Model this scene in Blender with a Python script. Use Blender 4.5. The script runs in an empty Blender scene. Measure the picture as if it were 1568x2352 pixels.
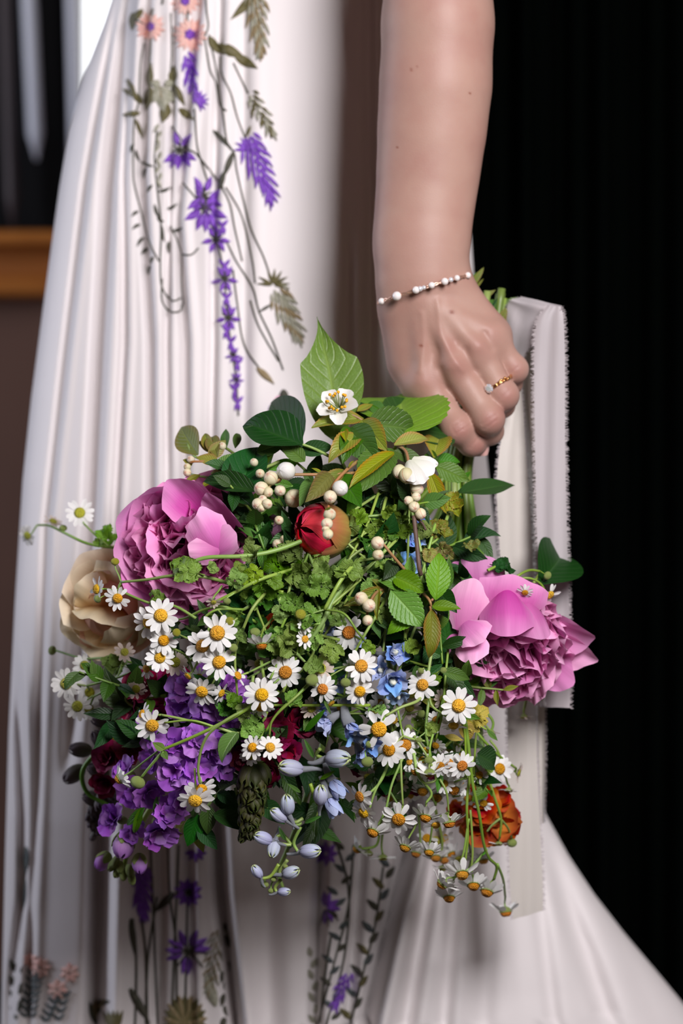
import bpy, math, random
import numpy as np
from mathutils import Vector, Matrix

random.seed(7)
rng = np.random.default_rng(7)
SC = bpy.context.scene
COL = SC.collection

# ------------------------------------------------------------------ camera, world, lights, exposure
F = 5553.0            # focal length in pixels of the 1568 x 2352 frame
CAMD = 1.75           # camera to the hand
CZ = 0.65             # camera height
cam = bpy.data.cameras.new('camera')
cam.sensor_fit = 'VERTICAL'
cam.sensor_height = 36.0
cam.sensor_width = 24.0
cam.lens = 36.0 * F / 2352.0
cam.clip_start = 0.05
cam.dof.use_dof = True
cam.dof.focus_distance = CAMD - 0.105
cam.dof.aperture_fstop = 4.2
camo = bpy.data.objects.new('camera', cam)
COL.objects.link(camo)
camo.location = (0, -CAMD, CZ)
camo.rotation_euler = (math.pi / 2, 0, 0)
SC.camera = camo

world = bpy.data.worlds.new('world')
SC.world = world
world.use_nodes = True
world.node_tree.nodes['Background'].inputs[0].default_value = (0.74, 0.38, 0.27, 1)
world.node_tree.nodes['Background'].inputs[1].default_value = 0.055


def area(name, loc, target, sx, sy, power, col):
    l = bpy.data.lights.new(name, 'AREA')
    l.shape = 'RECTANGLE'
    l.size = sx
    l.size_y = sy
    l.energy = power
    l.color = col
    o = bpy.data.objects.new(name, l)
    COL.objects.link(o)
    o.location = loc
    d = Vector(target) - Vector(loc)
    o.rotation_euler = d.to_track_quat('-Z', 'Y').to_euler()
    return o


area('window_key_light', (0.45, -1.17, 1.22), (-0.02, 0.05, 0.72), 0.40, 0.50, 26.0, (1.0, 0.955, 0.975))
area('side_window_light', (-1.45, 0.30, 1.05), (-0.15, 0.2, 0.70), 0.6, 1.1, 11.0, (0.80, 0.85, 1.0))
area('added_sill_light', (-1.25, 0.75, 1.25), (-0.62, 1.6, 0.95), 0.5, 0.8, 3.6, (0.90, 0.93, 1.0))  # unseen lamp added to brighten the sill and rods

SC.view_settings.view_transform = 'Standard'
SC.view_settings.look = 'None'
SC.view_settings.gamma = 1.0
SC.view_settings.exposure = 0.0
SC.view_settings.use_curve_mapping = False

# ------------------------------------------------------------------ helpers


def P(px, py, y=0.0):
    """point of the scene at depth y seen at image position px, py"""
    d = CAMD + y
    return Vector(((px - 784.0) / F * d, y, CZ - (py - 1176.0) / F * d))


def lens_radius(px, y=0.0):
    return px / F * (CAMD + y)


def D(px, py, off=0.0):
    """front surface of the flower head"""
    rr = ((px - 700) / 670.0) ** 2 + ((py - 1490) / (610.0 if py < 1490 else 790.0)) ** 2
    return 0.05 - 0.16 * math.sqrt(max(0.0, 1 - rr)) + off


WM = {}


def mk(name, mesh, parent=None, M=None):
    o = bpy.data.objects.new(name, mesh)
    COL.objects.link(o)
    if M is None:
        M = WM[parent.name].copy() if parent else Matrix.Identity(4)
    WM[o.name] = M.copy()
    if parent is not None:
        o.parent = parent
        o.matrix_basis = WM[parent.name].inverted() @ M
    else:
        o.matrix_basis = M
    return o


def thing(name, label, cat, loc, group=None, mesh=None):
    o = mk(name, mesh, None, Matrix.Translation(Vector(loc)))
    tag(o, label, cat, group)
    return o


def tag(o, label=None, cat=None, group=None, kind=None):
    if label:
        o['label'] = label
    if cat:
        o['category'] = cat
    if group:
        o['group'] = group
    if kind:
        o['kind'] = kind
    return o


def mesh_from(name, V, Fc, mat, uv=None, smooth=True, mats=None, midx=None):
    me = bpy.data.meshes.new(name)
    V = np.asarray(V, dtype=np.float64).reshape(-1, 3)
    me.from_pydata(V.tolist(), [], [tuple(int(i) for i in f) for f in Fc])
    if mats:
        for m in mats:
            me.materials.append(m)
    elif mat:
        me.materials.append(mat)
    if midx is not None:
        me.polygons.foreach_set('material_index', midx)
    if smooth:
        me.polygons.foreach_set('use_smooth', [True] * len(me.polygons))
    if uv is not None:
        l = me.uv_layers.new(name='UVMap')
        vi = np.empty(len(me.loops), dtype=np.int32)
        me.loops.foreach_get('vertex_index', vi)
        l.data.foreach_set('uv', np.asarray(uv, dtype=np.float32)[vi].ravel())
    me.update()
    return me


class MB:
    """collects verts, faces, uvs, material indices in world space"""

    def __init__(self):
        self.V = []
        self.F = []
        self.U = []
        self.I = []
        self.n = 0

    def add(self, V, Fc, U=None, mi=0):
        V = np.asarray(V, dtype=float).reshape(-1, 3)
        self.V.append(V)
        self.U.append(np.zeros((len(V), 2)) if U is None else np.asarray(U, dtype=float))
        b = self.n
        for f in Fc:
            self.F.append(tuple(int(i) + b for i in f))
        self.I += [mi] * len(Fc)
        self.n += len(V)

    def mesh(self, name, mats, M=None, smooth=True):
        V = np.concatenate(self.V)
        if M is not None:
            Mi = np.array(M.inverted())
            V = V @ Mi[:3, :3].T + Mi[:3, 3]
        return mesh_from(name, V, self.F, None, np.concatenate(self.U), smooth, mats, self.I)

    def obj(self, name, mats, parent=None, smooth=True):
        M = WM[parent.name] if parent is not None else None
        if not isinstance(mats, (list, tuple)):
            mats = [mats]
        return mk(name, self.mesh(name, mats, M, smooth), parent)


def grid_faces(nu, nv, close=False):
    """nu columns, nv rows of vertices, index = j*nu+i"""
    f = []
    for j in range(nv - 1):
        for i in range(nu if close else nu - 1):
            a = j * nu + i
            b = j * nu + (i + 1) % nu
            f.append((a, b, b + nu, a + nu))
    return f


def catmull(pts, n=6):
    pts = [np.array(p, dtype=float) for p in pts]
    if len(pts) < 3:
        return [pts[0] + (pts[-1] - pts[0]) * t / n for t in range(n + 1)]
    ext = [2 * pts[0] - pts[1]] + pts + [2 * pts[-1] - pts[-2]]
    out = []
    for k in range(1, len(ext) - 2):
        p0, p1, p2, p3 = ext[k - 1:k + 3]
        for t in np.linspace(0, 1, n, endpoint=False):
            out.append(0.5 * (2 * p1 + (p2 - p0) * t + (2 * p0 - 5 * p1 + 4 * p2 - p3) * t * t + (-p0 + 3 * p1 - 3 * p2 + p3) * t ** 3))
    out.append(pts[-1])
    return out


def tube(mb, pts, r0, r1=None, sides=6, mi=0, flat=1.0, caps=True, rfun=None):
    pts = [np.array(p, dtype=float) for p in pts]
    n = len(pts)
    if r1 is None:
        r1 = r0
    V = []
    U = []
    prev = None
    for k in range(n):
        t = pts[min(k + 1, n - 1)] - pts[max(k - 1, 0)]
        t = t / (np.linalg.norm(t) + 1e-12)
        if prev is None:
            a = np.array([0, 1.0, 0]) if abs(t[1]) < 0.9 else np.array([1.0, 0, 0])
        else:
            a = prev
        b = a - t * np.dot(a, t)
        b /= np.linalg.norm(b) + 1e-12
        prev = b
        c = np.cross(t, b)
        r = rfun(k / (n - 1)) if rfun else r0 + (r1 - r0) * k / (n - 1)
        for s in range(sides):
            an = 2 * math.pi * s / sides
            V.append(pts[k] + b * math.cos(an) * r * flat + c * math.sin(an) * r)
            U.append((s / sides, k / (n - 1)))
    Fc = grid_faces(sides, n, True)
    if caps:
        Fc.append(tuple(range(sides))[::-1])
        Fc.append(tuple(range((n - 1) * sides, n * sides)))
    mb.add(V, Fc, U, mi)


def frame_z(zdir, xhint=(0, 0, 1), loc=(0, 0, 0), s=1.0, spin=0.0):
    z = Vector(zdir).normalized()
    x = Vector(xhint)
    x = x - z * x.dot(z)
    if x.length < 1e-4:
        x = Vector((1, 0, 0)) - z * z.x
    x.normalize()
    y = z.cross(x)
    M = Matrix.Identity(4)
    for i in range(3):
        M[i][0], M[i][1], M[i][2] = x[i], y[i], z[i]
    M = Matrix.Translation(Vector(loc)) @ M @ Matrix.Rotation(spin, 4, 'Z')
    if isinstance(s, (tuple, list)):
        return M @ Matrix.Diagonal((s[0], s[1], s[2], 1))
    return M @ Matrix.Scale(s, 4)


def sdir(d):
    """(right, up, toward camera) -> world direction"""
    return Vector((d[0], -d[2], d[1])).normalized()

# ------------------------------------------------------------------ materials


def newmat(name):
    m = bpy.data.materials.new(name)
    m.use_nodes = True
    nt = m.node_tree
    nt.nodes.clear()
    out = nt.nodes.new('ShaderNodeOutputMaterial')
    b = nt.nodes.new('ShaderNodeBsdfPrincipled')
    nt.links.new(b.outputs[0], out.inputs[0])
    return m, nt, b, out


def nd(nt, typ, **kw):
    n = nt.nodes.new(typ)
    for k, v in kw.items():
        setattr(n, k, v)
    return n


def math_n(nt, op, a, b=None, clamp=False):
    n = nd(nt, 'ShaderNodeMath', operation=op, use_clamp=clamp)
    for i, v in enumerate((a, b)):
        if v is None:
            continue
        if isinstance(v, (int, float)):
            n.inputs[i].default_value = v
        else:
            nt.links.new(v, n.inputs[i])
    return n.outputs[0]


def mix_n(nt, fac, a, b, mode='MIX'):
    n = nd(nt, 'ShaderNodeMix', data_type='RGBA', blend_type=mode)
    for i, v in ((0, fac), (6, a), (7, b)):
        if isinstance(v, (int, float)):
            n.inputs[i].default_value = v
        elif isinstance(v, (tuple, list)):
            n.inputs[i].default_value = (v[0], v[1], v[2], 1)
        else:
            nt.links.new(v, n.inputs[i])
    return n.outputs[2]


def noise_n(nt, scale, coord='Object', detail=3.0, vec=None):
    n = nd(nt, 'ShaderNodeTexNoise')
    n.inputs['Scale'].default_value = scale
    n.inputs['Detail'].default_value = detail
    if vec is None:
        tc = nd(nt, 'ShaderNodeTexCoord')
        vec = tc.outputs[coord]
    nt.links.new(vec, n.inputs['Vector'])
    return n.outputs['Fac']


def bump_n(nt, b, h, strength, dist):
    n = nd(nt, 'ShaderNodeBump')
    n.inputs['Strength'].default_value = strength
    n.inputs['Distance'].default_value = dist
    nt.links.new(h, n.inputs['Height'])
    nt.links.new(n.outputs[0], b.inputs['Normal'])
    return n.outputs[0]


def hsv_var(nt, col, hue=0.02, sat=0.15, val=0.3):
    oi = nd(nt, 'ShaderNodeObjectInfo')
    r = oi.outputs['Random']
    h = nd(nt, 'ShaderNodeHueSaturation')
    r2 = math_n(nt, 'FRACT', math_n(nt, 'MULTIPLY', r, 7.31))
    r3 = math_n(nt, 'FRACT', math_n(nt, 'MULTIPLY', r, 13.7))
    nt.links.new(math_n(nt, 'ADD', math_n(nt, 'MULTIPLY', math_n(nt, 'SUBTRACT', r, 0.5), hue * 2), 0.5), h.inputs['Hue'])
    nt.links.new(math_n(nt, 'ADD', math_n(nt, 'MULTIPLY', math_n(nt, 'SUBTRACT', r2, 0.5), sat * 2), 1.0), h.inputs['Saturation'])
    nt.links.new(math_n(nt, 'ADD', math_n(nt, 'MULTIPLY', math_n(nt, 'SUBTRACT', r3, 0.5), val * 2), 1.0), h.inputs['Value'])
    if isinstance(col, (tuple, list)):
        h.inputs['Color'].default_value = (*col[:3], 1)
    else:
        nt.links.new(col, h.inputs['Color'])
    return h.outputs[0]


def add_transl(nt, b, out, col, fac, norm=None):
    t = nd(nt, 'ShaderNodeBsdfTranslucent')
    if isinstance(col, (tuple, list)):
        t.inputs[0].default_value = (*col[:3], 1)
    else:
        nt.links.new(col, t.inputs[0])
    if norm is not None:
        nt.links.new(norm, t.inputs['Normal'])
    m = nd(nt, 'ShaderNodeMixShader')
    m.inputs[0].default_value = fac
    nt.links.new(b.outputs[0], m.inputs[1])
    nt.links.new(t.outputs[0], m.inputs[2])
    nt.links.new(m.outputs[0], out.inputs[0])


def mat_plain(name, col, rough=0.6, noise=None, bump=None, metal=0.0, spec=0.5, var=None, transl=0.0, coat=0.0):
    """noise: (scale, colour2); bump: (scale, strength, distance)"""
    m, nt, b, out = newmat(name)
    c = tuple(col)
    if noise:
        f = noise_n(nt, noise[0])
        r = nd(nt, 'ShaderNodeMapRange')
        r.inputs[1].default_value = 0.35
        r.inputs[2].default_value = 0.65
        nt.links.new(f, r.inputs[0])
        c = mix_n(nt, r.outputs[0], c, noise[1])
    if var:
        c = hsv_var(nt, c, *var)
    if isinstance(c, tuple):
        b.inputs['Base Color'].default_value = (*c[:3], 1)
    else:
        nt.links.new(c, b.inputs['Base Color'])
    b.inputs['Roughness'].default_value = rough
    b.inputs['Metallic'].default_value = metal
    b.inputs['Specular IOR Level'].default_value = spec
    b.inputs['Coat Weight'].default_value = coat
    if bump:
        bump_n(nt, b, noise_n(nt, bump[0]), bump[1], bump[2])
    if transl:
        add_transl(nt, b, out, c, transl)
    return m


def mat_petal(name, base, tip, var=(0.01, 0.1, 0.15), transl=0.25, rough=0.55, edge=None, streak=0.25, lo=0.1, hi=0.8, spec=0.25, bump=0.25, elo=0.6):
    """petal: colour runs from its base to its tip, fine veins run along it"""
    m, nt, b, out = newmat(name)
    uv = nd(nt, 'ShaderNodeUVMap')
    sp = nd(nt, 'ShaderNodeSeparateXYZ')
    nt.links.new(uv.outputs[0], sp.inputs[0])
    r = nd(nt, 'ShaderNodeMapRange')
    r.inputs[1].default_value = lo
    r.inputs[2].default_value = hi
    nt.links.new(sp.outputs[1], r.inputs[0])
    mp = nd(nt, 'ShaderNodeMapping')
    mp.inputs['Scale'].default_value = (26, 2.0, 1)
    nt.links.new(uv.outputs[0], mp.inputs[0])
    vein = noise_n(nt, 1.0, vec=mp.outputs[0], detail=2)
    vr = nd(nt, 'ShaderNodeMapRange')
    vr.inputs[1].default_value = 0.35
    vr.inputs[2].default_value = 0.65
    nt.links.new(vein, vr.inputs[0])
    c = mix_n(nt, r.outputs[0], base, tip)
    dk = tuple(x * 0.72 for x in tip)
    c = mix_n(nt, math_n(nt, 'MULTIPLY', vr.outputs[0], streak), c, dk)
    if edge:
        au = math_n(nt, 'ABSOLUTE', math_n(nt, 'SUBTRACT', math_n(nt, 'MULTIPLY', sp.outputs[0], 2.0), 1.0))
        e = nd(nt, 'ShaderNodeMapRange')
        e.inputs[1].default_value = elo
        e.inputs[2].default_value = 1.0
        nt.links.new(math_n(nt, 'MAXIMUM', au, sp.outputs[1]), e.inputs[0])
        c = mix_n(nt, math_n(nt, 'MULTIPLY', e.outputs[0], 0.75), c, edge)
    c = hsv_var(nt, c, *var)
    nt.links.new(c, b.inputs['Base Color'])
    b.inputs['Roughness'].default_value = rough
    b.inputs['Specular IOR Level'].default_value = spec
    nm = bump_n(nt, b, vein, bump, 0.0006)
    if transl:
        add_transl(nt, b, out, c, transl, nm)
    return m


def mat_leaf(name, col, vcol, var=(0.02, 0.12, 0.3), rough=0.42, transl=0.2, spec=0.5, edge=None, nveins=9.0, bump=0.6):
    m, nt, b, out = newmat(name)
    uv = nd(nt, 'ShaderNodeUVMap')
    sp = nd(nt, 'ShaderNodeSeparateXYZ')
    nt.links.new(uv.outputs[0], sp.inputs[0])
    au = math_n(nt, 'ABSOLUTE', math_n(nt, 'SUBTRACT', math_n(nt, 'MULTIPLY', sp.outputs[0], 2.0), 1.0))
    ph = math_n(nt, 'FRACT', math_n(nt, 'SUBTRACT', math_n(nt, 'MULTIPLY', sp.outputs[1], nveins), math_n(nt, 'MULTIPLY', au, nveins * 0.28)))
    tri = math_n(nt, 'ABSOLUTE', math_n(nt, 'SUBTRACT', math_n(nt, 'MULTIPLY', ph, 2.0), 1.0))   # 1 at the vein
    v1 = math_n(nt, 'POWER', tri, 7.0)
    mid = math_n(nt, 'POWER', math_n(nt, 'SUBTRACT', 1.0, au), 18.0)
    vv = math_n(nt, 'MAXIMUM', math_n(nt, 'MULTIPLY', v1, 0.55), mid, True)
    nz = noise_n(nt, 60.0)
    c0 = mix_n(nt, nz, tuple(x * 0.75 for x in col), tuple(min(1, x * 1.25) for x in col))
    c = mix_n(nt, vv, c0, vcol)
    if edge:
        e = nd(nt, 'ShaderNodeMapRange')
        e.inputs[1].default_value = 0.55
        e.inputs[2].default_value = 1.0
        nt.links.new(au, e.inputs[0])
        c = mix_n(nt, math_n(nt, 'MULTIPLY', e.outputs[0], 0.7), c, edge)
    c = hsv_var(nt, c, *var)
    nt.links.new(c, b.inputs['Base Color'])
    b.inputs['Roughness'].default_value = rough
    b.inputs['Specular IOR Level'].default_value = spec
    h = math_n(nt, 'SUBTRACT', math_n(nt, 'MULTIPLY', nz, 0.25), vv)
    nm = bump_n(nt, b, h, bump, 0.0012)
    add_transl(nt, b, out, c, transl, nm)
    return m


def fabric(name, col, col2, scale=90, bump=0.15, rough=0.55, sheen=0.3, transl=0.0, spec=0.3):
    m, nt, b, out = newmat(name)
    tc = nd(nt, 'ShaderNodeTexCoord')
    mp = nd(nt, 'ShaderNodeMapping')
    mp.inputs['Scale'].default_value = (1, 1, 0.15)
    nt.links.new(tc.outputs['Object'], mp.inputs[0])
    n1 = noise_n(nt, scale, vec=mp.outputs[0], detail=4)
    c = mix_n(nt, n1, col, col2)
    nt.links.new(c, b.inputs['Base Color'])
    b.inputs['Roughness'].default_value = rough
    b.inputs['Sheen Weight'].default_value = sheen
    b.inputs['Specular IOR Level'].default_value = spec
    w = noise_n(nt, 1500, detail=1)
    bump_n(nt, b, w, bump, 0.0003)
    if transl:
        add_transl(nt, b, out, c, transl)
    return m


def mat_skin():
    m, nt, b, out = newmat('skin')
    n1 = noise_n(nt, 28, detail=4)
    n2 = noise_n(nt, 110, detail=3)
    r1 = nd(nt, 'ShaderNodeMapRange')
    r1.inputs[1].default_value = 0.38
    r1.inputs[2].default_value = 0.66
    nt.links.new(n1, r1.inputs[0])
    c = mix_n(nt, r1.outputs[0], (0.40, 0.240, 0.192), (0.36, 0.190, 0.155))
    c = mix_n(nt, math_n(nt, 'MULTIPLY', n2, 0.5), c, (0.415, 0.262, 0.205))
    # bony, redder skin is stored per vertex: knuckles, finger ends, moles
    at = nd(nt, 'ShaderNodeAttribute', attribute_name='red')
    c = mix_n(nt, at.outputs['Fac'], c, (0.33, 0.14, 0.118))
    at2 = nd(nt, 'ShaderNodeAttribute', attribute_name='mole')
    c = mix_n(nt, at2.outputs['Fac'], c, (0.20, 0.06, 0.035))
    nt.links.new(c, b.inputs['Base Color'])
    b.inputs['Roughness'].default_value = 0.5
    b.inputs['Specular IOR Level'].default_value = 0.35
    b.inputs['Subsurface Weight'].default_value = 0.12
    b.inputs['Subsurface Radius'].default_value = (0.006, 0.0025, 0.0015)
    b.inputs['Subsurface Scale'].default_value = 1.0
    bump_n(nt, b, noise_n(nt, 900, detail=4), 0.25, 0.0004)
    return m


M_ = {}
M_['skin'] = mat_skin()
M_['nail'] = mat_plain('nail', (0.72, 0.42, 0.38), 0.25, coat=0.3)
M_['dress'] = fabric('ivory_crepe', (0.80, 0.755, 0.755), (0.84, 0.80, 0.80))
M_['ribbon'] = fabric('cream_silk', (0.64, 0.60, 0.55), (0.69, 0.65, 0.60), transl=0.18)
M_['ribbon2'] = fabric('grey_silk', (0.48, 0.44, 0.455), (0.53, 0.49, 0.50), transl=0.15)
M_['fray'] = mat_plain('fray_thread', (0.50, 0.45, 0.46), 0.8)
M_['curtain'] = fabric('black_velvet', (0.0008, 0.0014, 0.0011), (0.0012, 0.002, 0.0016), rough=1.0, sheen=0.0, spec=0.02)
M_['wood'] = mat_plain('stained_wood', (0.55, 0.19, 0.035), 0.35, noise=(9, (0.42, 0.13, 0.022)))
M_['wall'] = mat_plain('brown_wall', (0.17, 0.085, 0.06), 0.8, noise=(3, (0.14, 0.072, 0.052)))
M_['dark'] = mat_plain('black_frame', (0.004, 0.004, 0.005), 0.7, spec=0.15)
M_['bar'] = mat_plain('glint_bar', (0.72, 0.74, 0.84), 0.3)  # pale tone stands in for bright reflections on the rods
M_['bar2'] = mat_plain('dim_bar', (0.06, 0.045, 0.05), 0.5)
M_['floor'] = mat_plain('dark_floor', (0.02, 0.014, 0.011), 0.5, noise=(5, (0.03, 0.02, 0.015)))
M_['pearl'] = mat_plain('pearl', (0.82, 0.76, 0.74), 0.18, coat=0.6)
M_['gold'] = mat_plain('gold', (0.86, 0.50, 0.22), 0.22, metal=1.0)
M_['rosegold'] = mat_plain('rose_gold_wire', (0.80, 0.52, 0.40), 0.3, metal=0.8)
m, nt, b, out = newmat('crystal')
b.inputs['Base Color'].default_value = (0.9, 0.93, 1.0, 1)
b.inputs['Roughness'].default_value = 0.03
b.inputs['IOR'].default_value = 2.2
b.inputs['Transmission Weight'].default_value = 0.35
b.inputs['Specular IOR Level'].default_value = 1.0
b.inputs['Coat Weight'].default_value = 1.0
M_['crystal'] = m
m, nt, b, out = newmat('daylight_pane')
e = nd(nt, 'ShaderNodeEmission')
e.inputs[0].default_value = (0.95, 0.97, 1.0, 1)
e.inputs[1].default_value = 2.2
nt.links.new(e.outputs[0], out.inputs[0])
M_['sky'] = m

PK = dict(var=(0.008, 0.10, 0.16))
M_['pink'] = mat_petal('pink_peony_petal', (0.60, 0.035, 0.36), (0.86, 0.24, 0.60), edge=(0.90, 0.42, 0.70), **PK)
M_['pink_out'] = mat_petal('pink_guard_petal', (0.62, 0.10, 0.42), (0.74, 0.20, 0.54), edge=(0.84, 0.38, 0.68), **PK)
M_['pink_pale'] = mat_petal('pale_pink_peony_petal', (0.66, 0.16, 0.46), (0.84, 0.32, 0.62), edge=(0.90, 0.50, 0.73), **PK)
M_['crimson'] = mat_petal('crimson_petal', (0.58, 0.006, 0.03), (0.66, 0.010, 0.045), var=(0.01, 0.05, 0.2), transl=0.1, rough=0.35, spec=0.5)
M_['sepal'] = mat_petal('bud_sepal', (0.30, 0.33, 0.06), (0.36, 0.10, 0.05), var=(0.01, 0.05, 0.1), transl=0.05, rough=0.35, spec=0.5, lo=0.3, hi=1.0)
M_['rose'] = mat_petal('peach_rose_petal', (0.88, 0.50, 0.22), (0.92, 0.70, 0.42), edge=(0.95, 0.86, 0.66), var=(0.01, 0.1, 0.12))
M_['rosec'] = mat_petal('coral_rose_petal', (0.74, 0.26, 0.18), (0.84, 0.46, 0.34), var=(0.01, 0.1, 0.12))
M_['violet'] = mat_petal('violet_petal', (0.46, 0.17, 0.56), (0.40, 0.12, 0.62), edge=(0.50, 0.20, 0.72), var=(0.018, 0.12, 0.32), transl=0.22)
M_['mauve'] = mat_petal('mauve_petal', (0.60, 0.42, 0.58), (0.42, 0.16, 0.60), var=(0.012, 0.12, 0.2), transl=0.22)
M_['blue'] = mat_petal('blue_petal', (0.46, 0.52, 0.66), (0.22, 0.38, 0.82), edge=(0.36, 0.52, 0.88), var=(0.02, 0.2, 0.2), transl=0.22)
M_['lilacblue'] = mat_petal('lilac_blue_petal', (0.34, 0.38, 0.62), (0.46, 0.54, 0.80), var=(0.02, 0.15, 0.15), transl=0.22, streak=0.4)
M_['dbud'] = mat_petal('larkspur_bud', (0.36, 0.36, 0.54), (0.54, 0.60, 0.76), edge=None, var=(0.02, 0.15, 0.15), transl=0.15, streak=0.5)
M_['dbudtip'] = mat_plain('bud_green_tip', (0.42, 0.50, 0.20), 0.5)
M_['spur'] = mat_plain('larkspur_spur', (0.32, 0.33, 0.40), 0.6, noise=(120, (0.24, 0.27, 0.26)), bump=(500, 0.6, 0.001))
M_['burg'] = mat_petal('burgundy_petal', (0.10, 0.002, 0.02), (0.20, 0.006, 0.045), var=(0.02, 0.05, 0.4), transl=0.12)
M_['magenta'] = mat_petal('magenta_petal', (0.22, 0.004, 0.06), (0.36, 0.012, 0.10), var=(0.02, 0.05, 0.3), transl=0.12)
M_['orange'] = mat_petal('orange_petal', (0.62, 0.20, 0.02), (0.55, 0.13, 0.012), var=(0.02, 0.05, 0.25), edge=(0.42, 0.01, 0.008))
M_['red'] = mat_petal('red_petal', (0.44, 0.07, 0.01), (0.50, 0.012, 0.008), var=(0.02, 0.05, 0.25), edge=(0.52, 0.17, 0.02))
M_['white'] = mat_petal('white_petal', (0.78, 0.80, 0.66), (0.86, 0.85, 0.82), var=(0.0, 0.02, 0.04), transl=0.2, streak=0.1)
M_['ray'] = mat_petal('chamomile_ray', (0.74, 0.75, 0.62), (0.86, 0.86, 0.84), var=(0.0, 0.02, 0.06), transl=0.22, streak=0.12, lo=0.0, hi=0.3)
M_['raydry'] = mat_petal('faded_ray', (0.58, 0.46, 0.36), (0.70, 0.60, 0.54), var=(0.01, 0.1, 0.1), transl=0.2, streak=0.3)
M_['snap'] = mat_petal('dark_bud_scale', (0.045, 0.075, 0.008), (0.03, 0.018, 0.014), var=(0.03, 0.1, 0.4), transl=0.1, edge=(0.06, 0.09, 0.012))
M_['dusk'] = mat_petal('dusky_bud', (0.10, 0.12, 0.06), (0.12, 0.09, 0.11), var=(0.03, 0.2, 0.4), transl=0.05)
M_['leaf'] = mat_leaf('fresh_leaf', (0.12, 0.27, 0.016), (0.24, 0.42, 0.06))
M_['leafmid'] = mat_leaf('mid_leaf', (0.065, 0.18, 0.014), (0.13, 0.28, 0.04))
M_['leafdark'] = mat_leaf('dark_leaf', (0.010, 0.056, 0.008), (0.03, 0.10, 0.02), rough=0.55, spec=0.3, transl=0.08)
M_['leafdeep'] = mat_leaf('deep_leaf', (0.022, 0.075, 0.010), (0.04, 0.11, 0.02), var=(0.03, 0.15, 0.5), transl=0.1)  # green darkened: shade inside the bouquet put into the leaf colour
M_['leafolive'] = mat_leaf('olive_leaf', (0.21, 0.235, 0.022), (0.28, 0.33, 0.06), edge=(0.30, 0.16, 0.03))
M_['leafyoung'] = mat_leaf('young_bronze_leaf', (0.22, 0.27, 0.022), (0.34, 0.36, 0.07), edge=(0.42, 0.17, 0.03), nveins=12)
M_['feather'] = mat_leaf('feverfew_leaf', (0.17, 0.30, 0.035), (0.28, 0.41, 0.09), rough=0.55, nveins=5)
M_['yellow'] = mat_leaf('yellowed_leaf', (0.50, 0.38, 0.02), (0.42, 0.40, 0.06))
M_['stem'] = mat_plain('green_stem', (0.19, 0.31, 0.045), 0.45, noise=(60, (0.25, 0.37, 0.08)), var=(0.015, 0.1, 0.2))
M_['stemdark'] = mat_plain('thick_green_stem', (0.10, 0.22, 0.02), 0.4, noise=(40, (0.17, 0.30, 0.04)), var=(0.02, 0.1, 0.3))
M_['stemred'] = mat_plain('reddish_twig', (0.34, 0.15, 0.06), 0.5, noise=(70, (0.26, 0.17, 0.06)), var=(0.01, 0.1, 0.15))
M_['twig'] = mat_plain('brown_twig', (0.075, 0.04, 0.032), 0.6, noise=(90, (0.12, 0.07, 0.05)))
M_['calyx'] = mat_plain('calyx_green', (0.36, 0.44, 0.12), 0.55, noise=(500, (0.26, 0.36, 0.08)), bump=(900, 0.7, 0.001))
M_['pbud'] = mat_petal('pearl_bud', (0.62, 0.60, 0.30), (0.78, 0.70, 0.50), var=(0.01, 0.1, 0.08), transl=0.1, edge=(0.60, 0.20, 0.14), elo=0.84)
m, nt, b, out = newmat('chamomile_disc')
v = nd(nt, 'ShaderNodeTexVoronoi')
v.inputs['Scale'].default_value = 13.0
tc = nd(nt, 'ShaderNodeTexCoord')
nt.links.new(tc.outputs['Object'], v.inputs['Vector'])
c = mix_n(nt, v.outputs['Distance'], (0.95, 0.56, 0.012), (0.80, 0.34, 0.004))
c = hsv_var(nt, c, 0.012, 0.03, 0.15)
nt.links.new(c, b.inputs['Base Color'])
b.inputs['Roughness'].default_value = 0.6
bump_n(nt, b, math_n(nt, 'SUBTRACT', 1.0, v.outputs['Distance']), 0.8, 0.0015)
M_['disc'] = m
m2 = m.copy()
m2.name = 'young_disc'
for n in m2.node_tree.nodes:
    if n.type == 'MIX':
        n.inputs[6].default_value = (0.62, 0.58, 0.03, 1)
        n.inputs[7].default_value = (0.36, 0.40, 0.05, 1)
M_['discy'] = m2
m3 = m.copy()
m3.name = 'old_disc'
for n in m3.node_tree.nodes:
    if n.type == 'MIX':
        n.inputs[6].default_value = (0.80, 0.34, 0.008, 1)
        n.inputs[7].default_value = (0.52, 0.17, 0.003, 1)
M_['disco'] = m3
M_['th_purple'] = mat_plain('purple_thread', (0.17, 0.045, 0.42), 0.5, noise=(250, (0.26, 0.09, 0.58)), bump=(700, 0.8, 0.0008))
M_['th_violet'] = mat_plain('violet_thread', (0.29, 0.13, 0.62), 0.5, noise=(250, (0.20, 0.05, 0.48)), bump=(700, 0.8, 0.0008))
M_['th_green'] = mat_plain('olive_thread', (0.095, 0.085, 0.025), 0.55, noise=(250, (0.15, 0.13, 0.05)), bump=(700, 0.8, 0.0008))
M_['th_dark'] = mat_plain('dark_green_thread', (0.042, 0.045, 0.028), 0.55, noise=(250, (0.08, 0.075, 0.05)), bump=(700, 0.8, 0.0008))
M_['th_sage'] = mat_plain('sage_thread', (0.30, 0.30, 0.22), 0.55, noise=(250, (0.42, 0.41, 0.33)), bump=(700, 0.8, 0.0008))
M_['th_tan'] = mat_plain('bronze_thread', (0.24, 0.17, 0.08), 0.55, noise=(250, (0.30, 0.24, 0.13)), bump=(700, 0.8, 0.0008))
M_['th_pink'] = mat_plain('pink_thread', (0.85, 0.48, 0.42), 0.55, noise=(250, (0.80, 0.55, 0.48)), bump=(700, 0.8, 0.0008))
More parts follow.
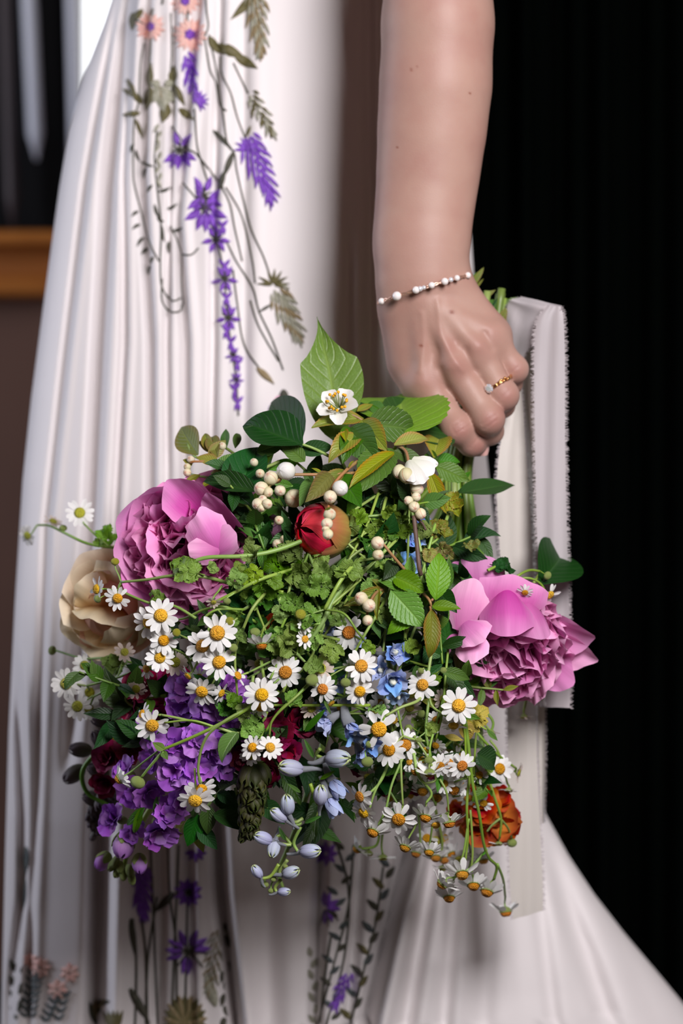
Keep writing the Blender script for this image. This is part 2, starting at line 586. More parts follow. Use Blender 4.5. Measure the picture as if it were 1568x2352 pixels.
M_['th_hot'] = mat_plain('bright_pink_thread', (0.85, 0.26, 0.42), 0.55, noise=(250, (0.80, 0.36, 0.55)), bump=(700, 0.8, 0.0008))
M_['th_slate'] = mat_plain('slate_thread', (0.06, 0.08, 0.085), 0.55, noise=(250, (0.10, 0.12, 0.12)))

# ------------------------------------------------------------------ room
BY = 1.6


def box_verts(lo, hi):
    x0, y0, z0 = lo
    x1, y1, z1 = hi
    V = [(x0, y0, z0), (x1, y0, z0), (x1, y1, z0), (x0, y1, z0), (x0, y0, z1), (x1, y0, z1), (x1, y1, z1), (x0, y1, z1)]
    Fc = [(0, 3, 2, 1), (4, 5, 6, 7), (0, 1, 5, 4), (1, 2, 6, 5), (2, 3, 7, 6), (3, 0, 4, 7)]
    return V, Fc


def box(name, lo, hi, mat, parent=None, bevel=0.0, smooth=False):
    V, Fc = box_verts(lo, hi)
    mb = MB()
    mb.add(V, Fc)
    o = mb.obj(name, mat, parent, smooth)
    if bevel:
        bv = o.modifiers.new('bevel', 'BEVEL')
        bv.width = bevel
        bv.segments = 2
    return o


tag(box('floor', (-1.9, -2.3, -0.05), (2.0, 1.8, 0.0), M_['floor']), kind='structure')
# back wall, with the window opening left of the dress
xw1 = P(330, 0, BY).x
zs = P(0, 535, BY).z     # top of the sill
tag(box('wall_back', (-1.9, BY, 0.0), (2.0, BY + 0.12, P(0, 680, BY).z), M_['wall']), kind='structure')
tag(box('wall_back', (xw1, BY, P(0, 680, BY).z), (2.0, BY + 0.12, 2.6), M_['wall']), kind='structure')
tag(box('wall_left', (-2.0, -0.9, 0.0), (-1.9, BY + 0.12, 0.6), M_['wall']), kind='structure')
# window sill: rounded nosing above a darker apron board with a bead
sill = box('trim_1', (-1.9, BY - 0.10, P(0, 562, BY - 0.1).z), (xw1 + 0.05, BY + 0.10, P(0, 527, BY - 0.1).z), M_['wood'], None, 0.008)
tag(sill, kind='structure')
ap = box('apron', (-1.9, BY - 0.035, P(0, 640, BY - 0.03).z), (xw1 + 0.03, BY + 0.02, P(0, 562, BY - 0.03).z), M_['wood'], sill, 0.004)
bd = box('bead', (-1.9, BY - 0.06, P(0, 680, BY - 0.06).z), (xw1 + 0.04, BY + 0.02, P(0, 632, BY - 0.06).z), M_['wood'], sill, 0.012)
# window: black frame boards, a bright pane further right, rounded rods in front, coloured pale for reflection streaks
win = box('window_1', (-1.9, BY + 0.02, P(0, 535, BY).z), (P(150, 0, BY).x, BY + 0.10, 2.6), M_['dark'])
tag(win, kind='structure')
box('stile', (P(158, 0, BY).x, BY - 0.015, P(0, 535, BY).z), (P(181, 0, BY).x, BY + 0.10, 2.6), M_['bar2'], win, 0.004)
box('pane', (P(181, 0, BY).x, BY + 0.07, P(0, 535, BY).z), (xw1, BY + 0.075, 2.6), M_['sky'], win)


def rod(px0, py0, px1, py1, r, mat, name, parent):
    mb = MB()
    a = P(px0, py0, BY - 0.04)
    b_ = P(px1, py1, BY - 0.04)
    pts = [a + (b_ - a) * t for t in np.linspace(0, 1, 12)]
    tube(mb, pts, r, sides=16, rfun=lambda t: r * math.sqrt(max(0.02, 1 - max(0, (t - 0.93) / 0.07) ** 2)))
    return mb.obj(name, mat, parent)


rod(52, -300, 84, 368, 0.0105, M_['bar'], 'glint_rod', win)
rod(157, -300, 186, 800, 0.0085, M_['bar'], 'glint_rod', win)
rod(2, -300, 30, 530, 0.010, M_['bar2'], 'dim_rod', win)

# black velvet curtain on the right
mb = MB()
nu, nv = 420, 10
V = []
xa, xb = P(860, 0, 0.7).x, P(2300, 0, 0.7).x
for j in range(nv):
    for i in range(nu):
        t = i / (nu - 1)
        x = xa + (xb - xa) * t
        y = 0.72 + 0.028 * math.sin(t * 64 + 1.6 * math.sin(t * 9)) + 0.012 * math.sin(t * 151)
        V.append((x, y, 0.02 + 2.5 * j / (nv - 1)))
mb.add(V, grid_faces(nu, nv))
cur = mb.obj('curtain', M_['curtain'])
tag(cur, 'black velvet curtain hanging in soft folds behind the arm and ribbon', 'curtain')

# ------------------------------------------------------------------ person: dress
XL = ([-700, -300, 0, 130, 260, 400, 560, 700, 900, 1100, 1400, 1700, 2000, 2352, 2900, 4000],
      [400, 330, 240, 192, 158, 136, 115, 97, 72, 52, 34, 20, 12, 4, -8, -20])
XR = ([-700, -300, 0, 460, 520, 600, 700, 1050, 1270, 1600, 1750, 1900, 2000, 2100, 2200, 2352, 2900, 4000],
      [980, 1000, 1035, 1075, 1082, 1087, 1092, 1118, 1142, 1178, 1212, 1252, 1305, 1368, 1440, 1560, 1980, 2500])
FOLDS = [   # (py, px) valley track, width px, depth m
    ([(-400, 320), (0, 262), (400, 195), (784, 150), (1200, 105), (2352, 62)], 9, 0.010),
    ([(-400, 345), (0, 285), (400, 248), (784, 226), (1200, 205), (1800, 150)], 15, 0.019),
    ([(-400, 360), (0, 305), (400, 283), (784, 284), (1200, 262), (1900, 225)], 8, 0.008),
    ([(-400, 380), (0, 335), (400, 325), (784, 345), (1200, 345), (2000, 330)], 9, 0.012),
    ([(-400, 420), (0, 400), (784, 382), (1200, 385)], 7, 0.007),
    ([(-400, 470), (0, 455), (500, 405), (784, 425), (1200, 425), (2352, 440)], 9, 0.011),
    ([(-400, 520), (0, 505), (500, 490), (784, 490), (1300, 480)], 9, 0.007),
    ([(-400, 560), (0, 560), (784, 562), (1300, 560)], 14, 0.004),
    ([(-400, 835), (0, 845), (500, 850), (1000, 852), (1500, 860)], 13, 0.006),
    ([(-400, 870), (0, 885), (700, 885), (1100, 890)], 12, 0.004),
    ([(500, 800), (700, 798), (1000, 800)], 12, 0.007),
    ([(1500, 250), (1900, 232), (2100, 228), (2352, 222), (3500, 205)], 20, 0.045),
    ([(1500, 35), (1900, 52), (2100, 50), (2352, 20), (3500, 0)], 10, 0.02),
    ([(1600, 500), (1900, 500), (2050, 508), (2352, 540), (3500, 640)], 14, 0.035),
    ([(1600, 610), (1900, 610), (2352, 620), (3500, 640)], 26, 0.010),
    ([(1600, 375), (1900, 372), (2352, 362), (3500, 350)], 14, 0.012),
    ([(1600, 735), (1900, 738), (2352, 724), (3500, 700)], 12, 0.022),
    ([(1600, 835), (1900, 832), (2352, 800), (3500, 760)], 12, 0.012),
    ([(1700, 960), (1950, 938), (2100, 898), (2352, 842), (3500, 600)], 17, 0.055),
    ([(1800, 1010), (2000, 990), (2352, 935), (3500, 800)], 15, 0.016),
    ([(1800, 1060), (2100, 1040), (2352, 1020), (3500, 950)], 14, 0.010),
    ([(1800, 1130), (2100, 1120), (2352, 1110), (3500, 1100)], 22, 0.006),
    ([(1700, 1215), (2000, 1270), (2352, 1390), (3500, 1700)], 26, 0.012),
    ([(1700, 1200), (2000, 1225), (2352, 1270), (3500, 1400)], 16, 0.006),
]


def ftrack(tr):
    a = np.array(tr, dtype=float)
    return a[:, 0], a[:, 1]


FT = [(ftrack(t), w, d) for t, w, d in FOLDS]


def dress_y(px, py):
    px = np.asarray(px, dtype=float)
    py = np.asarray(py, dtype=float)
    xl = np.interp(py, *XL)
    xr = np.interp(py, *XR)
    s = np.clip((px - xl) / (xr - xl), 0, 1)
    y = 0.235 - 0.095 * np.power(np.clip(1 - (2 * s - 1) ** 2, 0, 1), 0.55)
    y = y + 0.012 * np.clip((py - 1900) / 400, 0, 1)
    tt = np.clip((px - 740) / 200, 0, 1)
    y = y - 0.016 * tt * tt * (3 - 2 * tt) * np.clip((1500 - py) / 300, 0, 1)
    for (ty, tx), w, d in FT:
        f = np.exp(-((px - np.interp(py, ty, tx)) / w) ** 2)
        lo = np.clip((py - ty[0]) / 180 + (1 if ty[0] <= -400 else 0), 0, 1)
        hi = np.clip((ty[-1] - py) / 180 + (1 if ty[-1] >= 3500 or ty[-1] == 2352 else 0), 0, 1)
        y = y + d * f * lo * hi * (0.25 + 0.75 * np.clip((1 - np.abs(2 * s - 1)) * 8, 0, 1))
        # the cloth bulges forward beside each valley
        g = np.exp(-((px - np.interp(py, ty, tx) - 2.1 * w) / (w * 1.3)) ** 2)
        y = y - d * 0.30 * g * lo * hi
    return y


def build_dress(parent):
    nf, nb = 430, 60
    pys = np.concatenate([np.linspace(-700, -40, 20), np.linspace(0, 2360, 190), np.linspace(2450, 3560, 24)])
    V = []
    U = []
    for j, py in enumerate(pys):
        xl = np.interp(py, *XL)
        xr = np.interp(py, *XR)
        s = (1 - np.cos(np.linspace(0, math.pi, nf))) / 2 * 0.35 + np.linspace(0, 1, nf) * 0.65
        px = xl + (xr - xl) * s
        y = dress_y(px, np.full(nf, py))
        d = CAMD + y
        x = (px - 784) / F * d
        z0 = CZ - (py - 1176) / F * (CAMD + 0.15)
        z0 = max(z0, 0.004)
        xs = list(zip(x, y, np.full(nf, z0)))
        cx = (x[0] + x[-1]) / 2
        hw = (x[-1] - x[0]) / 2
        for k in range(1, nb + 1):
            a = math.pi * k / (nb + 1)
            yy = y[0] + min(0.24, 1.32 * hw) * math.sin(a) + 0.008 * math.sin(a * 22)
            xs.append((cx + hw * math.cos(a), yy, z0))
        V += xs
        U += [(q / len(xs), j / len(pys)) for q in range(len(xs))]
    mb = MB()
    mb.add(V, grid_faces(nf + nb, len(pys), True), U)
    return mb.obj('dress', M_['dress'], parent)


person = thing('person', 'person in an ivory embroidered dress holding the bouquet low in one hand', 'person', P(640, 1176, 0.25))
person.location.z = 0.0
WM[person.name][2][3] = 0.0
dress = build_dress(person)

# ---- embroidery stitched on the dress: each motif is a raised piece following the cloth


def dP(px, py, lift=0.0012):
    y = float(dress_y(px, py))
    p = P(px, py, y)
    # the cloth grid keeps its rows at one height, so take the height the cloth has there
    p.y -= lift
    return p


def blade(mb, x0, y0, x1, y1, w, mi=0, bend=0.0, dome=0.0016, pt=0.8):
    n, mcol = 7, 5
    dx, dy = x1 - x0, y1 - y0
    L = math.hypot(dx, dy) + 1e-6
    nx, ny = -dy / L, dx / L
    V = []
    for j in range(n):
        t = j / (n - 1)
        ww = w * 0.5 * (math.sin(math.pi * min(1, max(0.06, t * 0.94 + 0.05)) ** pt) + 0.04)
        b_ = bend * math.sin(math.pi * t)
        for i in range(mcol):
            u = -1 + 2 * i / (mcol - 1)
            px = x0 + dx * t + nx * (u * ww + b_)
            py = y0 + dy * t + ny * (u * ww + b_)
            V.append(dP(px, py, 0.0004 + dome * (1 - u * u)))
    mb.add(V, grid_faces(mcol, n), None, mi)


def thread(mb, pts, r=2.2, mi=0):
    c = catmull([(p[0], p[1], 0) for p in pts], 6)
    rr = r / F * 1.9
    tube(mb, [dP(q[0], q[1], rr * 0.6) for q in c], rr, sides=5, mi=mi)


def e_stem(pts, r=2.2, mat='th_dark'):
    mb = MB()
    thread(mb, pts, r)
    mb.obj('embroidered_stem', M_[mat], dress)


def e_leaf(x0, y0, x1, y1, w, mat='th_green', bend=0):
    mb = MB()
    blade(mb, x0, y0, x1, y1, w, 0, bend)
    mb.obj('embroidered_leaf', M_[mat], dress)


def e_flower(cx, cy, petals, mats, centre=0, cmi=1, sep=None):
    """petals: list of (angle deg from up clockwise, inner r, outer r, width)"""
    mb = MB()
    for a, r0, r1, w in petals:
        s, c = math.sin(math.radians(a)), -math.cos(math.radians(a))
        blade(mb, cx + s * r0, cy + c * r0, cx + s * r1, cy + c * r1, w, 0, random.uniform(-1.5, 1.5))
    if sep:
        for a, r0, r1, w in sep:
            s, c = math.sin(math.radians(a)), -math.cos(math.radians(a))
            blade(mb, cx + s * r0, cy + c * r0, cx + s * r1, cy + c * r1, w, len(mats) - 1, 0, 0.0022)
    if centre:
        for a in range(0, 360, 60):
            s, c = math.sin(math.radians(a)), -math.cos(math.radians(a))
            blade(mb, cx, cy, cx + s * centre, cy + c * centre, centre * 0.9, cmi, 0, 0.0026)
    return mb.obj('embroidered_flower', [M_[q] for q in mats], dress)


def e_spike(x0, y0, x1, y1, w, mats, n=26, size=(26, 7), spread=25, name='embroidered_spike'):
    """feathery flower spike: many satin stitches laid along an axis, pointing to its end"""
    mb = MB()
    dx, dy = x1 - x0, y1 - y0
    L = math.hypot(dx, dy)
    ax = math.atan2(dy, dx)
    for k in range(n):
        t = (k + 0.5) / n
        hw = w * 0.5 * math.sin(math.pi * (0.18 + 0.80 * t) ** 0.8)
        side = ((k * 0.618) % 1.0) * 2 - 1
        px = x0 + dx * t * 0.9 - math.sin(ax) * side * hw * 0.7
        py = y0 + dy * t * 0.9 + math.cos(ax) * side * hw * 0.7
        an = ax + math.radians(spread) * side
        l = size[0] * random.uniform(0.8, 1.2)
        blade(mb, px, py, px + math.cos(an) * l, py + math.sin(an) * l, size[1], k % len(mats), 0, 0.0015 + 0.0008 * random.random())
    return mb.obj(name, [M_[q] for q in mats], dress)


# long stems
for pts in [
    [(480, 80), (500, 180), (512, 260), (522, 330), (538, 352), (545, 400), (575, 520), (605, 590), (622, 640)],
    [(470, 90), (482, 160), (495, 190), (505, 240), (520, 255)],
    [(506, 130), (510, 170), (530, 215), (545, 270), (563, 318)],
    [(536, 145), (555, 185), (570, 215)],
    [(395, 290), (430, 340), (452, 355), (500, 415), (512, 430)],
    [(447, 250), (452, 330), (462, 370), (478, 420)],
    [(420, 420), (450, 455), (462, 470)],
    [(510, 430), (528, 470), (540, 530), (556, 600)],
    [(518, 430), (548, 480), (565, 530), (580, 600), (586, 650)],
    [(520, 555), (545, 605), (580, 660), (595, 715), (625, 780), (650, 850)],
    [(535, 620), (545, 700), (560, 790), (598, 850)],
    [(575, 690), (590, 740), (610, 780), (640, 830)],
    [(350, 20), (345, 60), (346, 100), (342, 170)],
    [(330, 100), (322, 150), (318, 230), (308, 280), (306, 390), (310, 430), (325, 490), (345, 560), (365, 600)],
    [(392, 30), (394, 120), (392, 170), (398, 230)],
    [(360, 300), (355, 370), (362, 440), (370, 520), (368, 600), (372, 660), (395, 690), (415, 685)],
    [(372, 640), (372, 690), (390, 715), (413, 715), (417, 700)],
    [(392, 520), (410, 560), (418, 590), (418, 650), (422, 700)],
    [(418, 585), (440, 585), (456, 570)],
    [(300, 40), (330, 55)], [(470, 85), (478, 60), (474, 20), (470, -60)], [(372, 10), (380, -40), (392, -120)],
    [(430, 60), (432, -60)],
]:
    e_stem(pts, 2.2)
# lacy grey-green twigs with small leaves (left)
for (x, y, an, l) in [(308, 330, 200, 22), (312, 345, 160, 30), (325, 372, 110, 30), (335, 385, 190, 26), (350, 425, 215, 22), (318, 485, 230, 20),
                      (322, 515, 235, 22), (330, 545, 215, 26), (340, 570, 225, 22), (352, 590, 200, 18), (365, 440, 70, 30), (355, 470, 160, 36),
                      (385, 480, 60, 26), (372, 520, 170, 36), (398, 530, 70, 22), (388, 555, 180, 26), (362, 500, 120, 18), (345, 610, 190, 22)]:
    r = math.radians(an)
    e_leaf(x, y, x + math.sin(r) * l, y - math.cos(r) * l, 8, 'th_dark', 2)
for k in range(9):
    e_leaf(365 + 6 * math.sin(k * 2.1), 285 + 16 * k, 352 + 20 * ((k * 0.37) % 1), 305 + 16 * k, 9, 'th_sage')
# olive leaf clusters
for a in [(342, 200, 345, 145, 18), (395, 190, 400, 150, 20), (345, 200, 335, 255, 22), (400, 195, 425, 245, 16), (310, 215, 290, 180, 12), (312, 222, 280, 204, 12),
          (318, 235, 300, 200, 12), (322, 260, 280, 264, 14), (312, 275, 328, 318, 10), (325, 240, 318, 215, 10), (412, 250, 445, 276, 18), (385, 240, 372, 282, 26)]:
    e_leaf(*a, 'th_green')
for a in [(372, 200, 352, 235, 30), (372, 200, 378, 262, 34), (370, 205, 402, 235, 28), (368, 195, 345, 190, 20), (378, 195, 402, 188, 20)]:
    e_leaf(*a, 'th_sage')
e_leaf(368, 200, 372, 232, 24, 'th_tan')
e_leaf(480, 85, 512, 125, 20, 'th_green', 3)
e_leaf(498, 105, 560, 130, 26, 'th_green')
e_leaf(540, 128, 592, 158, 22, 'th_green')
e_leaf(596, -20, 530, 45, 22, 'th_green')
e_leaf(305, 30, 302, 70, 16, 'th_green')
e_leaf(328, 22, 300, 52, 16, 'th_green')
e_leaf(490, 300, 535, 345, 12, 'th_dark')
e_leaf(535, 350, 512, 410, 14, 'th_dark')
e_leaf(515, 395, 498, 445, 15, 'th_dark')
e_leaf(575, 290, 563, 318, 8, 'th_green')
# pink daisies with purple hearts
e_flower(345, 62, [(a, 9, 32 + 4 * ((a // 30) % 2), 13) for a in range(0, 360, 26)], ['th_pink', 'th_purple'], 12)
e_flower(436, 80, [(a, 11, 38 + 4 * ((a // 30) % 2), 14) for a in range(8, 368, 24)], ['th_pink', 'th_purple'], 14)
e_flower(425, 3, [(a, 10, 34, 13) for a in range(0, 360, 26)], ['th_pink', 'th_purple'], 12)
# hanging violet sprigs
e_spike(425, 118, 448, 232, 26, ['th_purple', 'th_violet'], 16, (26, 10), 28)
e_flower(455, 232, [(a, 0, 26, 8) for a in (20, 50, 80, 110, 140, 165)], ['th_purple'])
e_spike(566, 310, 628, 466, 66, ['th_violet', 'th_purple'], 46, (30, 9), 30)
e_flower(570, 345, [(a, 5, 34, 9) for a in (-60, -90, -30, 10, 40, 60)], ['th_violet'])
e_spike(572, 212, 632, 318, 40, ['th_green', 'th_sage'], 26, (20, 8), 32, 'embroidered_seed_head')
e_spike(582, -50, 600, 135, 56, ['th_sage', 'th_tan'], 44, (30, 9), 22, 'embroidered_seed_head')
e_spike(632, 660, 690, 785, 66, ['th_sage', 'th_sage', 'th_tan'], 44, (26, 9), 28, 'embroidered_seed_head')
e_flower(628, 655, [(a, 4, 38, 8) for a in (-85, -60, -20, 5, 30, 60, 85, 100)], ['th_green'])
e_leaf(622, 700, 592, 718, 7, 'th_dark')
FL = [(412, 345, 1.0), (468, 450, 1.05), (472, 478, 1.2), (496, 550, 0.95), (516, 640, 0.9), (524, 730, 0.85), (536, 815, 0.55), (543, 872, 0.5)]
for i, (x, y, s) in enumerate(FL):
    pet = [(a + random.uniform(-8, 8), 12 * s, 46 * s, 15 * s) for a in (-22, 28, 120, 150, 178, 210, 235)]
    if i >= 3:
        pet = [(a + random.uniform(-6, 6), 8 * s, 36 * s, 13 * s) for a in (-28, 5, 34, 100, 150, 200, 255)]
    e_flower(x, y, pet, ['th_purple', 'th_dark'], sep=[(a, 0, 20 * s, 5 * s) for a in range(10, 370, 50)])
for (x, y) in [(512, 520), (515, 610), (521, 685), (521, 760), (530, 785), (546, 835), (540, 895), (546, 925)]:
    e_flower(x, y, [(a, 0, 20, 9) for a in (-40, 40, 170, 200)], ['th_purple'])
e_stem([(478, 500), (500, 560), (515, 640), (522, 730), (532, 800), (542, 870), (547, 955)], 2.4)
e_leaf(590, 845, 630, 882, 16, 'th_tan')
# pink bell flower just above the big leaf
mb = MB()
for k, dx in enumerate((-34, -18, 0, 18, 32)):
    blade(mb, 652 + dx * 0.3, 910, 652 + dx, 985, 26, 1 if k % 2 else 0, 0, 0.003)
for dx in (-32, -14, 4, 24):
    blade(mb, 652 + dx * 0.9, 930, 652 + dx, 962, 12, 2, 0, 0.0045)
blade(mb, 651, 895, 653, 935, 22, 3, 0, 0.005)
mb.obj('embroidered_bell_flower', [M_['th_hot'], M_['th_pink'], M_['th_purple'], M_['th_dark']], dress)
# lower hem embroidery
for pts in [[(345, 1930), (352, 2100), (362, 2352), (364, 2440)], [(385, 1930), (390, 2060), (405, 2180), (405, 2400)], [(410, 1940), (404, 2100), (398, 2250), (392, 2440)],
            [(305, 2110), (313, 2200), (310, 2352), (300, 2440)], [(325, 2110), (335, 2200), (340, 2420)], [(430, 2060), (428, 2160), (425, 2340)],
            [(360, 2060), (340, 2200), (335, 2350)], [(60, 1945), (56, 2060), (50, 2160)], [(760, 1900), (800, 2040), (790, 2200), (750, 2352), (740, 2440)],
            [(812, 1940), (800, 2080), (770, 2200), (730, 2352)], [(880, 1990), (862, 2120), (835, 2230), (805, 2352)], [(760, 2150), (745, 2250), (735, 2350)]]:
    e_stem(pts, 3.0)
e_spike(325, 1990, 330, 2110, 42, ['th_purple', 'th_violet'], 34, (26, 9), 30)
e_flower(432, 2050, [(a, 8, 34, 15) for a in range(0, 360, 36)], ['th_purple', 'th_dark'], sep=[(a, 0, 16, 5) for a in range(0, 360, 60)])
e_flower(432, 2185, [(a, 14, 54, 17) for a in (-22, 24, 55, 82, 180, -165, -60, -85, -110)], ['th_purple', 'th_dark'], sep=[(a, 0, 50, 5) for a in range(15, 375, 40)])
e_flower(450, 1955, [(a, 4, 26, 12) for a in range(60, 300, 40)], ['th_purple'])
e_flower(748, 1960, [(a, 4, 30, 13) for a in range(0, 360, 45)], ['th_purple'])
e_flower(745, 2085, [(a, 6, 38, 15) for a in (0, 20, 60, 95, 150, 180)], ['th_purple', 'th_dark'], sep=[(a, 4, 44, 5) for a in (130, 165, 195)])
e_spike(800, 2230, 765, 2320, 30, ['th_purple', 'th_violet'], 20, (22, 8), 30)
e_leaf(400, 2050, 355, 2095, 18, 'th_dark')
e_leaf(300, 2110, 312, 2200, 15, 'th_dark')
e_leaf(298, 2270, 345, 2352, 20, 'th_dark')
e_leaf(60, 1945, 58, 2010, 13, 'th_slate')
e_leaf(58, 2020, 52, 2110, 8, 'th_slate')
e_leaf(495, 2310, 470, 2235, 26, 'th_sage')
e_spike(505, 2130, 478, 2290, 46, ['th_sage', 'th_tan'], 44, (20, 6), 40, 'embroidered_seed_head')
for k in range(9):
    e_leaf(516, 2120 + 27 * k, 508 + 18 * (k % 2), 2150 + 27 * k, 15, 'th_dark')
mb = MB()
for k in range(13):
    a = math.radians(-100 + 200 * k / 12)
    blade(mb, 425, 2352, 425 + math.sin(a) * 52, 2345 - math.cos(a) * 62, 26, k % 2, 0, 0.002)
mb.obj('embroidered_leaf_rosette', [M_['th_green'], M_['th_tan']], dress)
for k in range(16):
    x = 790 - 2.2 * k + 8 * math.sin(k)
    e_leaf(x, 1950 + 26 * k, x + (24 if k % 2 else -26), 1932 + 26 * k, 13, 'th_slate' if k % 3 else 'th_dark')
for k in range(15):
    x = 893 - 6.2 * k
    e_leaf(x, 1990 + 25 * k, x + (20 if k % 2 else -26), 1965 + 25 * k, 15, ['th_slate', 'th_dark', 'th_green'][k % 3])
for k in range(7):
    e_leaf(726 - 2 * k, 2352 - 26 * k, 708 + 20 * (k % 2), 2330 - 26 * k, 13, 'th_sage')
e_flower(92, 2222, [(a, 4, 26, 16) for a in range(0, 360, 45)], ['th_pink'])
e_flower(70, 2205, [(a, 3, 18, 12) for a in range(0, 360, 60)], ['th_pink'])
e_flower(160, 2235, [(a, 3, 24, 15) for a in range(0, 360, 50)], ['th_pink'])
e_flower(132, 2272, [(a, 3, 24, 16) for a in range(0, 360, 50)], ['th_pink'])
for (xa_, ya_, xb_, yb_, n) in [(90, 2240, 70, 2352, 7), (130, 2290, 100, 2360, 5), (76, 2240, 56, 2352, 7), (150, 2290, 130, 2360, 4)]:
    for k in range(n):
        x, y = xa_ + (xb_ - xa_) * k / n, ya_ + (yb_ - ya_) * k / n
        e_leaf(x, y, x - 14, y - 16, 8, 'th_slate')
        e_leaf(x, y, x + 14, y - 16, 8, 'th_slate')
for k in range(8):
    e_leaf(38 + 3 * math.sin(k), 2340 - 18 * k, 22 + 28 * (k % 2), 2310 - 18 * k, 15, 'th_dark')
for k in range(5):
    e_leaf(222, 2352 - 12 * k, 205 + 12 * k, 2300 - 6 * (k % 2), 17, 'th_tan' if k % 2 else 'th_dark')
    e_leaf(262, 2370, 235 + 12 * k, 2320, 15, 'th_green')

# ------------------------------------------------------------------ person: forearm and hand as one surface (smooth union of tapered limbs)


def A(px, py, y):
    return np.array(P(px, py, y))


# (point a, radius a, point b, radius b, blend, flatten front-back)
SEG = []


def seg(a, ra, b_, rb, k=0.010, flat=1.0):
    SEG.append((np.array(a), ra, np.array(b_), rb, k, flat))


arm = [((1012, -1000), .040), ((1008, -430), .0385), ((1007, -120), .0375), ((1005, 60), .0365), ((1000, 200), .0362), ((990, 320), .0342), ((980, 430), .0315), ((970, 520), .0292), ((966, 585), .0285), ((970, 650), .0292)]
for (p, r), (q, s) in zip(arm[:-1], arm[1:]):
    seg(A(p[0], p[1], 0.008), r, A(q[0], q[1], 0.008 if q[1] < 500 else 0.004), s, 0.02, 1.0 if p[1] < 200 else 1.0 + 0.35 * min(1, (p[1] - 100) / 400))
# back of the hand: four metacarpals in a fan
W0 = [(925, 665), (955, 660), (995, 655), (1030, 660)]
MC = [(975, 885, 0.002), (1046, 848, -0.006), (1096, 806, -0.005), (1128, 772, 0.002)]
for (wx, wy), (mx, my, myy) in zip(W0, MC):
    seg(A(wx, wy, 0.008), .0160, A(mx, my, myy + 0.010), .0150, 0.014, 1.2)
seg(A(955, 720, 0.012), .020, A(985, 850, 0.014), .0185, 0.016, 1.15)
seg(A(1010, 730, 0.012), .021, A(1070, 800, 0.014), .018, 0.016, 1.15)
seg(A(930, 720, 0.016), .0155, A(938, 830, 0.020), .0150, 0.014)
# tendons fanning to the knuckles
for (wx, wy), (mx, my, myy), r in zip([(965, 700), (985, 700), (1005, 705), (1022, 712)], MC, (.0030, .0034, .0032, .0028)):
    seg(A(wx, wy, -0.0085), r, A(mx - 4, my - 12, myy - 0.0085), r * 1.15, 0.010)
# knuckle heads
for (mx, my, myy), r in zip(MC, (.0130, .0128, .0122, .0112)):
    seg(A(mx, my, myy + 0.003), r, A(mx + 1, my + 2, myy + 0.003), r, 0.010)
FING = [
    [((982, 888, 0.004), .0124), ((1050, 985, -0.005), .0099), ((1082, 1017, 0.002), .0092), ((1098, 1024, 0.014), .0080)],
    [((1048, 850, -0.002), .0120), ((1120, 962, -0.008), .0101), ((1124, 990, 0.008), .0096), ((1112, 980, 0.028), .0084)],
    [((1098, 808, -0.002), .0114), ((1155, 908, -0.002), .0095), ((1152, 930, 0.014), .0090), ((1132, 920, 0.034), .0080)],
    [((1132, 774, 0.003), .0104), ((1180, 848, 0.008), .0084), ((1172, 882, 0.020), .0078), ((1152, 884, 0.038), .0070)],
]
FSEG = []
for fi, f in enumerate(FING):
    chain = []
    for (p, r), (q, s) in zip(f[:-1], f[1:]):
        chain.append((A(*p), r, A(*q), s))
    FSEG.append(chain)
THUMB = [(A(930, 700, .018), .0150, A(935, 800, .040), .0135), (A(935, 800, .040), .0135, A(985, 880, .070), .0115), (A(985, 880, .070), .0115, A(1040, 915, .083), .0095)]


def capsule(X, Y, Z, a, ra, b_, rb, flat=1.0):
    ba = b_ - a
    pax, pay, paz = X - a[0], (Y - a[1]), Z - a[2]
    h = np.clip((pax * ba[0] + pay * ba[1] + paz * ba[2]) / (np.dot(ba, ba) + 1e-12), 0, 1)
    dx, dy, dz = pax - h * ba[0], (pay - h * ba[1]) * flat, paz - h * ba[2]
    return np.sqrt(dx * dx + dy * dy + dz * dz) - (ra + (rb - ra) * h)


def smin(a, b_, k):
    h = np.clip(0.5 + 0.5 * (b_ - a) / k, 0, 1)
    return b_ + (a - b_) * h - k * h * (1 - h)


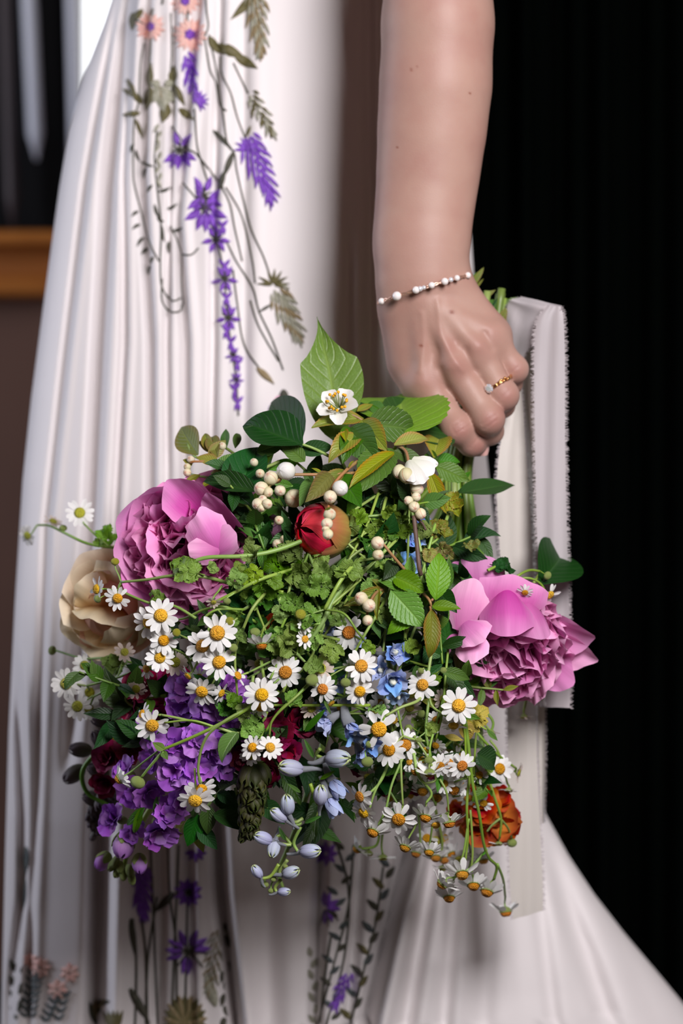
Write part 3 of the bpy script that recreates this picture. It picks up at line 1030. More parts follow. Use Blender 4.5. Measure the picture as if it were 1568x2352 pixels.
def surface_nets(Dv, org, st):
    ng = Dv < 0
    nx, ny, nz = Dv.shape
    c = [ng[i:nx - 1 + i, j:ny - 1 + j, k:nz - 1 + k] for i in (0, 1) for j in (0, 1) for k in (0, 1)]
    s = sum(q.astype(np.int8) for q in c)
    act = (s > 0) & (s < 8)
    idx = -np.ones(act.shape, dtype=np.int64)
    ii = np.argwhere(act)
    idx[act] = np.arange(len(ii))
    acc = np.zeros((len(ii), 3))
    cnt = np.zeros(len(ii))
    corners = [(i, j, k) for i in (0, 1) for j in (0, 1) for k in (0, 1)]
    for a in range(8):
        for b_ in range(a + 1, 8):
            ca, cb = np.array(corners[a]), np.array(corners[b_])
            if np.abs(ca - cb).sum() != 1:
                continue
            va = Dv[ii[:, 0] + ca[0], ii[:, 1] + ca[1], ii[:, 2] + ca[2]]
            vb = Dv[ii[:, 0] + cb[0], ii[:, 1] + cb[1], ii[:, 2] + cb[2]]
            mk_ = (va < 0) != (vb < 0)
            t = np.where(mk_, va / (va - vb + 1e-20), 0)
            acc += np.where(mk_[:, None], ca[None] + t[:, None] * (cb - ca)[None], 0)
            cnt += mk_
    V = (ii + acc / cnt[:, None]) * st + org
    Fc = []
    for ax in range(3):
        sh = [0, 0, 0]
        sh[ax] = 1
        sl0 = tuple(slice(0, n - (1 if q == ax else 0)) for q, n in enumerate(Dv.shape))
        sl1 = tuple(slice(1 if q == ax else 0, n) for q, n in enumerate(Dv.shape))
        d0, d1 = ng[sl0], ng[sl1]
        e = np.argwhere(d0 != d1)
        o1, o2 = [q for q in range(3) if q != ax]
        ok = (e[:, o1] > 0) & (e[:, o2] > 0) & (e[:, o1] < Dv.shape[o1] - 1) & (e[:, o2] < Dv.shape[o2] - 1)
        e = e[ok]

        def g(a_, b_):
            q = e.copy()
            q[:, o1] -= a_
            q[:, o2] -= b_
            return idx[q[:, 0], q[:, 1], q[:, 2]]
        quad = np.stack([g(0, 0), g(1, 0), g(1, 1), g(0, 1)], 1)
        flip = d0[e[:, 0], e[:, 1], e[:, 2]]
        if ax == 1:
            flip = ~flip
        quad[flip] = quad[flip][:, ::-1]
        Fc.append(quad)
    Fc = np.concatenate(Fc)
    return V, Fc


def build_body(parent):
    st = 0.0013
    lo = np.array([0.005, -0.055, P(0, 1075, 0).z])
    hi = np.array([0.150, 0.110, 1.14])
    n = np.ceil((hi - lo) / st).astype(int)
    ax = [lo[i] + st * np.arange(n[i]) for i in range(3)]
    Dv = np.full(n, 1.0, dtype=np.float32)

    def apply(a, ra, b_, rb, k, flat=1.0, target=None):
        T = Dv if target is None else target
        m_ = max(ra, rb) + k + 0.012
        sl = []
        for q in range(3):
            l_ = min(a[q], b_[q]) - m_
            h_ = max(a[q], b_[q]) + m_
            i0 = max(0, int((l_ - lo[q]) / st))
            i1 = min(n[q], int((h_ - lo[q]) / st) + 2)
            if i1 <= i0:
                return
            sl.append(slice(i0, i1))
        X = ax[0][sl[0]][:, None, None]
        Y = ax[1][sl[1]][None, :, None]
        Z = ax[2][sl[2]][None, None, :]
        d = capsule(X, Y, Z, a, ra, b_, rb, flat)
        T[tuple(sl)] = smin(T[tuple(sl)], d, k)
    for a, ra, b_, rb, k, flat in SEG:
        apply(a, ra, b_, rb, k, flat)
    for a, ra, b_, rb in THUMB:
        apply(a, ra, b_, rb, 0.009)
    # every finger is formed on its own and then joined, so the fingers stay apart
    for fi, ch in enumerate(FSEG):
        T = np.full(n, 1.0, dtype=np.float32)
        for a, ra, b_, rb in ch:
            apply(a, ra, b_, rb, 0.005, 1.0, T)
        # knuckle thickening
        p = ch[0][2]
        apply(p + np.array([0, -0.001, 0]), ch[0][3] * 1.04, p + np.array([0.0005, -0.001, 0]), ch[0][3] * 1.04, 0.006, 1.0, T)
        near = (T < 0.05)
        # blend is wide at the palm and narrow along the fingers
        dm = np.sqrt(((ax[0][:, None, None] - ch[0][0][0]) ** 2 + (ax[1][None, :, None] - ch[0][0][1]) ** 2 + (ax[2][None, None, :] - ch[0][0][2]) ** 2))
        kf = np.interp(dm[near], [0.010, 0.026], [0.006, 0.0006])
        Dv[near] = smin(Dv[near], T[near], kf)
    V, Fc = surface_nets(Dv, lo, st)
    # smooth a little
    e = np.concatenate([Fc[:, [0, 1]], Fc[:, [1, 2]], Fc[:, [2, 3]], Fc[:, [3, 0]]])
    for it in range(2):
        acc = np.zeros_like(V)
        cnt = np.zeros(len(V))
        np.add.at(acc, e[:, 0], V[e[:, 1]])
        np.add.at(acc, e[:, 1], V[e[:, 0]])
        np.add.at(cnt, e[:, 0], 1)
        np.add.at(cnt, e[:, 1], 1)
        V = V * 0.45 + 0.55 * acc / cnt[:, None]
    # veins and creases, pushed along y on the front side
    red = np.zeros(len(V))
    mole = np.zeros(len(V))

    def dist_path(pts):
        best = np.full(len(V), 1e9)
        for p, q in zip(pts[:-1], pts[1:]):
            a = np.array(p, float)
            b2 = np.array(q, float)
            ba = b2 - a
            w = PX - a
            h = np.clip((w @ ba) / (ba @ ba), 0, 1)
            best = np.minimum(best, np.linalg.norm(w - h[:, None] * ba, axis=1))
        return best
    PX = np.stack([784 + V[:, 0] * F / (CAMD + V[:, 1]), 1176 - (V[:, 2] - CZ) * F / (CAMD + V[:, 1])], 1)
    front = V[:, 1] < 0.012
    for path, w, h in [
        ([(1004, 690), (1012, 770), (1038, 820), (1062, 850)], 7, -0.0008),
        ([(968, 720), (975, 790), (962, 850)], 7, -0.0006),
        # hollows between the knuckles
        ([(1012, 850), (1026, 890)], 10, 0.0022), ([(1068, 805), (1086, 850)], 10, 0.0020), ([(1112, 765), (1130, 800)], 8, 0.0014),
        # creases over the middle joints
        ([(1040, 990), (1072, 968)], 1.6, 0.0007), ([(1044, 997), (1077, 976)], 1.6, 0.0007), ([(1036, 981), (1066, 960)], 1.6, 0.0005),
        ([(1106, 975), (1142, 950)], 1.8, 0.0007), ([(1110, 986), (1144, 962)], 1.6, 0.0006), ([(1140, 922), (1172, 895)], 1.8, 0.0006),
        ([(1166, 862), (1192, 840)], 1.6, 0.0005), ([(1078, 1030), (1098, 1006)], 1.6, 0.0005),
    ]:
        V[:, 1] += np.where(front, h * np.exp(-(dist_path(path) / w) ** 2), 0)
    for (x, y), w, s in [((1056, 988), 26, .75), ((1128, 966), 26, .8), ((1162, 908), 22, .7), ((1184, 848), 20, .55), ((1098, 1026), 24, .7), ((1120, 1002), 20, .5),
                         ((982, 880), 34, .5), ((1048, 845), 36, .55), ((1100, 800), 32, .45), ((1128, 768), 30, .35), ((1035, 800), 26, .45), ((905, 870), 40, .3), ((1150, 946), 22, .5)]:
        red = np.maximum(red, s * np.exp(-((PX[:, 0] - x) ** 2 + (PX[:, 1] - y) ** 2) / w ** 2))
    for (x, y), w in [((1037, 717), 5.5), ((967, 794), 4), ((944, 160), 3), ((1079, 214), 2.5), ((912, 338), 2.5), ((958, 154), 2)]:
        mole = np.maximum(mole, np.where(front, np.clip(1.3 * np.exp(-((PX[:, 0] - x) ** 2 + ((PX[:, 1] - y) * 1.3) ** 2) / w ** 2), 0, 1), 0))
    Mi = np.array(WM[parent.name].inverted())
    Vl = V @ Mi[:3, :3].T + Mi[:3, 3]
    me = mesh_from('body', Vl, Fc, M_['skin'])
    for nm, arr in (('red', red), ('mole', mole)):
        at = me.attributes.new(nm, 'FLOAT', 'POINT')
        at.data.foreach_set('value', arr.astype(np.float32))
    return mk('body', me, parent)


body = build_body(person)
# nail of the index finger
mb = MB()
nn = sdir((0.72, -0.15, 0.68))
Mn = frame_z(nn, sdir((0.35, -0.9, 0.0)), Vector(A(1098, 1024, 0.0135)) + nn * 0.0046, 1.0)
V = []
for j in range(8):
    for i in range(9):
        u = -1 + 2 * i / 8
        v = -1 + 2 * j / 7
        w = 0.0046 * (1 - 0.25 * max(0, v) ** 2)
        V.append(Mn @ Vector((0.0062 * v, w * u, 0.0038 * math.sqrt(max(0, 1 - 0.75 * u * u - 0.35 * v * v)))))
mb.add(V, grid_faces(9, 8))
o = mb.obj('fingernail', M_['nail'], person)
tag(o, 'pale pink fingernail of the index finger')

# ------------------------------------------------------------------ bracelet and ring
cen = A(973, 656, 0.006)


def wrist_pt(th):
    """point of the loop round the wrist; th 0 = toward the camera"""
    x = math.sin(th)
    c = math.cos(th)
    px = 973 + 106 * x
    py = 664 - 32 * x - 3 * c
    y = 0.006 - 0.0262 * c - (0.0035 if c > 0 else 0)
    return P(px, py, y)


br = thing('bracelet', 'thin wire bracelet of small pearls and crystals round the wrist', 'bracelet', cen)
mb = MB()
ring_pts = [np.array(wrist_pt(2 * math.pi * k / 90)) + np.array([0, 0, 0.0008 * math.sin(k * 1.3)]) for k in range(91)]
tube(mb, ring_pts, 0.00055, sides=6)
ring_pts = [np.array(wrist_pt(2 * math.pi * k / 90)) + np.array([0, -0.0004, -0.0010 * math.sin(k * 1.3)]) for k in range(91)]
tube(mb, ring_pts, 0.00045, sides=6)
mb.obj('wire', M_['rosegold'], br)


def uvsphere(nu=14, nv=8):
    V = []
    for j in range(nv + 1):
        ph = math.pi * j / nv
        for i in range(nu):
            th = 2 * math.pi * i / nu
            V.append((math.sin(ph) * math.cos(th), math.sin(ph) * math.sin(th), math.cos(ph)))
    return V, grid_faces(nu, nv + 1, True)


sv, sf = uvsphere()
pearl_me = mesh_from('pearl', sv, sf, M_['pearl'])
glass_me = mesh_from('crystal_bead', sv, sf, M_['crystal'])
for px, r in [(876, 7.5), (911, 10.5), (955, 8.5), (964, 6.5), (973, 5), (991, 7.5), (1021, 8.5), (1035, 6), (1049, 7), (1074, 7.5)]:
    th = math.asin(max(-1, min(1, (px - 973) / 106.0)))
    p = wrist_pt(th)
    p.y -= 0.0012
    rr = lens_radius(r)
    crystal = px in (964, 973, 1035)
    mk('crystal_bead' if crystal else 'pearl', glass_me if crystal else pearl_me, br, Matrix.Translation(p) @ Matrix.Scale(rr, 4))
for k in range(8):
    th = math.pi / 2 + 0.35 + k * 0.35
    mk('pearl', pearl_me, br, Matrix.Translation(wrist_pt(th)) @ Matrix.Scale(0.0026, 4))

# ring on the ring finger
ra_, rb_ = FSEG[2][0][0], FSEG[2][0][2]
axis = Vector(rb_ - ra_).normalized()
rc = Vector(ra_ + (rb_ - ra_) * 0.74)
rg = thing('ring', 'gold engagement ring with a clear stone on the ring finger', 'ring', rc)
Mr = frame_z(axis, (0, -1, 0), rc)
rad = 0.0122
mb = MB()
for off, rr in ((0, 0.00085), (0.0012, 0.00045)):
    tube(mb, [Mr @ Vector((rad * math.cos(a), rad * math.sin(a), off + 0.0004 * math.sin(6 * a))) for a in np.linspace(0, 2 * math.pi, 41)], rr, sides=6)
mb.obj('band', M_['gold'], rg)
SA = 0.55
for (a, R, h, r) in [(SA, rad + 0.0012, 0.0002, 0.0035), (SA + 0.36, rad + 0.0008, 0.0010, 0.0015), (SA + 0.36, rad + .0006, -.0014, .0014)]:
    pos = Mr @ Vector((R * math.cos(a), R * math.sin(a), h))
    outd = (Mr.to_3x3() @ Vector((math.cos(a), math.sin(a), 0))).normalized()
    # brilliant cut: table, crown, girdle, pavilion
    V = []
    for rr, hh in ((0.0, 0.34), (0.55, 0.34), (1.0, 0.0), (0.02, -0.8)):
        for i in range(8):
            t = 2 * math.pi * (i + (0.5 if rr == 1 else 0)) / 8
            V.append((rr * math.cos(t), rr * math.sin(t), hh))
    me = mesh_from('stone', V, grid_faces(8, 4, True), M_['crystal'], smooth=False)
    mk('stone', me, rg, frame_z(outd, (0, 0, 1), pos + outd * 0.001, r))
mb = MB()
for k in range(5):
    a = SA - 0.65 - 0.14 * k
    p = Mr @ Vector(((rad + .0006) * math.cos(a), (rad + .0006) * math.sin(a), 0.0008 * (-1) ** k))
    mb.add([tuple(np.array(q) * 0.0010 + np.array(p)) for q in sv], sf)
for s in range(4):
    a = s * math.pi / 2 + 0.6
    outd = (Mr.to_3x3() @ Vector((math.cos(SA), math.sin(SA), 0))).normalized()
    Mg = frame_z(outd, (0, 0, 1), Mr @ Vector((rad * math.cos(SA), rad * math.sin(SA), 0.0002)))
    tube(mb, [Mg @ Vector((0.0010 * math.cos(a), 0.0010 * math.sin(a), -0.0002)), Mg @ Vector((0.0031 * math.cos(a), 0.0031 * math.sin(a), 0.0026))], 0.00035, sides=5)
mb.obj('setting', M_['gold'], rg)

# ------------------------------------------------------------------ ribbons


def strip(mb, path, n=60, cols=9, mi=0, ripple=0.0012, seed=0.0):
    """path: list of (xl, yl, dl, xr, yr, dr): the two edges in image pixels and depth"""
    L = catmull([P(a[0], a[1], a[2]) for a in path], max(3, n // (len(path) - 1)))
    R = catmull([P(a[3], a[4], a[5]) for a in path], max(3, n // (len(path) - 1)))
    V = []
    U = []
    for j, (l, r) in enumerate(zip(L, R)):
        for i in range(cols):
            t = i / (cols - 1)
            p = l + (r - l) * t
            p = p + np.array([0, ripple * math.sin(3.1 * t * math.pi + j * 0.11 + seed) + ripple * math.sin(j * 0.23 + seed), 0])
            V.append(p)
            U.append((t, j / (len(L) - 1)))
    mb.add(V, grid_faces(cols, len(L)), U, mi)
    return [V[j * cols] for j in range(len(L))], [V[j * cols + cols - 1] for j in range(len(L))]


def fray(mb, edge, inner, length=0.0030, dens=2600, w=0.00016):
    for a, b_, ia in zip(edge[:-1], edge[1:], inner[:-1]):
        L = np.linalg.norm(b_ - a)
        out = a - ia
        out = out / (np.linalg.norm(out) + 1e-9)
        t = (b_ - a) / (L + 1e-9)
        for _ in range(max(1, int(L * dens))):
            q = a + (b_ - a) * random.random()
            l = length * random.uniform(0.3, 1.0)
            dr = out + t * random.uniform(-0.5, 0.5) + np.array([0, random.uniform(-0.5, 0.5), random.uniform(-0.3, 0.2)])
            tip = q + dr * l
            mid = q + dr * l * 0.5 + t * random.uniform(-.0006, .0006)
            mb.add([q - t * w, q + t * w, mid + t * w, mid - t * w, tip + t * w * 0.4, tip - t * w * 0.4], [(0, 1, 2, 3), (3, 2, 4, 5)])


def ribbon(label, paths, mat, name='ribbon', frays=(True, True), seed=0.0, group=None):
    rb = thing(name, label, 'ribbon', P(paths[0][0][0], paths[0][0][1], paths[0][0][2]), group)
    fm = MB()
    for k, path in enumerate(paths):
        mb = MB()
        l, r = strip(mb, path, seed=seed + k)
        mb.obj('band', M_[mat], rb)
        if frays[0]:
            fray(fm, l, r)
        if frays[1]:
            fray(fm, r, l)
    o = fm.obj('frayed_edge', M_['fray'], rb, smooth=False)
    tag(o, 'loose frayed threads along the torn edges', kind='stuff')
    return rb


# loop over the top of the hand turning into the grey tail that ends beside the right peony
ribbon('long raw-edged ribbon looping up over the stems, its grey tail hanging outermost on the right',
       [[(1142, 800, 0.045, 1190, 830, 0.030), (1158, 740, 0.040, 1222, 790, 0.022), (1166, 700, 0.036, 1250, 745, 0.014), (1176, 688, 0.034, 1278, 716, 0.008), (1200, 681, 0.036, 1290, 702, 0.006)],
        [(1258, 700, 0.006, 1286, 704, 0.006), (1232, 742, 0.010, 1293, 730, 0.006), (1226, 830, 0.014, 1297, 830, 0.010), (1228, 1000, 0.016, 1298, 1000, 0.013), (1232, 1200, 0.018, 1301, 1200, 0.015),
         (1238, 1400, 0.020, 1306, 1400, 0.017), (1236, 1560, 0.020, 1309, 1560, 0.018), (1238, 1624, 0.021, 1308, 1626, 0.018)]], 'ribbon2', seed=1.0)
ribbon('cream raw-edged ribbon tail hanging from the fingers down to the lower skirt',
       [[(1176, 850, 0.040, 1188, 820, 0.045), (1166, 930, 0.034, 1200, 930, 0.040), (1145, 1050, 0.030, 1208, 1050, 0.040), (1141, 1150, 0.032, 1215, 1150, 0.042), (1150, 1300, 0.036, 1224, 1300, 0.046),
         (1162, 1500, 0.042, 1232, 1500, 0.050), (1166, 1700, 0.048, 1232, 1700, 0.056), (1168, 1900, 0.052, 1240, 1900, 0.060), (1170, 2030, 0.055, 1246, 2030, 0.062), (1178, 2112, 0.056, 1246, 2092, 0.062)]], 'ribbon')
ribbon('narrow inner cream ribbon strand between the two wide tails',
       [[(1196, 800, 0.050, 1224, 800, 0.040), (1198, 900, 0.052, 1227, 900, 0.030), (1210, 1100, 0.054, 1232, 1100, 0.034), (1216, 1300, 0.056, 1238, 1300, 0.040), (1220, 1560, 0.060, 1248, 1560, 0.050),
         (1222, 1700, 0.064, 1251, 1700, 0.056), (1232, 1830, 0.066, 1250, 1830, 0.060), (1238, 1895, 0.068, 1250, 1890, 0.064)]], 'ribbon', seed=2.0)
# ------------------------------------------------------------------ petal, leaf and bud shapes (each built once, shared by its copies)


def petal_v(L, W, nu=9, nv=9, a0=0.6, a1=0.2, cup=0.3, ruf=0.0, rf=8.0, base=0.2, tr=0.35, notch=0.0, seed=0, curl=0.0, wavy=0.0):
    """grows along +Z from the origin, leans toward +X by angle a0..a1 (radians); inner face toward -X"""
    r = random.Random(seed)
    ph = r.uniform(0, 6.28)
    ph2 = r.uniform(0, 6.28)
    V = np.zeros((nv * nu, 3))
    U = np.zeros((nv * nu, 2))
    us = np.linspace(-1, 1, nu)
    # centre line for fractions 0..1.15
    N = 60
    vs = np.linspace(0, 1.2, N)
    ang = a0 + (a1 - a0) * vs + curl * np.clip(vs - 0.75, 0, 1) * 4
    ds = L * 1.2 / (N - 1)
    cx = np.concatenate([[0], np.cumsum(np.sin(ang[:-1]) * ds)])
    cz = np.concatenate([[0], np.cumsum(np.cos(ang[:-1]) * ds)])
    for i, u in enumerate(us):
        Lu = 1 - tr * u * u + notch * (math.sin(3.3 * u + ph) + 0.6 * math.sin(7.1 * u + ph2)) * 0.5
        for j in range(nv):
            v = j / (nv - 1)
            s = v * Lu
            x = np.interp(s, vs, cx)
            z = np.interp(s, vs, cz)
            a = np.interp(s, vs, ang)
            t_ = min(1, v / 0.62)
            w = W * 0.5 * (base + (1 - base) * (t_ * t_ * (3 - 2 * t_)) ** 0.8)
            y = u * w
            k = cup * w * u * u - (ruf * math.sin(rf * u + ph + 2 * v) + ruf * 0.6 * math.sin(rf * 1.9 * u + ph2)) * v * v
            k += wavy * math.sin(5 * v + 3 * u + ph)
            V[j * nu + i] = (x - math.cos(a) * k, y, z + math.sin(a) * k)
            U[j * nu + i] = ((u + 1) / 2, v)
    return V, grid_faces(nu, nv), U


def petal_mesh(name, mat, **kw):
    V, Fc, U = petal_v(**kw)
    return mesh_from(name, V, Fc, M_[mat], U)


def shell_v(R, phw, th0, th1, nu=9, nv=9, swirl=0.0, bulge=0.0, tipw=0.15, el=1.0):
    """patch of a globe, wrapping from its base pole (-Z) upward"""
    V = []
    U = []
    for j in range(nv):
        v = j / (nv - 1)
        th = th0 + (th1 - th0) * v
        w = phw * (0.55 + 0.45 * math.sin(math.pi * min(1, v * 0.9 + 0.1))) * (1 - (1 - tipw) * max(0, (v - 0.6) / 0.4) ** 2)
        for i in range(nu):
            u = -1 + 2 * i / (nu - 1)
            phi = u * w + swirl * v
            rr = R * (1 + bulge * (1 - u * u)) * (1 + 0.015 * math.sin(9 * u + 5 * v))
            V.append((rr * math.sin(th) * math.cos(phi), rr * math.sin(th) * math.sin(phi), -rr * math.cos(th) * el))
            U.append((i / (nu - 1), v))
    return V, grid_faces(nu, nv), U


def leaf_v(W=0.5, nv=13, nu=7, fold=0.25, bend=0.3, twist=0.0, serr=0.0, wav=0.0, tipcurl=0.0, wp=0.8, point=1.15, seed=0):
    """unit length along +Z, face normal +X"""
    r = random.Random(seed)
    V = []
    U = []
    x = z = 0.0
    prev = 0.0
    for j in range(nv):
        v = j / (nv - 1)
        a = bend * (v - 0.3) + tipcurl * max(0, v - 0.7) * 3
        if j:
            x -= math.sin(a) / (nv - 1)
            z += math.cos(a) / (nv - 1)
        w = W * 0.5 * max(0.0, math.sin(math.pi * v ** wp)) ** point
        w = max(w, 0.012 if v < 0.5 else 0.0015)
        if serr and 0 < j < nv - 1:
            w *= 1 + (serr if j % 2 else -serr)
        tw = twist * v
        for i in range(nu):
            u = -1 + 2 * i / (nu - 1)
            y = u * w
            h = fold * abs(u) * w + wav * math.sin(9 * v + (2 if u > 0 else 0) + seed) * abs(u) * W
            px_, py_ = h * math.cos(a), y
            px2 = px_ * math.cos(tw) - py_ * math.sin(tw)
            py2 = px_ * math.sin(tw) + py_ * math.cos(tw)
            V.append((x + px2, py2, z + h * math.sin(a) * 0.3))
            U.append(((u + 1) / 2, v))
    return V, grid_faces(nu, nv), U


def feather_v(seed=0):
    """feverfew leaf: lobed leaflets along a curling midrib"""
    r = random.Random(seed)
    mb = MB()
    segs = [(0.22, 62, 0.42, 0.42), (0.22, -62, 0.42, 0.42), (0.42, 42, 0.50, 0.48), (0.42, -42, 0.50, 0.48), (0.50, 0, 0.56, 0.56)]
    cu = r.uniform(0.1, 1.6)
    for (z0, an, L, W) in segs:
        V, Fc, U = leaf_v(W=W * 1.6, nv=12, nu=7, fold=0.5 * r.random(), bend=r.uniform(-0.8, 1.4), serr=0.16, wav=0.14, wp=0.62, point=0.6, seed=seed)
        a = math.radians(an + r.uniform(-10, 10))
        V = np.array(V) * L
        Rm = np.array(Matrix.Rotation(-a, 3, 'X'))
        V = V @ Rm.T + np.array([-cu * z0 * z0 * 0.3, 0, z0])
        mb.add(V, Fc, U)
    c = [(-cu * t * t * 0.3, 0, t) for t in np.linspace(0, 0.7, 7)]
    tube(mb, c, 0.018, 0.010, 5)
    V = np.concatenate(mb.V)
    # whole leaf rolls in on itself
    V[:, 0] += 0.7 * cu * V[:, 1] ** 2 * (1 + V[:, 2]) + 0.10 * np.sin(7 * V[:, 2] + seed) + 0.05 * np.sin(11 * V[:, 1] + 2 * seed)
    return V, mb.F, np.concatenate(mb.U)


LEAFM = {}


def leaf_mesh(kind, mat, var):
    key = (kind, mat, var)
    if key in LEAFM:
        return LEAFM[key]
    r = random.Random(hash(kind) % 1000 + var * 17 if False else var * 17 + len(kind))
    if kind == 'feather':
        V, Fc, U = feather_v(var)
    else:
        par = {
            'ovate': dict(W=0.60, nv=15, wp=0.72, serr=0.0, point=0.95),
            'serrate': dict(W=0.50, nv=29, wp=0.85, serr=0.035, point=0.95, wav=0.03),
            'lance': dict(W=0.36, nv=13, wp=0.85, serr=0.0, point=1.1),
            'round': dict(W=0.85, nv=23, wp=0.75, serr=0.03, point=0.62, wav=0.02),
            'blade': dict(W=0.16, nv=9, wp=0.8, point=0.7),
        }[kind]
        V, Fc, U = leaf_v(fold=r.uniform(0.1, 0.5), bend=r.uniform(-0.2, 0.9), twist=r.uniform(-0.5, 0.5), tipcurl=r.uniform(-0.3, 0.6), seed=var, **par)
    LEAFM[key] = mesh_from('leaf', V, Fc, M_[mat], U)
    return LEAFM[key]


def leaf(parent, bx, by, by_d, tx, ty, ty_d, kind='ovate', mat='leaf', wide=1.0, face=(0, 0.2, 1), var=None, name='leaf', custom=None):
    """leaf from base pixel to tip pixel (depths in metres); face: (right, up, toward camera)"""
    B = P(bx, by, by_d)
    T = P(tx, ty, ty_d)
    L = (T - B).length
    if var is None:
        var = random.randrange(6)
    me = leaf_mesh(kind, mat, var) if custom is None else custom
    M = frame_z(T - B, sdir(face), B, (L, L * wide, L))
    return mk(name, me, parent, M)


def leaf3(parent, B, T, kind, mat, wide=1.0, face=(0, 0.2, 1), var=None, name='leaf'):
    L = (T - B).length
    if var is None:
        var = random.randrange(6)
    return mk(name, leaf_mesh(kind, mat, var), parent, frame_z(T - B, sdir(face), B, (L, L * wide, L)))


def stem(parent, pts, r0, r1=None, mat='stem', name='stem', sides=6):
    """pts: list of (px, py, depth)"""
    mb = MB()
    tube(mb, catmull([P(*p) for p in pts], 6), r0, r1, sides)
    return mb.obj(name, M_[mat], parent)


def stem3(parent, pts, r0, r1=None, mat='stem', name='stem', sides=6, n=6):
    mb = MB()
    tube(mb, catmull(pts, n), r0, r1, sides)
    return mb.obj(name, M_[mat], parent)


# ------------------------------------------------------------------ peonies
def bloom(root, C, axis, R, inner, guards, mats, seed=3, spin=0.0, fill=95):
    """double peony: layers of ruffled petals inside cupped guard petals. C: base, axis: facing (right, up, toward camera)"""
    r = random.Random(seed)
    ax = sdir(axis)
    base = frame_z(ax, (0, 0, 1), C, 1.0, spin)
    metas = []
    for k in range(9):
        metas.append(petal_mesh('petal', mats[0] if k % 3 else mats[1], L=R * r.uniform(0.70, 0.80), W=R * r.uniform(0.50, 0.80), nu=15, nv=10, a0=0.10, a1=-0.30, cup=r.uniform(-0.1, 0.5),
                                ruf=R * r.uniform(0.03, 0.055), rf=r.uniform(5, 8), base=0.2, tr=0.30, notch=0.13, seed=seed * 50 + k, curl=r.uniform(-0.9, 0.7)))
    n = fill
    for k in range(n):
        t = (k + 0.5) / n
        lean = 1.22 * math.sqrt(t)
        ga = k * 2.39996 + r.uniform(-0.2, 0.2)
        s = (1.16 - 0.18 * t) * r.uniform(0.88, 1.06)
        M = base @ Matrix.Rotation(ga, 4, 'Z') @ Matrix.Translation((R * 0.05, 0, 0)) @ Matrix.Rotation(lean, 4, 'Y') @ Matrix.Rotation(r.uniform(-0.9, 0.9), 4, 'Z') @ Matrix.Scale(s * inner, 4)
        mk('petal', metas[r.randrange(9)], root, M)
    for g in guards:
        az, a0, a1, L, W, cup = g[:6]
        kw = dict(L=R * L, W=R * W, nu=15, nv=12, a0=a0, a1=a1, cup=cup, ruf=R * 0.018, rf=5, base=0.3, tr=0.30, notch=0.06, seed=seed * 7 + int(az), wavy=R * 0.01, curl=g[6] if len(g) > 6 else 0)
        me = petal_mesh('guard_petal', g[7] if len(g) > 7 else mats[2], **kw)
        # azimuth: degrees clockwise from up as seen from the front
        M = base @ Matrix.Rotation(-math.radians(az), 4, 'Z')
        mk('guard_petal', me, root, M)
    # green calyx below
    mb = MB()
    for k in range(5):
        V, Fc, U = petal_v(L=R * 0.42, W=R * 0.34, nu=7, nv=7, a0=1.9, a1=1.2, cup=0.3, seed=k)
        Mk = base @ Matrix.Translation((0, 0, -R * 0.03)) @ Matrix.Rotation(k * 1.257, 4, 'Z')
        Rm = np.array(Mk)
        mb.add(V @ Rm[:3, :3].T + Rm[:3, 3], Fc, U)
    mb.obj('calyx', M_['leafmid'], root)
    return base


c1 = P(452, 1258, -0.034)
pe1 = thing('peony', 'large open pink peony at the upper left with a dense ruffled centre', 'flower', c1, 'open pink peonies')
R1 = 0.0515
bloom(pe1, c1, (-0.25, -0.02, 0.96), R1, 1.27,
      [(300, 1.35, 0.15, 1.40, 1.25, 0.45), (265, 1.35, 0.20, 1.34, 1.2, 0.5), (230, 1.35, 0.35, 1.28, 1.2, 0.4), (335, 1.35, 0.15, 1.40, 1.2, 0.5), (5, 1.35, 0.25, 1.35, 1.1, 0.45),
       (45, 1.50, 0.85, 1.45, 1.20, 0.3, 0.0, 'pink_pale'), (72, 1.50, 1.0, 1.55, 1.15, 0.2, 0.0, 'pink_pale'), (100, 1.50, 0.9, 1.50, 1.2, 0.2, 0.0, 'pink_pale'), (130, 1.45, 0.8, 1.40, 1.2, 0.3),
       (165, 1.40, 0.6, 1.25, 1.2, 0.4), (198, 1.40, 0.5, 1.28, 1.2, 0.4)],
      ('pink', 'pink_pale', 'pink_out'), seed=3, fill=110)
stem(pe1, [(470, 1270, -0.02), (620, 1300, 0.01), (860, 1230, 0.02), (1050, 1060, 0.03)], 0.0026, mat='stemdark')
c2 = P(1148, 1440, -0.018)
pe2 = thing('peony', 'large open pink peony at the right over the ribbon, facing down', 'flower', c2, 'open pink peonies')
R2 = 0.052
bloom(pe2, c2, (0.10, -0.50, 0.86), R2, 1.28,
      [(330, 1.30, 0.2, 1.20, 0.9, 0.4), (295, 1.40, 0.6, 1.15, 1.1, 0.4, 0.0, 'pink_pale'), (265, 1.4, 0.6, 1.15, 1.1, 0.4), (85, 1.40, 0.9, 1.32, 0.7, 0.3), (102, 1.40, 1.0, 1.42, 0.55, 0.3, 0.0, 'pink_pale'), (120, 1.35, 0.8, 1.30, 0.7, 0.3),
       (240, 1.4, 0.6, 1.1, 1.1, 0.4), (60, 1.3, 0.3, 1.15, 0.9, 0.4), (200, 1.3, 0.5, 1.1, 1.0, 0.4), (160, 1.3, 0.5, 1.12, 1.0, 0.4)],
      ('pink_pale', 'pink', 'pink_out'), seed=11, fill=125)


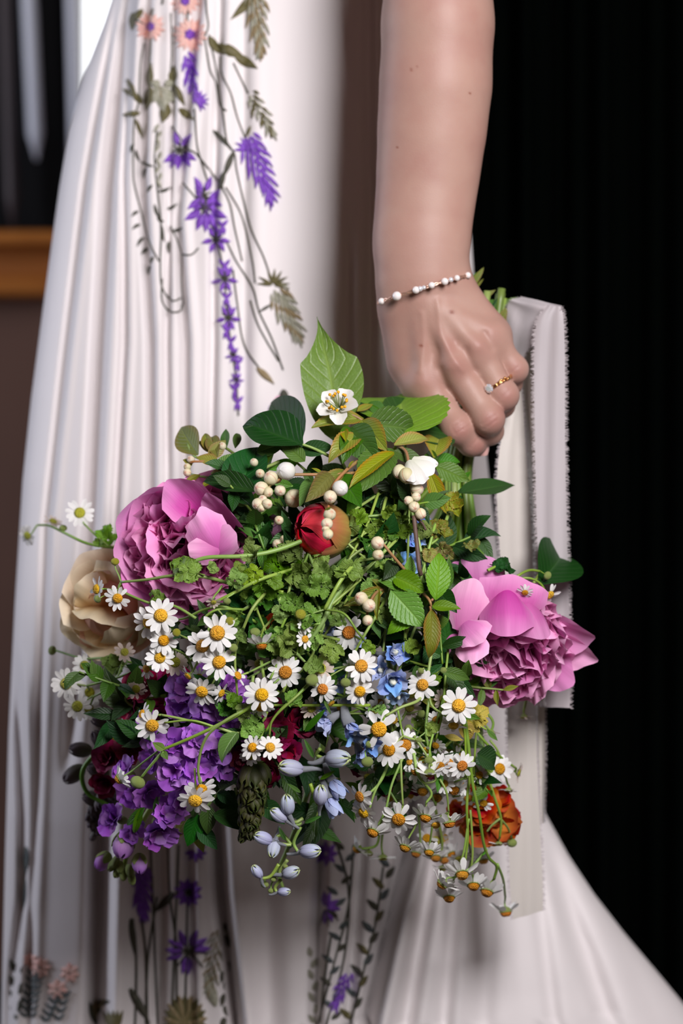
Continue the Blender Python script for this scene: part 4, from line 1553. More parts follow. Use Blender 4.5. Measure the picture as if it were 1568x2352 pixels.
def big_petal(root, bx, by, bd, tx, ty, td, W, cup, a0, a1, face, mat='pink_out', tr=0.3, ruf=0.0008, seed=0, curl=0.0, notch=0.05, name='guard_petal'):
    B, T = P(bx, by, bd), P(tx, ty, td)
    L = (T - B).length
    V, Fc, U = petal_v(L=1.0, W=1.0, nu=17, nv=14, a0=a0, a1=a1, cup=cup, ruf=ruf / L, rf=6, base=0.45, tr=tr, notch=notch, seed=seed, curl=curl)
    tip = V[(13) * 17 + 8].copy()
    # rotate so that the base-to-tip line is +Z, the hollow side looks to -X
    an = math.atan2(tip[0], tip[2])
    c, s = math.cos(an), math.sin(an)
    V2 = V.copy()
    V2[:, 0] = V[:, 0] * c - V[:, 2] * s
    V2[:, 2] = V[:, 0] * s + V[:, 2] * c
    k = 1.0 / np.linalg.norm(tip)
    V2 *= k
    me = mesh_from(name, V2, Fc, M_[mat], U)
    fx = sdir(face) * -1.0       # +X away from the viewer: hollow side faces the viewer when cup > 0
    M = frame_z(T - B, fx, B, (L, W, L))
    return mk(name, me, root, M)


# upstanding and folded-over guard petals of the right peony
big_petal(pe2, 1075, 1440, -0.055, 1055, 1290, -0.048, 0.034, 0.35, 0.25, -0.25, (0.15, 0.1, 1), seed=1)
big_petal(pe2, 1105, 1420, -0.060, 1093, 1273, -0.052, 0.036, -0.35, -0.30, 0.4, (-0.2, 0.3, 1), seed=2, tr=0.2)
big_petal(pe2, 1060, 1450, -0.080, 1088, 1328, -0.080, 0.030, -0.25, -0.2, 0.35, (0.1, 0.4, 1), 'pink_pale', seed=3)
big_petal(pe2, 1165, 1420, -0.075, 1188, 1322, -0.078, 0.050, -0.35, -0.5, 0.4, (0.25, 0.45, 1), seed=4, tr=0.15)
big_petal(pe2, 1162, 1350, -0.078, 1168, 1462, -0.104, 0.036, -0.65, -0.7, 0.35, (0.0, 0.3, 1), seed=5, tr=0.3, notch=0.02)
big_petal(pe2, 1195, 1365, -0.070, 1250, 1468, -0.086, 0.026, -0.6, -0.6, 0.3, (0.5, 0.2, 1), seed=6, notch=0.02)
big_petal(pe2, 1065, 1430, -0.088, 1110, 1475, -0.106, 0.026, -0.35, -0.4, 0.3, (-0.2, 0.5, 1), 'pink_pale', seed=7)
big_petal(pe2, 1085, 1445, -0.088, 1078, 1525, -0.100, 0.024, -0.45, -0.4, 0.2, (-0.3, 0.2, 1), 'pink_pale', seed=8)
big_petal(pe2, 1035, 1430, -0.070, 1028, 1530, -0.076, 0.024, -0.5, -0.4, 0.2, (-0.5, 0.1, 1), 'pink_pale', seed=9)
stem(pe2, [(1140, 1410, -0.01), (1100, 1300, 0.015), (1066, 1150, 0.03), (1075, 1030, 0.036)], 0.0026, mat='stemdark')
# the single smooth petals over the middle and top of the left peony
big_petal(pe1, 500, 1265, -0.108, 452, 1178, -0.118, 0.028, -0.45, -0.5, 0.4, (-0.1, 0.35, 1), 'pink_pale', seed=12, notch=0.14)
big_petal(pe1, 505, 1262, -0.108, 432, 1262, -0.118, 0.022, -0.4, -0.4, 0.3, (-0.2, 0.0, 1), 'pink_pale', seed=13, notch=0.14)
big_petal(pe1, 490, 1270, -0.106, 535, 1215, -0.112, 0.022, -0.3, -0.4, 0.3, (0.3, 0.4, 1), 'pink_pale', seed=14, notch=0.1)
big_petal(pe1, 480, 1200, -0.075, 390, 1100, -0.094, 0.034, 0.35, 0.2, -0.30, (0.35, -0.9, 0.6), 'pink', seed=15)
big_petal(pe1, 560, 1250, -0.070, 470, 1135, -0.104, 0.026, 0.25, 0.2, -0.3, (-0.4, -0.6, 0.8), 'pink_out', seed=16)
big_petal(pe1, 560, 1275, -0.066, 585, 1155, -0.066, 0.040, 0.25, 0.2, -0.15, (-0.25, -0.1, 1), 'pink_pale', seed=17)
big_petal(pe1, 545, 1300, -0.068, 638, 1215, -0.070, 0.034, -0.2, 0.1, 0.3, (0.25, 0.1, 1), 'pink_pale', seed=18)
big_petal(pe1, 545, 1320, -0.064, 638, 1290, -0.062, 0.038, -0.2, 0.1, 0.3, (0.35, -0.2, 1), 'pink_out', seed=19)

# red peony bud with green-brown sepals
cb = P(738, 1218, -0.104)
bud = thing('peony_bud', 'closed crimson peony bud with green-bronze sepals in the middle of the foliage', 'flower bud', cb)
Rb = lens_radius(60, -0.075)
bm = frame_z(sdir((-0.75, 0.15, 0.55)), (0, 0, 1), cb, 1.0)
for k in range(7):
    V, Fc, U = shell_v(Rb * (1.0 - 0.012 * k), 1.0, 0.3, 3.0, nu=13, nv=13, swirl=0.5, bulge=0.03, el=1.05)
    mk('petal', mesh_from('petal', V, Fc, M_['crimson'], U), bud, bm @ Matrix.Rotation(k * 2.4, 4, 'Z') @ Matrix.Rotation(0.10 * (k % 3 - 1), 4, 'X'))
for k, (az, w, t1) in enumerate([(-0.4, 1.15, 1.95), (1.7, 1.1, 1.7), (3.5, 1.1, 1.8), (4.9, 1.0, 1.9)]):
    V, Fc, U = shell_v(Rb * (1.05 + 0.012 * k), w, 0.05, t1, nu=13, nv=13, bulge=0.03, tipw=0.75, el=1.05)
    mk('sepal', mesh_from('sepal', V, Fc, M_['sepal'], U), bud, bm @ Matrix.Rotation(az, 4, 'Z'))
stem(bud, [(765, 1235, -0.09), (820, 1260, -0.03), (950, 1180, 0.01), (1060, 1040, 0.03)], 0.0024, mat='stemdark')

# peach rose at the far left, behind the peony
cr = P(262, 1395, 0.0)
rose = thing('rose', 'peach and cream garden rose with curled outer petals behind the left peony', 'flower', cr)
rm = frame_z(sdir((-0.45, 0.1, 0.85)), (0, 0, 1), cr, 1.0)
for k in range(9):
    V, Fc, U = shell_v(0.020 + 0.0018 * k, 1.1, 0.2, 2.75 - 0.11 * k, nu=11, nv=11, swirl=0.6, bulge=0.05, tipw=0.6, el=1.25)
    mk('petal', mesh_from('petal', V, Fc, M_['rosec' if k < 3 else 'rose'], U), rose, rm @ Matrix.Rotation(k * 2.4, 4, 'Z'))
for (tx, ty, td, W, face, mt, a0, a1, cu) in [(182, 1275, 0.03, 0.052, (0.3, -0.3, 1), 'rose', 0.2, -0.3, 0.3), (235, 1258, 0.035, 0.06, (0.1, -0.4, 1), 'rose', 0.3, -0.4, 0.3), (150, 1350, 0.03, 0.050, (0.4, 0, 1), 'rose', 0.2, 0.5, 0.3),
                                              (138, 1445, 0.03, 0.045, (0.3, 0.4, 1), 'rose', 0.1, 0.6, -0.4), (190, 1492, 0.03, 0.055, (0.1, 0.5, 1), 'rose', 0.1, 0.5, 0.4), (265, 1508, 0.03, 0.05, (0, 0.5, 1), 'rosec', 0.2, -0.3, 0.4),
                                              (330, 1400, 0.01, 0.045, (-0.2, 0.1, 1), 'rosec', 0.2, -0.4, 0.4), (145, 1395, 0.05, 0.04, (0.4, 0, 1), 'rose', 0.1, 0.3, 0.3), (205, 1420, -0.005, 0.045, (-0.3, 0.5, 1), 'rose', -0.3, 0.5, -0.4),
                                              (290, 1300, 0.0, 0.05, (-0.1, 0.3, 1), 'rose', -0.2, 0.5, -0.3), (175, 1340, 0.005, 0.034, (-0.4, 0.1, 1), 'rose', -0.2, 0.5, -0.5)]:
    big_petal(rose, 268, 1395, 0.0, tx, ty, td - 0.028, W, cu, a0, a1, face, mt, seed=tx, ruf=0.001, name='petal')
stem(rose, [(270, 1400, 0.05), (500, 1400, 0.06), (800, 1300, 0.05), (1050, 1100, 0.04)], 0.0024, mat='stemdark')

# ------------------------------------------------------------------ chamomile (feverfew) sprigs
RAY = []
for k in range(5):
    V, Fc, U = petal_v(L=0.76, W=0.31 + 0.02 * (k % 3), nu=5, nv=6, a0=1.57, a1=1.57 + (0.25 - 0.12 * k), cup=-0.25 + 0.12 * k, base=0.5, tr=0.22, notch=0.05, seed=k)
    RAY.append((mesh_from('ray_petal', V, Fc, M_['ray'], U), mesh_from('ray_petal', V, Fc, M_['raydry'], U)))


def disc_mesh(h, mat):
    V = []
    nr, ns = 9, 28
    for j in range(nr):
        t = j / (nr - 1)
        for i in range(ns):
            a = 2 * math.pi * i / ns
            r = 0.37 * math.sin(t * math.pi / 2) ** 0.9
            z = h * math.cos(t * math.pi / 2) - (0.10 * h * math.exp(-(t / 0.2) ** 2))
            bmp = 0.022 * ((i + j) % 2)
            V.append(((r + bmp) * math.cos(a), (r + bmp) * math.sin(a), z + bmp))
    return mesh_from('disc', V, grid_faces(ns, nr, True), M_[mat])


DISC = {(h, m_): disc_mesh(h, m_) for h in (0.2, 0.3, 0.34) for m_ in ('disc', 'discy', 'disco')}
V = []
for (r, z) in [(0.03, -0.30), (0.10, -0.28), (0.22, -0.20), (0.34, -0.08), (0.37, 0.02)]:
    for i in range(14):
        a = 2 * math.pi * i / 14
        rr = r * (1 + 0.05 * (i % 2))
        V.append((rr * math.cos(a), rr * math.sin(a), z))
CALYX = mesh_from('flower_head', V, grid_faces(14, 5, True), M_['calyx'])
sv2, sf2 = uvsphere(12, 8)
BUDM = mesh_from('bud', [(x * (1 + 0.06 * (i % 2)), y * (1 + 0.06 * (i % 2)), z * 0.85) for i, (x, y, z) in enumerate(sv2)], sf2, M_['calyx'])
BUDY = mesh_from('bud', [(x, y, z * 0.85) for x, y, z in sv2], sf2, M_['discy'])


def head(parent, px, py, R, d, depth, kind='n', n=None, r=random):
    """kind n normal, y young disc, d drooping petals, b faded, s few petals, o orange domed old"""
    c = P(px, py, depth)
    rr = lens_radius(R, depth) * (1.08 if kind != 'd' else 1.22)
    z = sdir(d)
    M = frame_z(z, (0.3, 0.2, 1), c, rr, r.uniform(0, 6))
    h = mk('flower_head', CALYX, parent, M)
    n = n or r.choice([12, 13, 14])
    tilt = {'n': 0.0, 'y': -0.05, 'd': 0.60, 'b': -0.2, 's': 0.1, 'o': 0.22}[kind]
    for k in range(n):
        if kind == 's' and r.random() < 0.45:
            continue
        if r.random() < 0.05:
            continue
        a = 2 * math.pi * k / n + r.uniform(-0.09, 0.09)
        tl = tilt + r.uniform(-0.16, 0.16)
        Mp = M @ Matrix.Rotation(a, 4, 'Z') @ Matrix.Translation((0.28, 0, -0.02 + 0.02 * (k % 2))) @ Matrix.Rotation(tl, 4, 'Y') @ Matrix.Rotation(r.uniform(-0.25, 0.25), 4, 'X') @ Matrix.Scale(r.uniform(0.9, 1.06), 4)
        mk('ray_petal', RAY[r.randrange(5)][1 if kind == 'b' else 0], h, Mp)
    mk('disc', DISC[(0.34 if kind == 'd' else 0.3 if kind == 'n' else 0.2, 'discy' if kind in 'yb' else 'disco' if kind in 'do' else 'disc')], h, M @ Matrix.Scale(0.84 if kind == 'd' else 1.0, 4))
    return c, z, rr


def budlet(parent, px, py, R, d, depth, yellow=False):
    c = P(px, py, depth)
    rr = lens_radius(R, depth)
    mk('bud', BUDY if yellow else BUDM, parent, frame_z(sdir(d), (0, 0, 1), c, rr))
    return c, sdir(d), rr


def pedicel(parent, c, z, rr, A_, sag=0.35, r0=0.0009):
    r0 *= 0.8
    s = c - z * rr * 0.28
    A_ = Vector(A_)
    L = (A_ - s).length
    b1 = s - z * L * 0.38
    m = s.lerp(A_, 0.7) * (1 - sag * 0.3) + b1 * (sag * 0.3)
    pts = [s, s.lerp(b1, 0.6) * 0.8 + s.lerp(A_, 0.3) * 0.2, m, A_]
    stem3(parent, pts, r0 * 0.85, r0 * 1.15, sides=5, n=5)


def sprig(label, main, heads, buds=(), leaves=(), r0=0.0014, name='chamomile_sprig', group='chamomile sprigs of the bouquet', back=0.0):
    r0 *= 0.78
    D = lambda x, y, o=0.0: globals()['D'](x, y, o) + back
    """main: stems as lists of (px,py,off) with depth = front surface + off. heads: (px,py,R,dir,kind,attach,off)"""
    def dp(p):
        return (p[0], p[1], D(p[0], p[1], p[2]))
    m0 = main[0][0]
    t = thing(name, label, 'flower', P(*dp(m0)), group)
    nodes = []
    for k, ml in enumerate(main):
        q = [dp(p) for p in ml]
        stem(t, q, r0 * (1.15 if k == 0 else 0.9), r0 * (0.8 if k == 0 else 0.7))
        nodes += [P(*a) for a in q]
    for hd in heads:
        px, py, R, d, kind = hd[:5]
        off = hd[6] if len(hd) > 6 and hd[6] is not None else 0.0
        c, z, rr = head(t, px, py, R, d, D(px, py, off), kind)
        at = hd[5] if len(hd) > 5 and hd[5] else None
        if at:
            A_ = P(at[0], at[1], D(at[0], at[1], at[2] if len(at) > 2 else off + 0.008))
        else:
            A_ = min(nodes, key=lambda q: (q - c).length)
        pedicel(t, c, z, rr, A_)
    for b_ in buds:
        px, py, R, d, yl, off = b_[:6]
        c, z, rr = budlet(t, px, py, R, d, D(px, py, off), yl)
        pedicel(t, c, z, rr, min(nodes, key=lambda q: (q - c).length), r0=0.0007)
    for lf in leaves:
        bx, by, tx, ty, off, mat = lf[:6]
        kind = lf[6] if len(lf) > 6 else 'feather'
        leaf(t, bx, by, D(bx, by, off), tx, ty, D(tx, ty, off - 0.004), kind, mat, 1.0, (random.uniform(-.4, .4), random.uniform(-.1, .6), 1))
    return t


UPF = (0, 0.15, 1)
sprig('blurred white chamomile sprig reaching out at the far upper left above the peach rose',
      [[(330, 1262, 0.03), (260, 1258, 0.02), (200, 1248, 0.01), (150, 1225, 0.0), (115, 1208, 0.0), (88, 1206, 0.0)], [(250, 1256, 0.02), (215, 1225, 0.01), (190, 1200, 0.01)]],
      [(63, 1230, 23, (-0.5, -0.2, 0.7), 'y', (86, 1206), 0.0), (122, 1198, 23, (0.3, 0.7, 0.3), 'b', (125, 1212), 0.0), (183, 1178, 31, (0.1, 0.3, 0.9), 'y', (192, 1203), 0.0)],
      [(145, 1213, 9, (0, 1, 0.2), False, 0.0)], [(255, 1258, 235, 1205, 0.02, 'feather'), (300, 1262, 295, 1235, 0.02, 'feather'), (240, 1255, 215, 1240, .015, 'feather')], back=0.035)
sprig('chamomile sprig crossing the left peony low, small flowers over the peach rose',
      [[(560, 1350, -0.004), (470, 1325, -0.030), (400, 1322, -0.032), (340, 1331, -0.030), (278, 1337, -0.03)], [(450, 1420, -0.02), (400, 1392, -0.022), (350, 1387, -0.024), (300, 1368, -0.026), (274, 1352, -0.028), (278, 1337, -0.03)]],
      [(223, 1353, 28, (-0.85, 0.0, 0.5), 'n', (262, 1355, -0.028), -0.03), (270, 1374, 28, (0, -0.25, 0.95), 'n', (272, 1354, -0.026), -0.032)],
      [(264, 1290, 10, (0, 1, 0.2), True, -0.03), (224, 1376, 9, (-0.6, -0.3, 0.5), False, -0.03)], [(340, 1375, 375, 1368, -0.024, 'leaf'), (470, 1325, 400, 1290, -0.03, 'feather')], r0=0.0016)
sprig('chamomile sprig with a curled leaf lying across the middle of the left peony',
      [[(760, 1215, -0.012), (640, 1262, -0.022), (560, 1277, -0.030), (480, 1280, -0.034), (442, 1291, -0.034), (430, 1300, -0.030)], [(700, 1300, 0.0), (600, 1330, -0.03), (540, 1360, -0.03), (490, 1385, -0.03)]],
      [(490, 1383, 16, (0.1, -0.6, 0.6), 'b', (510, 1345, -0.03), -0.034)], [(521, 1381, 9, (0, -0.8, 0.3), False, -0.034)],
      [(500, 1320, 480, 1290, -0.034, 'feather'), (470, 1320, 390, 1300, -0.034, 'feather'), (560, 1300, 590, 1250, -0.03, 'feather'), (560, 1330, 540, 1290, -0.032, 'feather'), (600, 1320, 650, 1345, -0.02, 'feather'), (570, 1265, 575, 1232, -0.03, 'feather'),
       (530, 1355, 560, 1300, -0.034, 'feather'), (600, 1300, 560, 1340, -0.03, 'feather')], r0=0.002)
sprig('chamomile sprig with two large overlapping flowers just under the left peony',
      [[(590, 1430, 0.0), (520, 1395, -0.02), (470, 1400, -0.02), (430, 1418, -0.016), (400, 1425, -0.01)], [(520, 1500, -0.01), (460, 1478, -0.016), (420, 1462, -0.018)], [(450, 1560, 0), (430, 1510, -0.01), (400, 1490, -0.01)]],
      [(343, 1429, 36, (-0.15, 0.0, 1), 'n', (400, 1425, 0.0), -0.022), (369, 1414, 38, (0.1, 0.1, 1), 'n', (400, 1425, 0.0), -0.028), (376, 1471, 31, (0.1, 0.05, 1), 'n', None, -0.02), (367, 1511, 31, (0.1, 0.2, 0.9), 'n', None, -0.018),
       (402, 1521, 29, (0.0, 0.1, 1), 'b', None, 0.0), (336, 1536, 22, (-.4, -0.1, .7), 's', None, -.004)],
      [(405, 1453, 10, (-0.3, 0.3, 0.8), True, -0.025)])
sprig('chamomile sprig with the brightest cluster of flowers left of centre',
      [[(640, 1330, -0.004), (585, 1390, -0.02), (560, 1440, -0.018), (540, 1500, -0.012), (545, 1600, -0.01)], [(560, 1400, -0.02), (500, 1400, -0.03), (470, 1420, -0.03), (480, 1440, -0.02)], [(700, 1500, -0.006), (640, 1512, -0.01), (570, 1545, -0.012)]],
      [(499, 1454, 42, (0.1, 0.05, 1), 'n', (545, 1420, -0.02), -0.036), (465, 1484, 37, (-0.1, 0.25, 0.9), 'n', None, -0.026), (503, 1521, 37, (0.1, 0.1, 1), 'n', None, -0.030), (463, 1588, 35, (-0.1, -0.45, 0.8), 'n', (500, 1520, -0.01), -0.024),
       (432, 1552, 24, (-.5, -.5, .3), 's', (460, 1510, -.01), -.02), (456, 1556, 22, (0.2, -0.2, 0.8), 'n', None, -0.005), (508, 1592, 24, (0.6, -0.3, 0.4), 's', None, -0.015), (546, 1552, 25, (0.7, 0.4, 0.5), 's', None, -0.022)],
      [(528, 1427, 11, (0.3, 0.4, 0.7), True, -0.032), (536, 1488, 10, (0.2, 0.3, 0.8), False, -0.03)], [(545, 1440, 560, 1475, -0.02, 'feather'), (555, 1610, 560, 1660, -0.02, 'feather')])
sprig('chamomile sprig of greenish-centred flowers out at the left edge below the rose',
      [[(480, 1495, -0.004), (400, 1530, 0.004), (330, 1535, 0.0), (270, 1556, 0.0), (200, 1575, 0.0)], [(430, 1555, 0.0), (330, 1570, 0.002), (260, 1580, 0.0), (215, 1600, 0.0)], [(340, 1530, .02), (250, 1512, 0.02), (190, 1512, 0.03), (125, 1493, 0.03)]],
      [(152, 1570, 33, (-0.2, 0.0, 1), 'y', (196, 1575), -0.008), (178, 1622, 31, (-0.2, -0.1, 1), 'y', (214, 1598), -0.008), (204, 1628, 26, (0.1, -0.1, 0.9), 'y', None, 0.006), (194, 1528, 26, (0.1, 0.1, 0.9), 'y', None, 0.025),
       (206, 1590, 28, (0.0, 0.0, 1), 'y', None, 0.025), (286, 1498, 23, (0, 0.3, 0.8), 'b', None, 0.01)],
      [(120, 1494, 11, (-0.8, 0.2, 0.2), False, 0.03)], [(300, 1540, 235, 1515, 0.01, 'feather'), (420, 1548, 440, 1580, 0.0, 'feather')], back=0.03)
sprig('small faded chamomile sprig over the crimson bloom at the left',
      [[(420, 1650, -0.005), (350, 1640, 0.0), (290, 1610, -0.002), (310, 1570, -0.006)], [(300, 1680, 0.0), (270, 1690, 0.01)]],
      [(312, 1583, 24, (0.3, 0.3, 0.8), 'b', None, -0.01), (264, 1692, 34, (-0.2, -0.3, 0.9), 'b', None, 0.012), (280, 1668, 24, (0.1, 0.3, 0.9), 'b', None, 0.014), (288, 1718, 24, (.1, -.4, .8), 'b', None, .012)], back=0.03)
sprig('chamomile sprig with one tilted flower over the violet stock, left side',
      [[(620, 1600, -0.006), (560, 1680, -0.016), (500, 1672, -0.022), (420, 1652, -0.024), (370, 1642, -0.024)], [(500, 1672, -0.022), (440, 1655, -0.026), (378, 1660, -0.026)]],
      [(349, 1666, 37, (0.15, -0.35, 0.9), 'n', (385, 1655, -0.02), -0.03), (326, 1640, 26, (-0.7, 0.3, 0.4), 's', None, -0.026)])
sprig('chamomile sprig running down over the violet stock to two lowest left flowers',
      [[(640, 1590, -0.006), (590, 1615, -0.02), (530, 1650, -0.026), (460, 1685, -0.028), (385, 1717, -0.030), (367, 1722, -0.03)], [(590, 1615, -0.02), (510, 1660, -0.03), (470, 1700, -0.03), (455, 1760, -0.03), (460, 1800, -0.03)], [(375, 1725, -0.03), (345, 1760, -0.03), (325, 1785, -0.03)]],
      [(274, 1789, 29, (-0.8, -0.5, 0.0), 'd', (362, 1726, -0.028), -0.03), (448, 1838, 39, (-0.05, -0.5, 0.75), 'n', (447, 1765, -0.028), -0.034), (462, 1812, 33, (0.1, -0.35, 0.6), 'n', (462, 1795, -0.026), -0.024)],
      [(316, 1797, 17, (-0.4, -0.8, 0.2), False, -0.032)], [(378, 1722, 350, 1705, -0.032, 'leaf', 'ovate'), (372, 1725, 385, 1745, -.03, 'leafmid', 'ovate')], r0=0.0017)
sprig('chamomile sprig with a pair of stacked flowers above the violet stock',
      [[(700, 1430, 0.0), (650, 1500, -0.01), (620, 1560, -0.016)], [(700, 1560, 0.0), (640, 1545, 0.0), (600, 1525, 0.0)]],
      [(601, 1596, 37, (0.05, 0.05, 1), 'n', (640, 1560, -0.014), -0.030), (598, 1622, 31, (-0.05, -0.6, 0.7), 'n', (635, 1570, -0.01), -0.020), (600, 1481, 32, (0.1, -0.85, 0.25), 'd', (606, 1440, -.02), -0.02), (594, 1524, 24, (0, .1, .9), 'b', None, 0.01)],
      [(585, 1452, 12, (0, 0.9, 0.2), False, -0.02)], [(650, 1500, 610, 1465, -0.012, 'feather')])
sprig('chamomile sprig with three small flowers hanging above the burgundy snapdragon',
      [[(735, 1540, -0.006), (690, 1590, -0.018), (640, 1635, -0.022), (610, 1680, -0.024)], [(735, 1550, -0.006), (680, 1600, -0.02), (628, 1650, -0.024), (618, 1690, -0.024)]],
      [(580, 1717, 27, (-0.25, 0.25, 0.75), 'n', (606, 1680, -0.02), -0.03), (620, 1717, 28, (0.2, 0.3, 0.75), 'n', (618, 1688, -0.02), -0.034), (574, 1737, 24, (-0.2, -0.45, 0.7), 'y', (600, 1690, -0.01), -0.02)])
sprig('chamomile sprig with one full orange-centred flower in the dark centre',
      [[(840, 1290, 0.0), (770, 1370, -0.012), (740, 1430, -0.014), (690, 1500, -0.012)], [(840, 1275, 0.0), (800, 1310, -0.02), (775, 1345, -0.026), (745, 1400, -0.022)]],
      [(655, 1544, 37, (0.1, -0.1, 0.95), 'o', None, -0.014), (700, 1437, 20, (0.4, 0.4, 0.6), 'n', None, -0.02), (700, 1468, 22, (0.5, 0.1, 0.7), 's', None, -0.02)],
      [(690, 1411, 13, (0, 0.6, 0.7), True, -0.026)], [(770, 1350, 690, 1340, -0.02, 'feather'), (760, 1340, 720, 1290, -0.02, 'feather'), (740, 1400, 670, 1440, -0.02, 'feather'), (700, 1400, 640, 1370, -0.012, 'feather'), (690, 1420, 660, 1480, -0.016, 'feather')], r0=0.0024)
sprig('chamomile sprig in the middle above the blue larkspur, faces to the camera',
      [[(900, 1350, 0.0), (860, 1420, -0.012), (830, 1470, -0.014), (800, 1530, -0.012), (790, 1600, -0.01)], [(745, 1400, -0.02), (790, 1410, -0.03), (820, 1450, -0.03), (840, 1475, -0.02)]],
      [(829, 1530, 37, (0.3, 0.1, 0.9), 'n', None, -0.026), (812, 1536, 24, (-0.3, -0.2, 0.8), 'n', None, -0.014), (736, 1536, 31, (-0.1, 0.35, 0.85), 'b', None, -0.012), (741, 1583, 31, (-0.25, 0.0, 0.9), 'o', None, -0.020),
       (826, 1588, 31, (0.1, -0.15, 0.9), 'n', None, -0.022), (801, 1453, 37, (-0.1, 0.15, 0.9), 'o', None, -0.006), (760, 1615, 22, (.5, -.6, .3), 's', None, -.01)],
      [(716, 1562, 15, (-0.2, 0.6, 0.6), False, -0.022), (793, 1568, 12, (0, -0.6, 0.6), False, -0.03)], [(830, 1470, 860, 1500, -0.014, 'feather'), (800, 1420, 760, 1430, -0.024, 'feather'), (860, 1400, 900, 1430, -0.008, 'feather')])
sprig('chamomile sprig with one wide five-petalled flower right of centre',
      [[(968, 1600, -0.02), (955, 1612, -0.03), (920, 1625, -0.034), (884, 1645, -0.034)], [(900, 1560, -0.004), (915, 1640, -0.01), (925, 1690, -0.012)]],
      [(870, 1675, 44, (-0.1, -0.1, 1), 's', (882, 1648, -0.03), -0.034, ), (893, 1722, 36, (-0.2, 0.0, 0.9), 'o', None, -0.022), (930, 1711, 36, (0.2, 0.05, 0.9), 'o', None, -0.010), (978, 1722, 26, (-.5, -.6, .3), 's', None, -.012)],
      [(848, 1710, 9, (0, -0.4, 0.8), False, -0.03), (843, 1750, 14, (0.2, -0.8, 0.4), False, -0.03)])
sprig('chamomile sprig with the big bright flower at the lower edge of the right peony',
      [[(990, 1500, -0.01), (982, 1560, -0.016), (985, 1600, -0.018), (995, 1625, -0.02), (1030, 1648, -0.02)], [(1030, 1480, 0.0), (1022, 1560, -0.01), (1015, 1640, -0.014), (1000, 1700, -0.01)]],
      [(970, 1573, 33, (-0.1, 0.05, 1), 'n', None, -0.024), (1053, 1621, 38, (0.05, 0.1, 1), 'n', (1010, 1640, -0.016), -0.034), (1041, 1665, 29, (0.0, -0.75, 0.5), 'n', (1030, 1640, -0.014), -0.022), (1003, 1655, 27, (0.0, 0.45, 0.6), 'o', None, -0.008),
       (1018, 1606, 24, (0.2, -0.1, 0.9), 'b', None, -0.002), (945, 1594, 26, (0, -.5, .8), 'b', None, 0.004)],
      [(966, 1541, 8, (-0.5, -0.5, 0.5), False, -0.026), (1018, 1540, 8, (0, -0.3, 0.8), False, -0.026)], [(1010, 1540, 1085, 1560, -0.026, 'leafmid', 'lance'), (990, 1545, 1010, 1570, -.02, 'feather')])
sprig('little chamomile sprig arching over the top of the right peony to the dark leaf',
      [[(1165, 1345, -0.01), (1190, 1322, -0.02), (1215, 1310, -0.02), (1240, 1312, -0.02)], [(1180, 1330, -0.01), (1215, 1328, -0.02), (1240, 1340, -0.022), (1252, 1358, -0.022)]],
      [(1205, 1361, 19, (0.0, -0.6, 0.7), 'o', (1200, 1330, -0.014), -0.040), (1262, 1366, 26, (0.4, -0.5, 0.6), 's', None, -0.026)], [(1257, 1322, 10, (0.8, -0.4, 0.3), False, -0.022)], back=0.008)
sprig('lower middle chamomile sprig with three side-on flowers beside the pale larkspur bells',
      [[(900, 1720, -0.006), (885, 1770, -0.014), (870, 1800, -0.016), (845, 1825, -0.018)], [(885, 1770, -0.014), (860, 1820, -0.018), (848, 1860, -0.02)], [(925, 1740, -0.006), (900, 1800, -0.012), (885, 1860, -0.016), (868, 1895, -0.018)]],
      [(826, 1830, 32, (-0.65, -0.15, 0.6), 'o', (846, 1824, -0.014), -0.026), (835, 1866, 32, (-0.5, -0.45, 0.55), 'n', (849, 1858, -0.014), -0.024), (856, 1911, 34, (-0.35, -0.7, 0.5), 'd', (868, 1893, -0.014), -0.022)])
sprig('blurred greenish chamomile sprig at the bottom of the gap below the larkspur bells',
      [[(900, 1840, 0.02), (875, 1890, 0.025), (865, 1940, 0.03), (830, 1950, 0.03)], [(880, 1900, 0.025), (876, 1940, 0.03), (878, 1960, 0.03)]],
      [(820, 1950, 26, (-0.5, -0.5, 0.0), 'd', None, 0.03), (846, 1960, 26, (-0.1, -0.9, 0.1), 'y', None, 0.03), (879, 1970, 28, (0.0, -1, 0.1), 'y', None, 0.03)], back=0.05)
sprig('lower right chamomile sprig with an orange-domed flower hanging foremost',
      [[(950, 1730, -0.01), (960, 1780, -0.018), (990, 1820, -0.02), (978, 1845, -0.02)], [(920, 1740, -0.006), (922, 1800, -0.014), (925, 1850, -0.018)], [(1010, 1790, -.006), (1025, 1820, -0.014), (1030, 1865, -0.016)], [(950, 1690, -0.01), (985, 1745, -.02), (1000, 1790, -.02), (973, 1800, -.02)]],
      [(915, 1882, 38, (-0.15, -0.35, 0.85), 'o', (925, 1848, -0.012), -0.030), (977, 1877, 33, (-0.2, -0.75, 0.45), 'd', (978, 1846, -0.014), -0.022), (1031, 1890, 34, (0.15, -0.85, 0.2), 'd', (1030, 1862, -0.012), -0.020),
       (1000, 1895, 26, (0.1, -0.6, 0.6), 's', None, -0.006), (930, 1946, 31, (-0.3, -0.75, 0.4), 'd', (958, 1890, -0.012), -0.018), (985, 1957, 27, (-0.1, -0.75, 0.5), 'd', (992, 1900, -0.01), -0.012)])
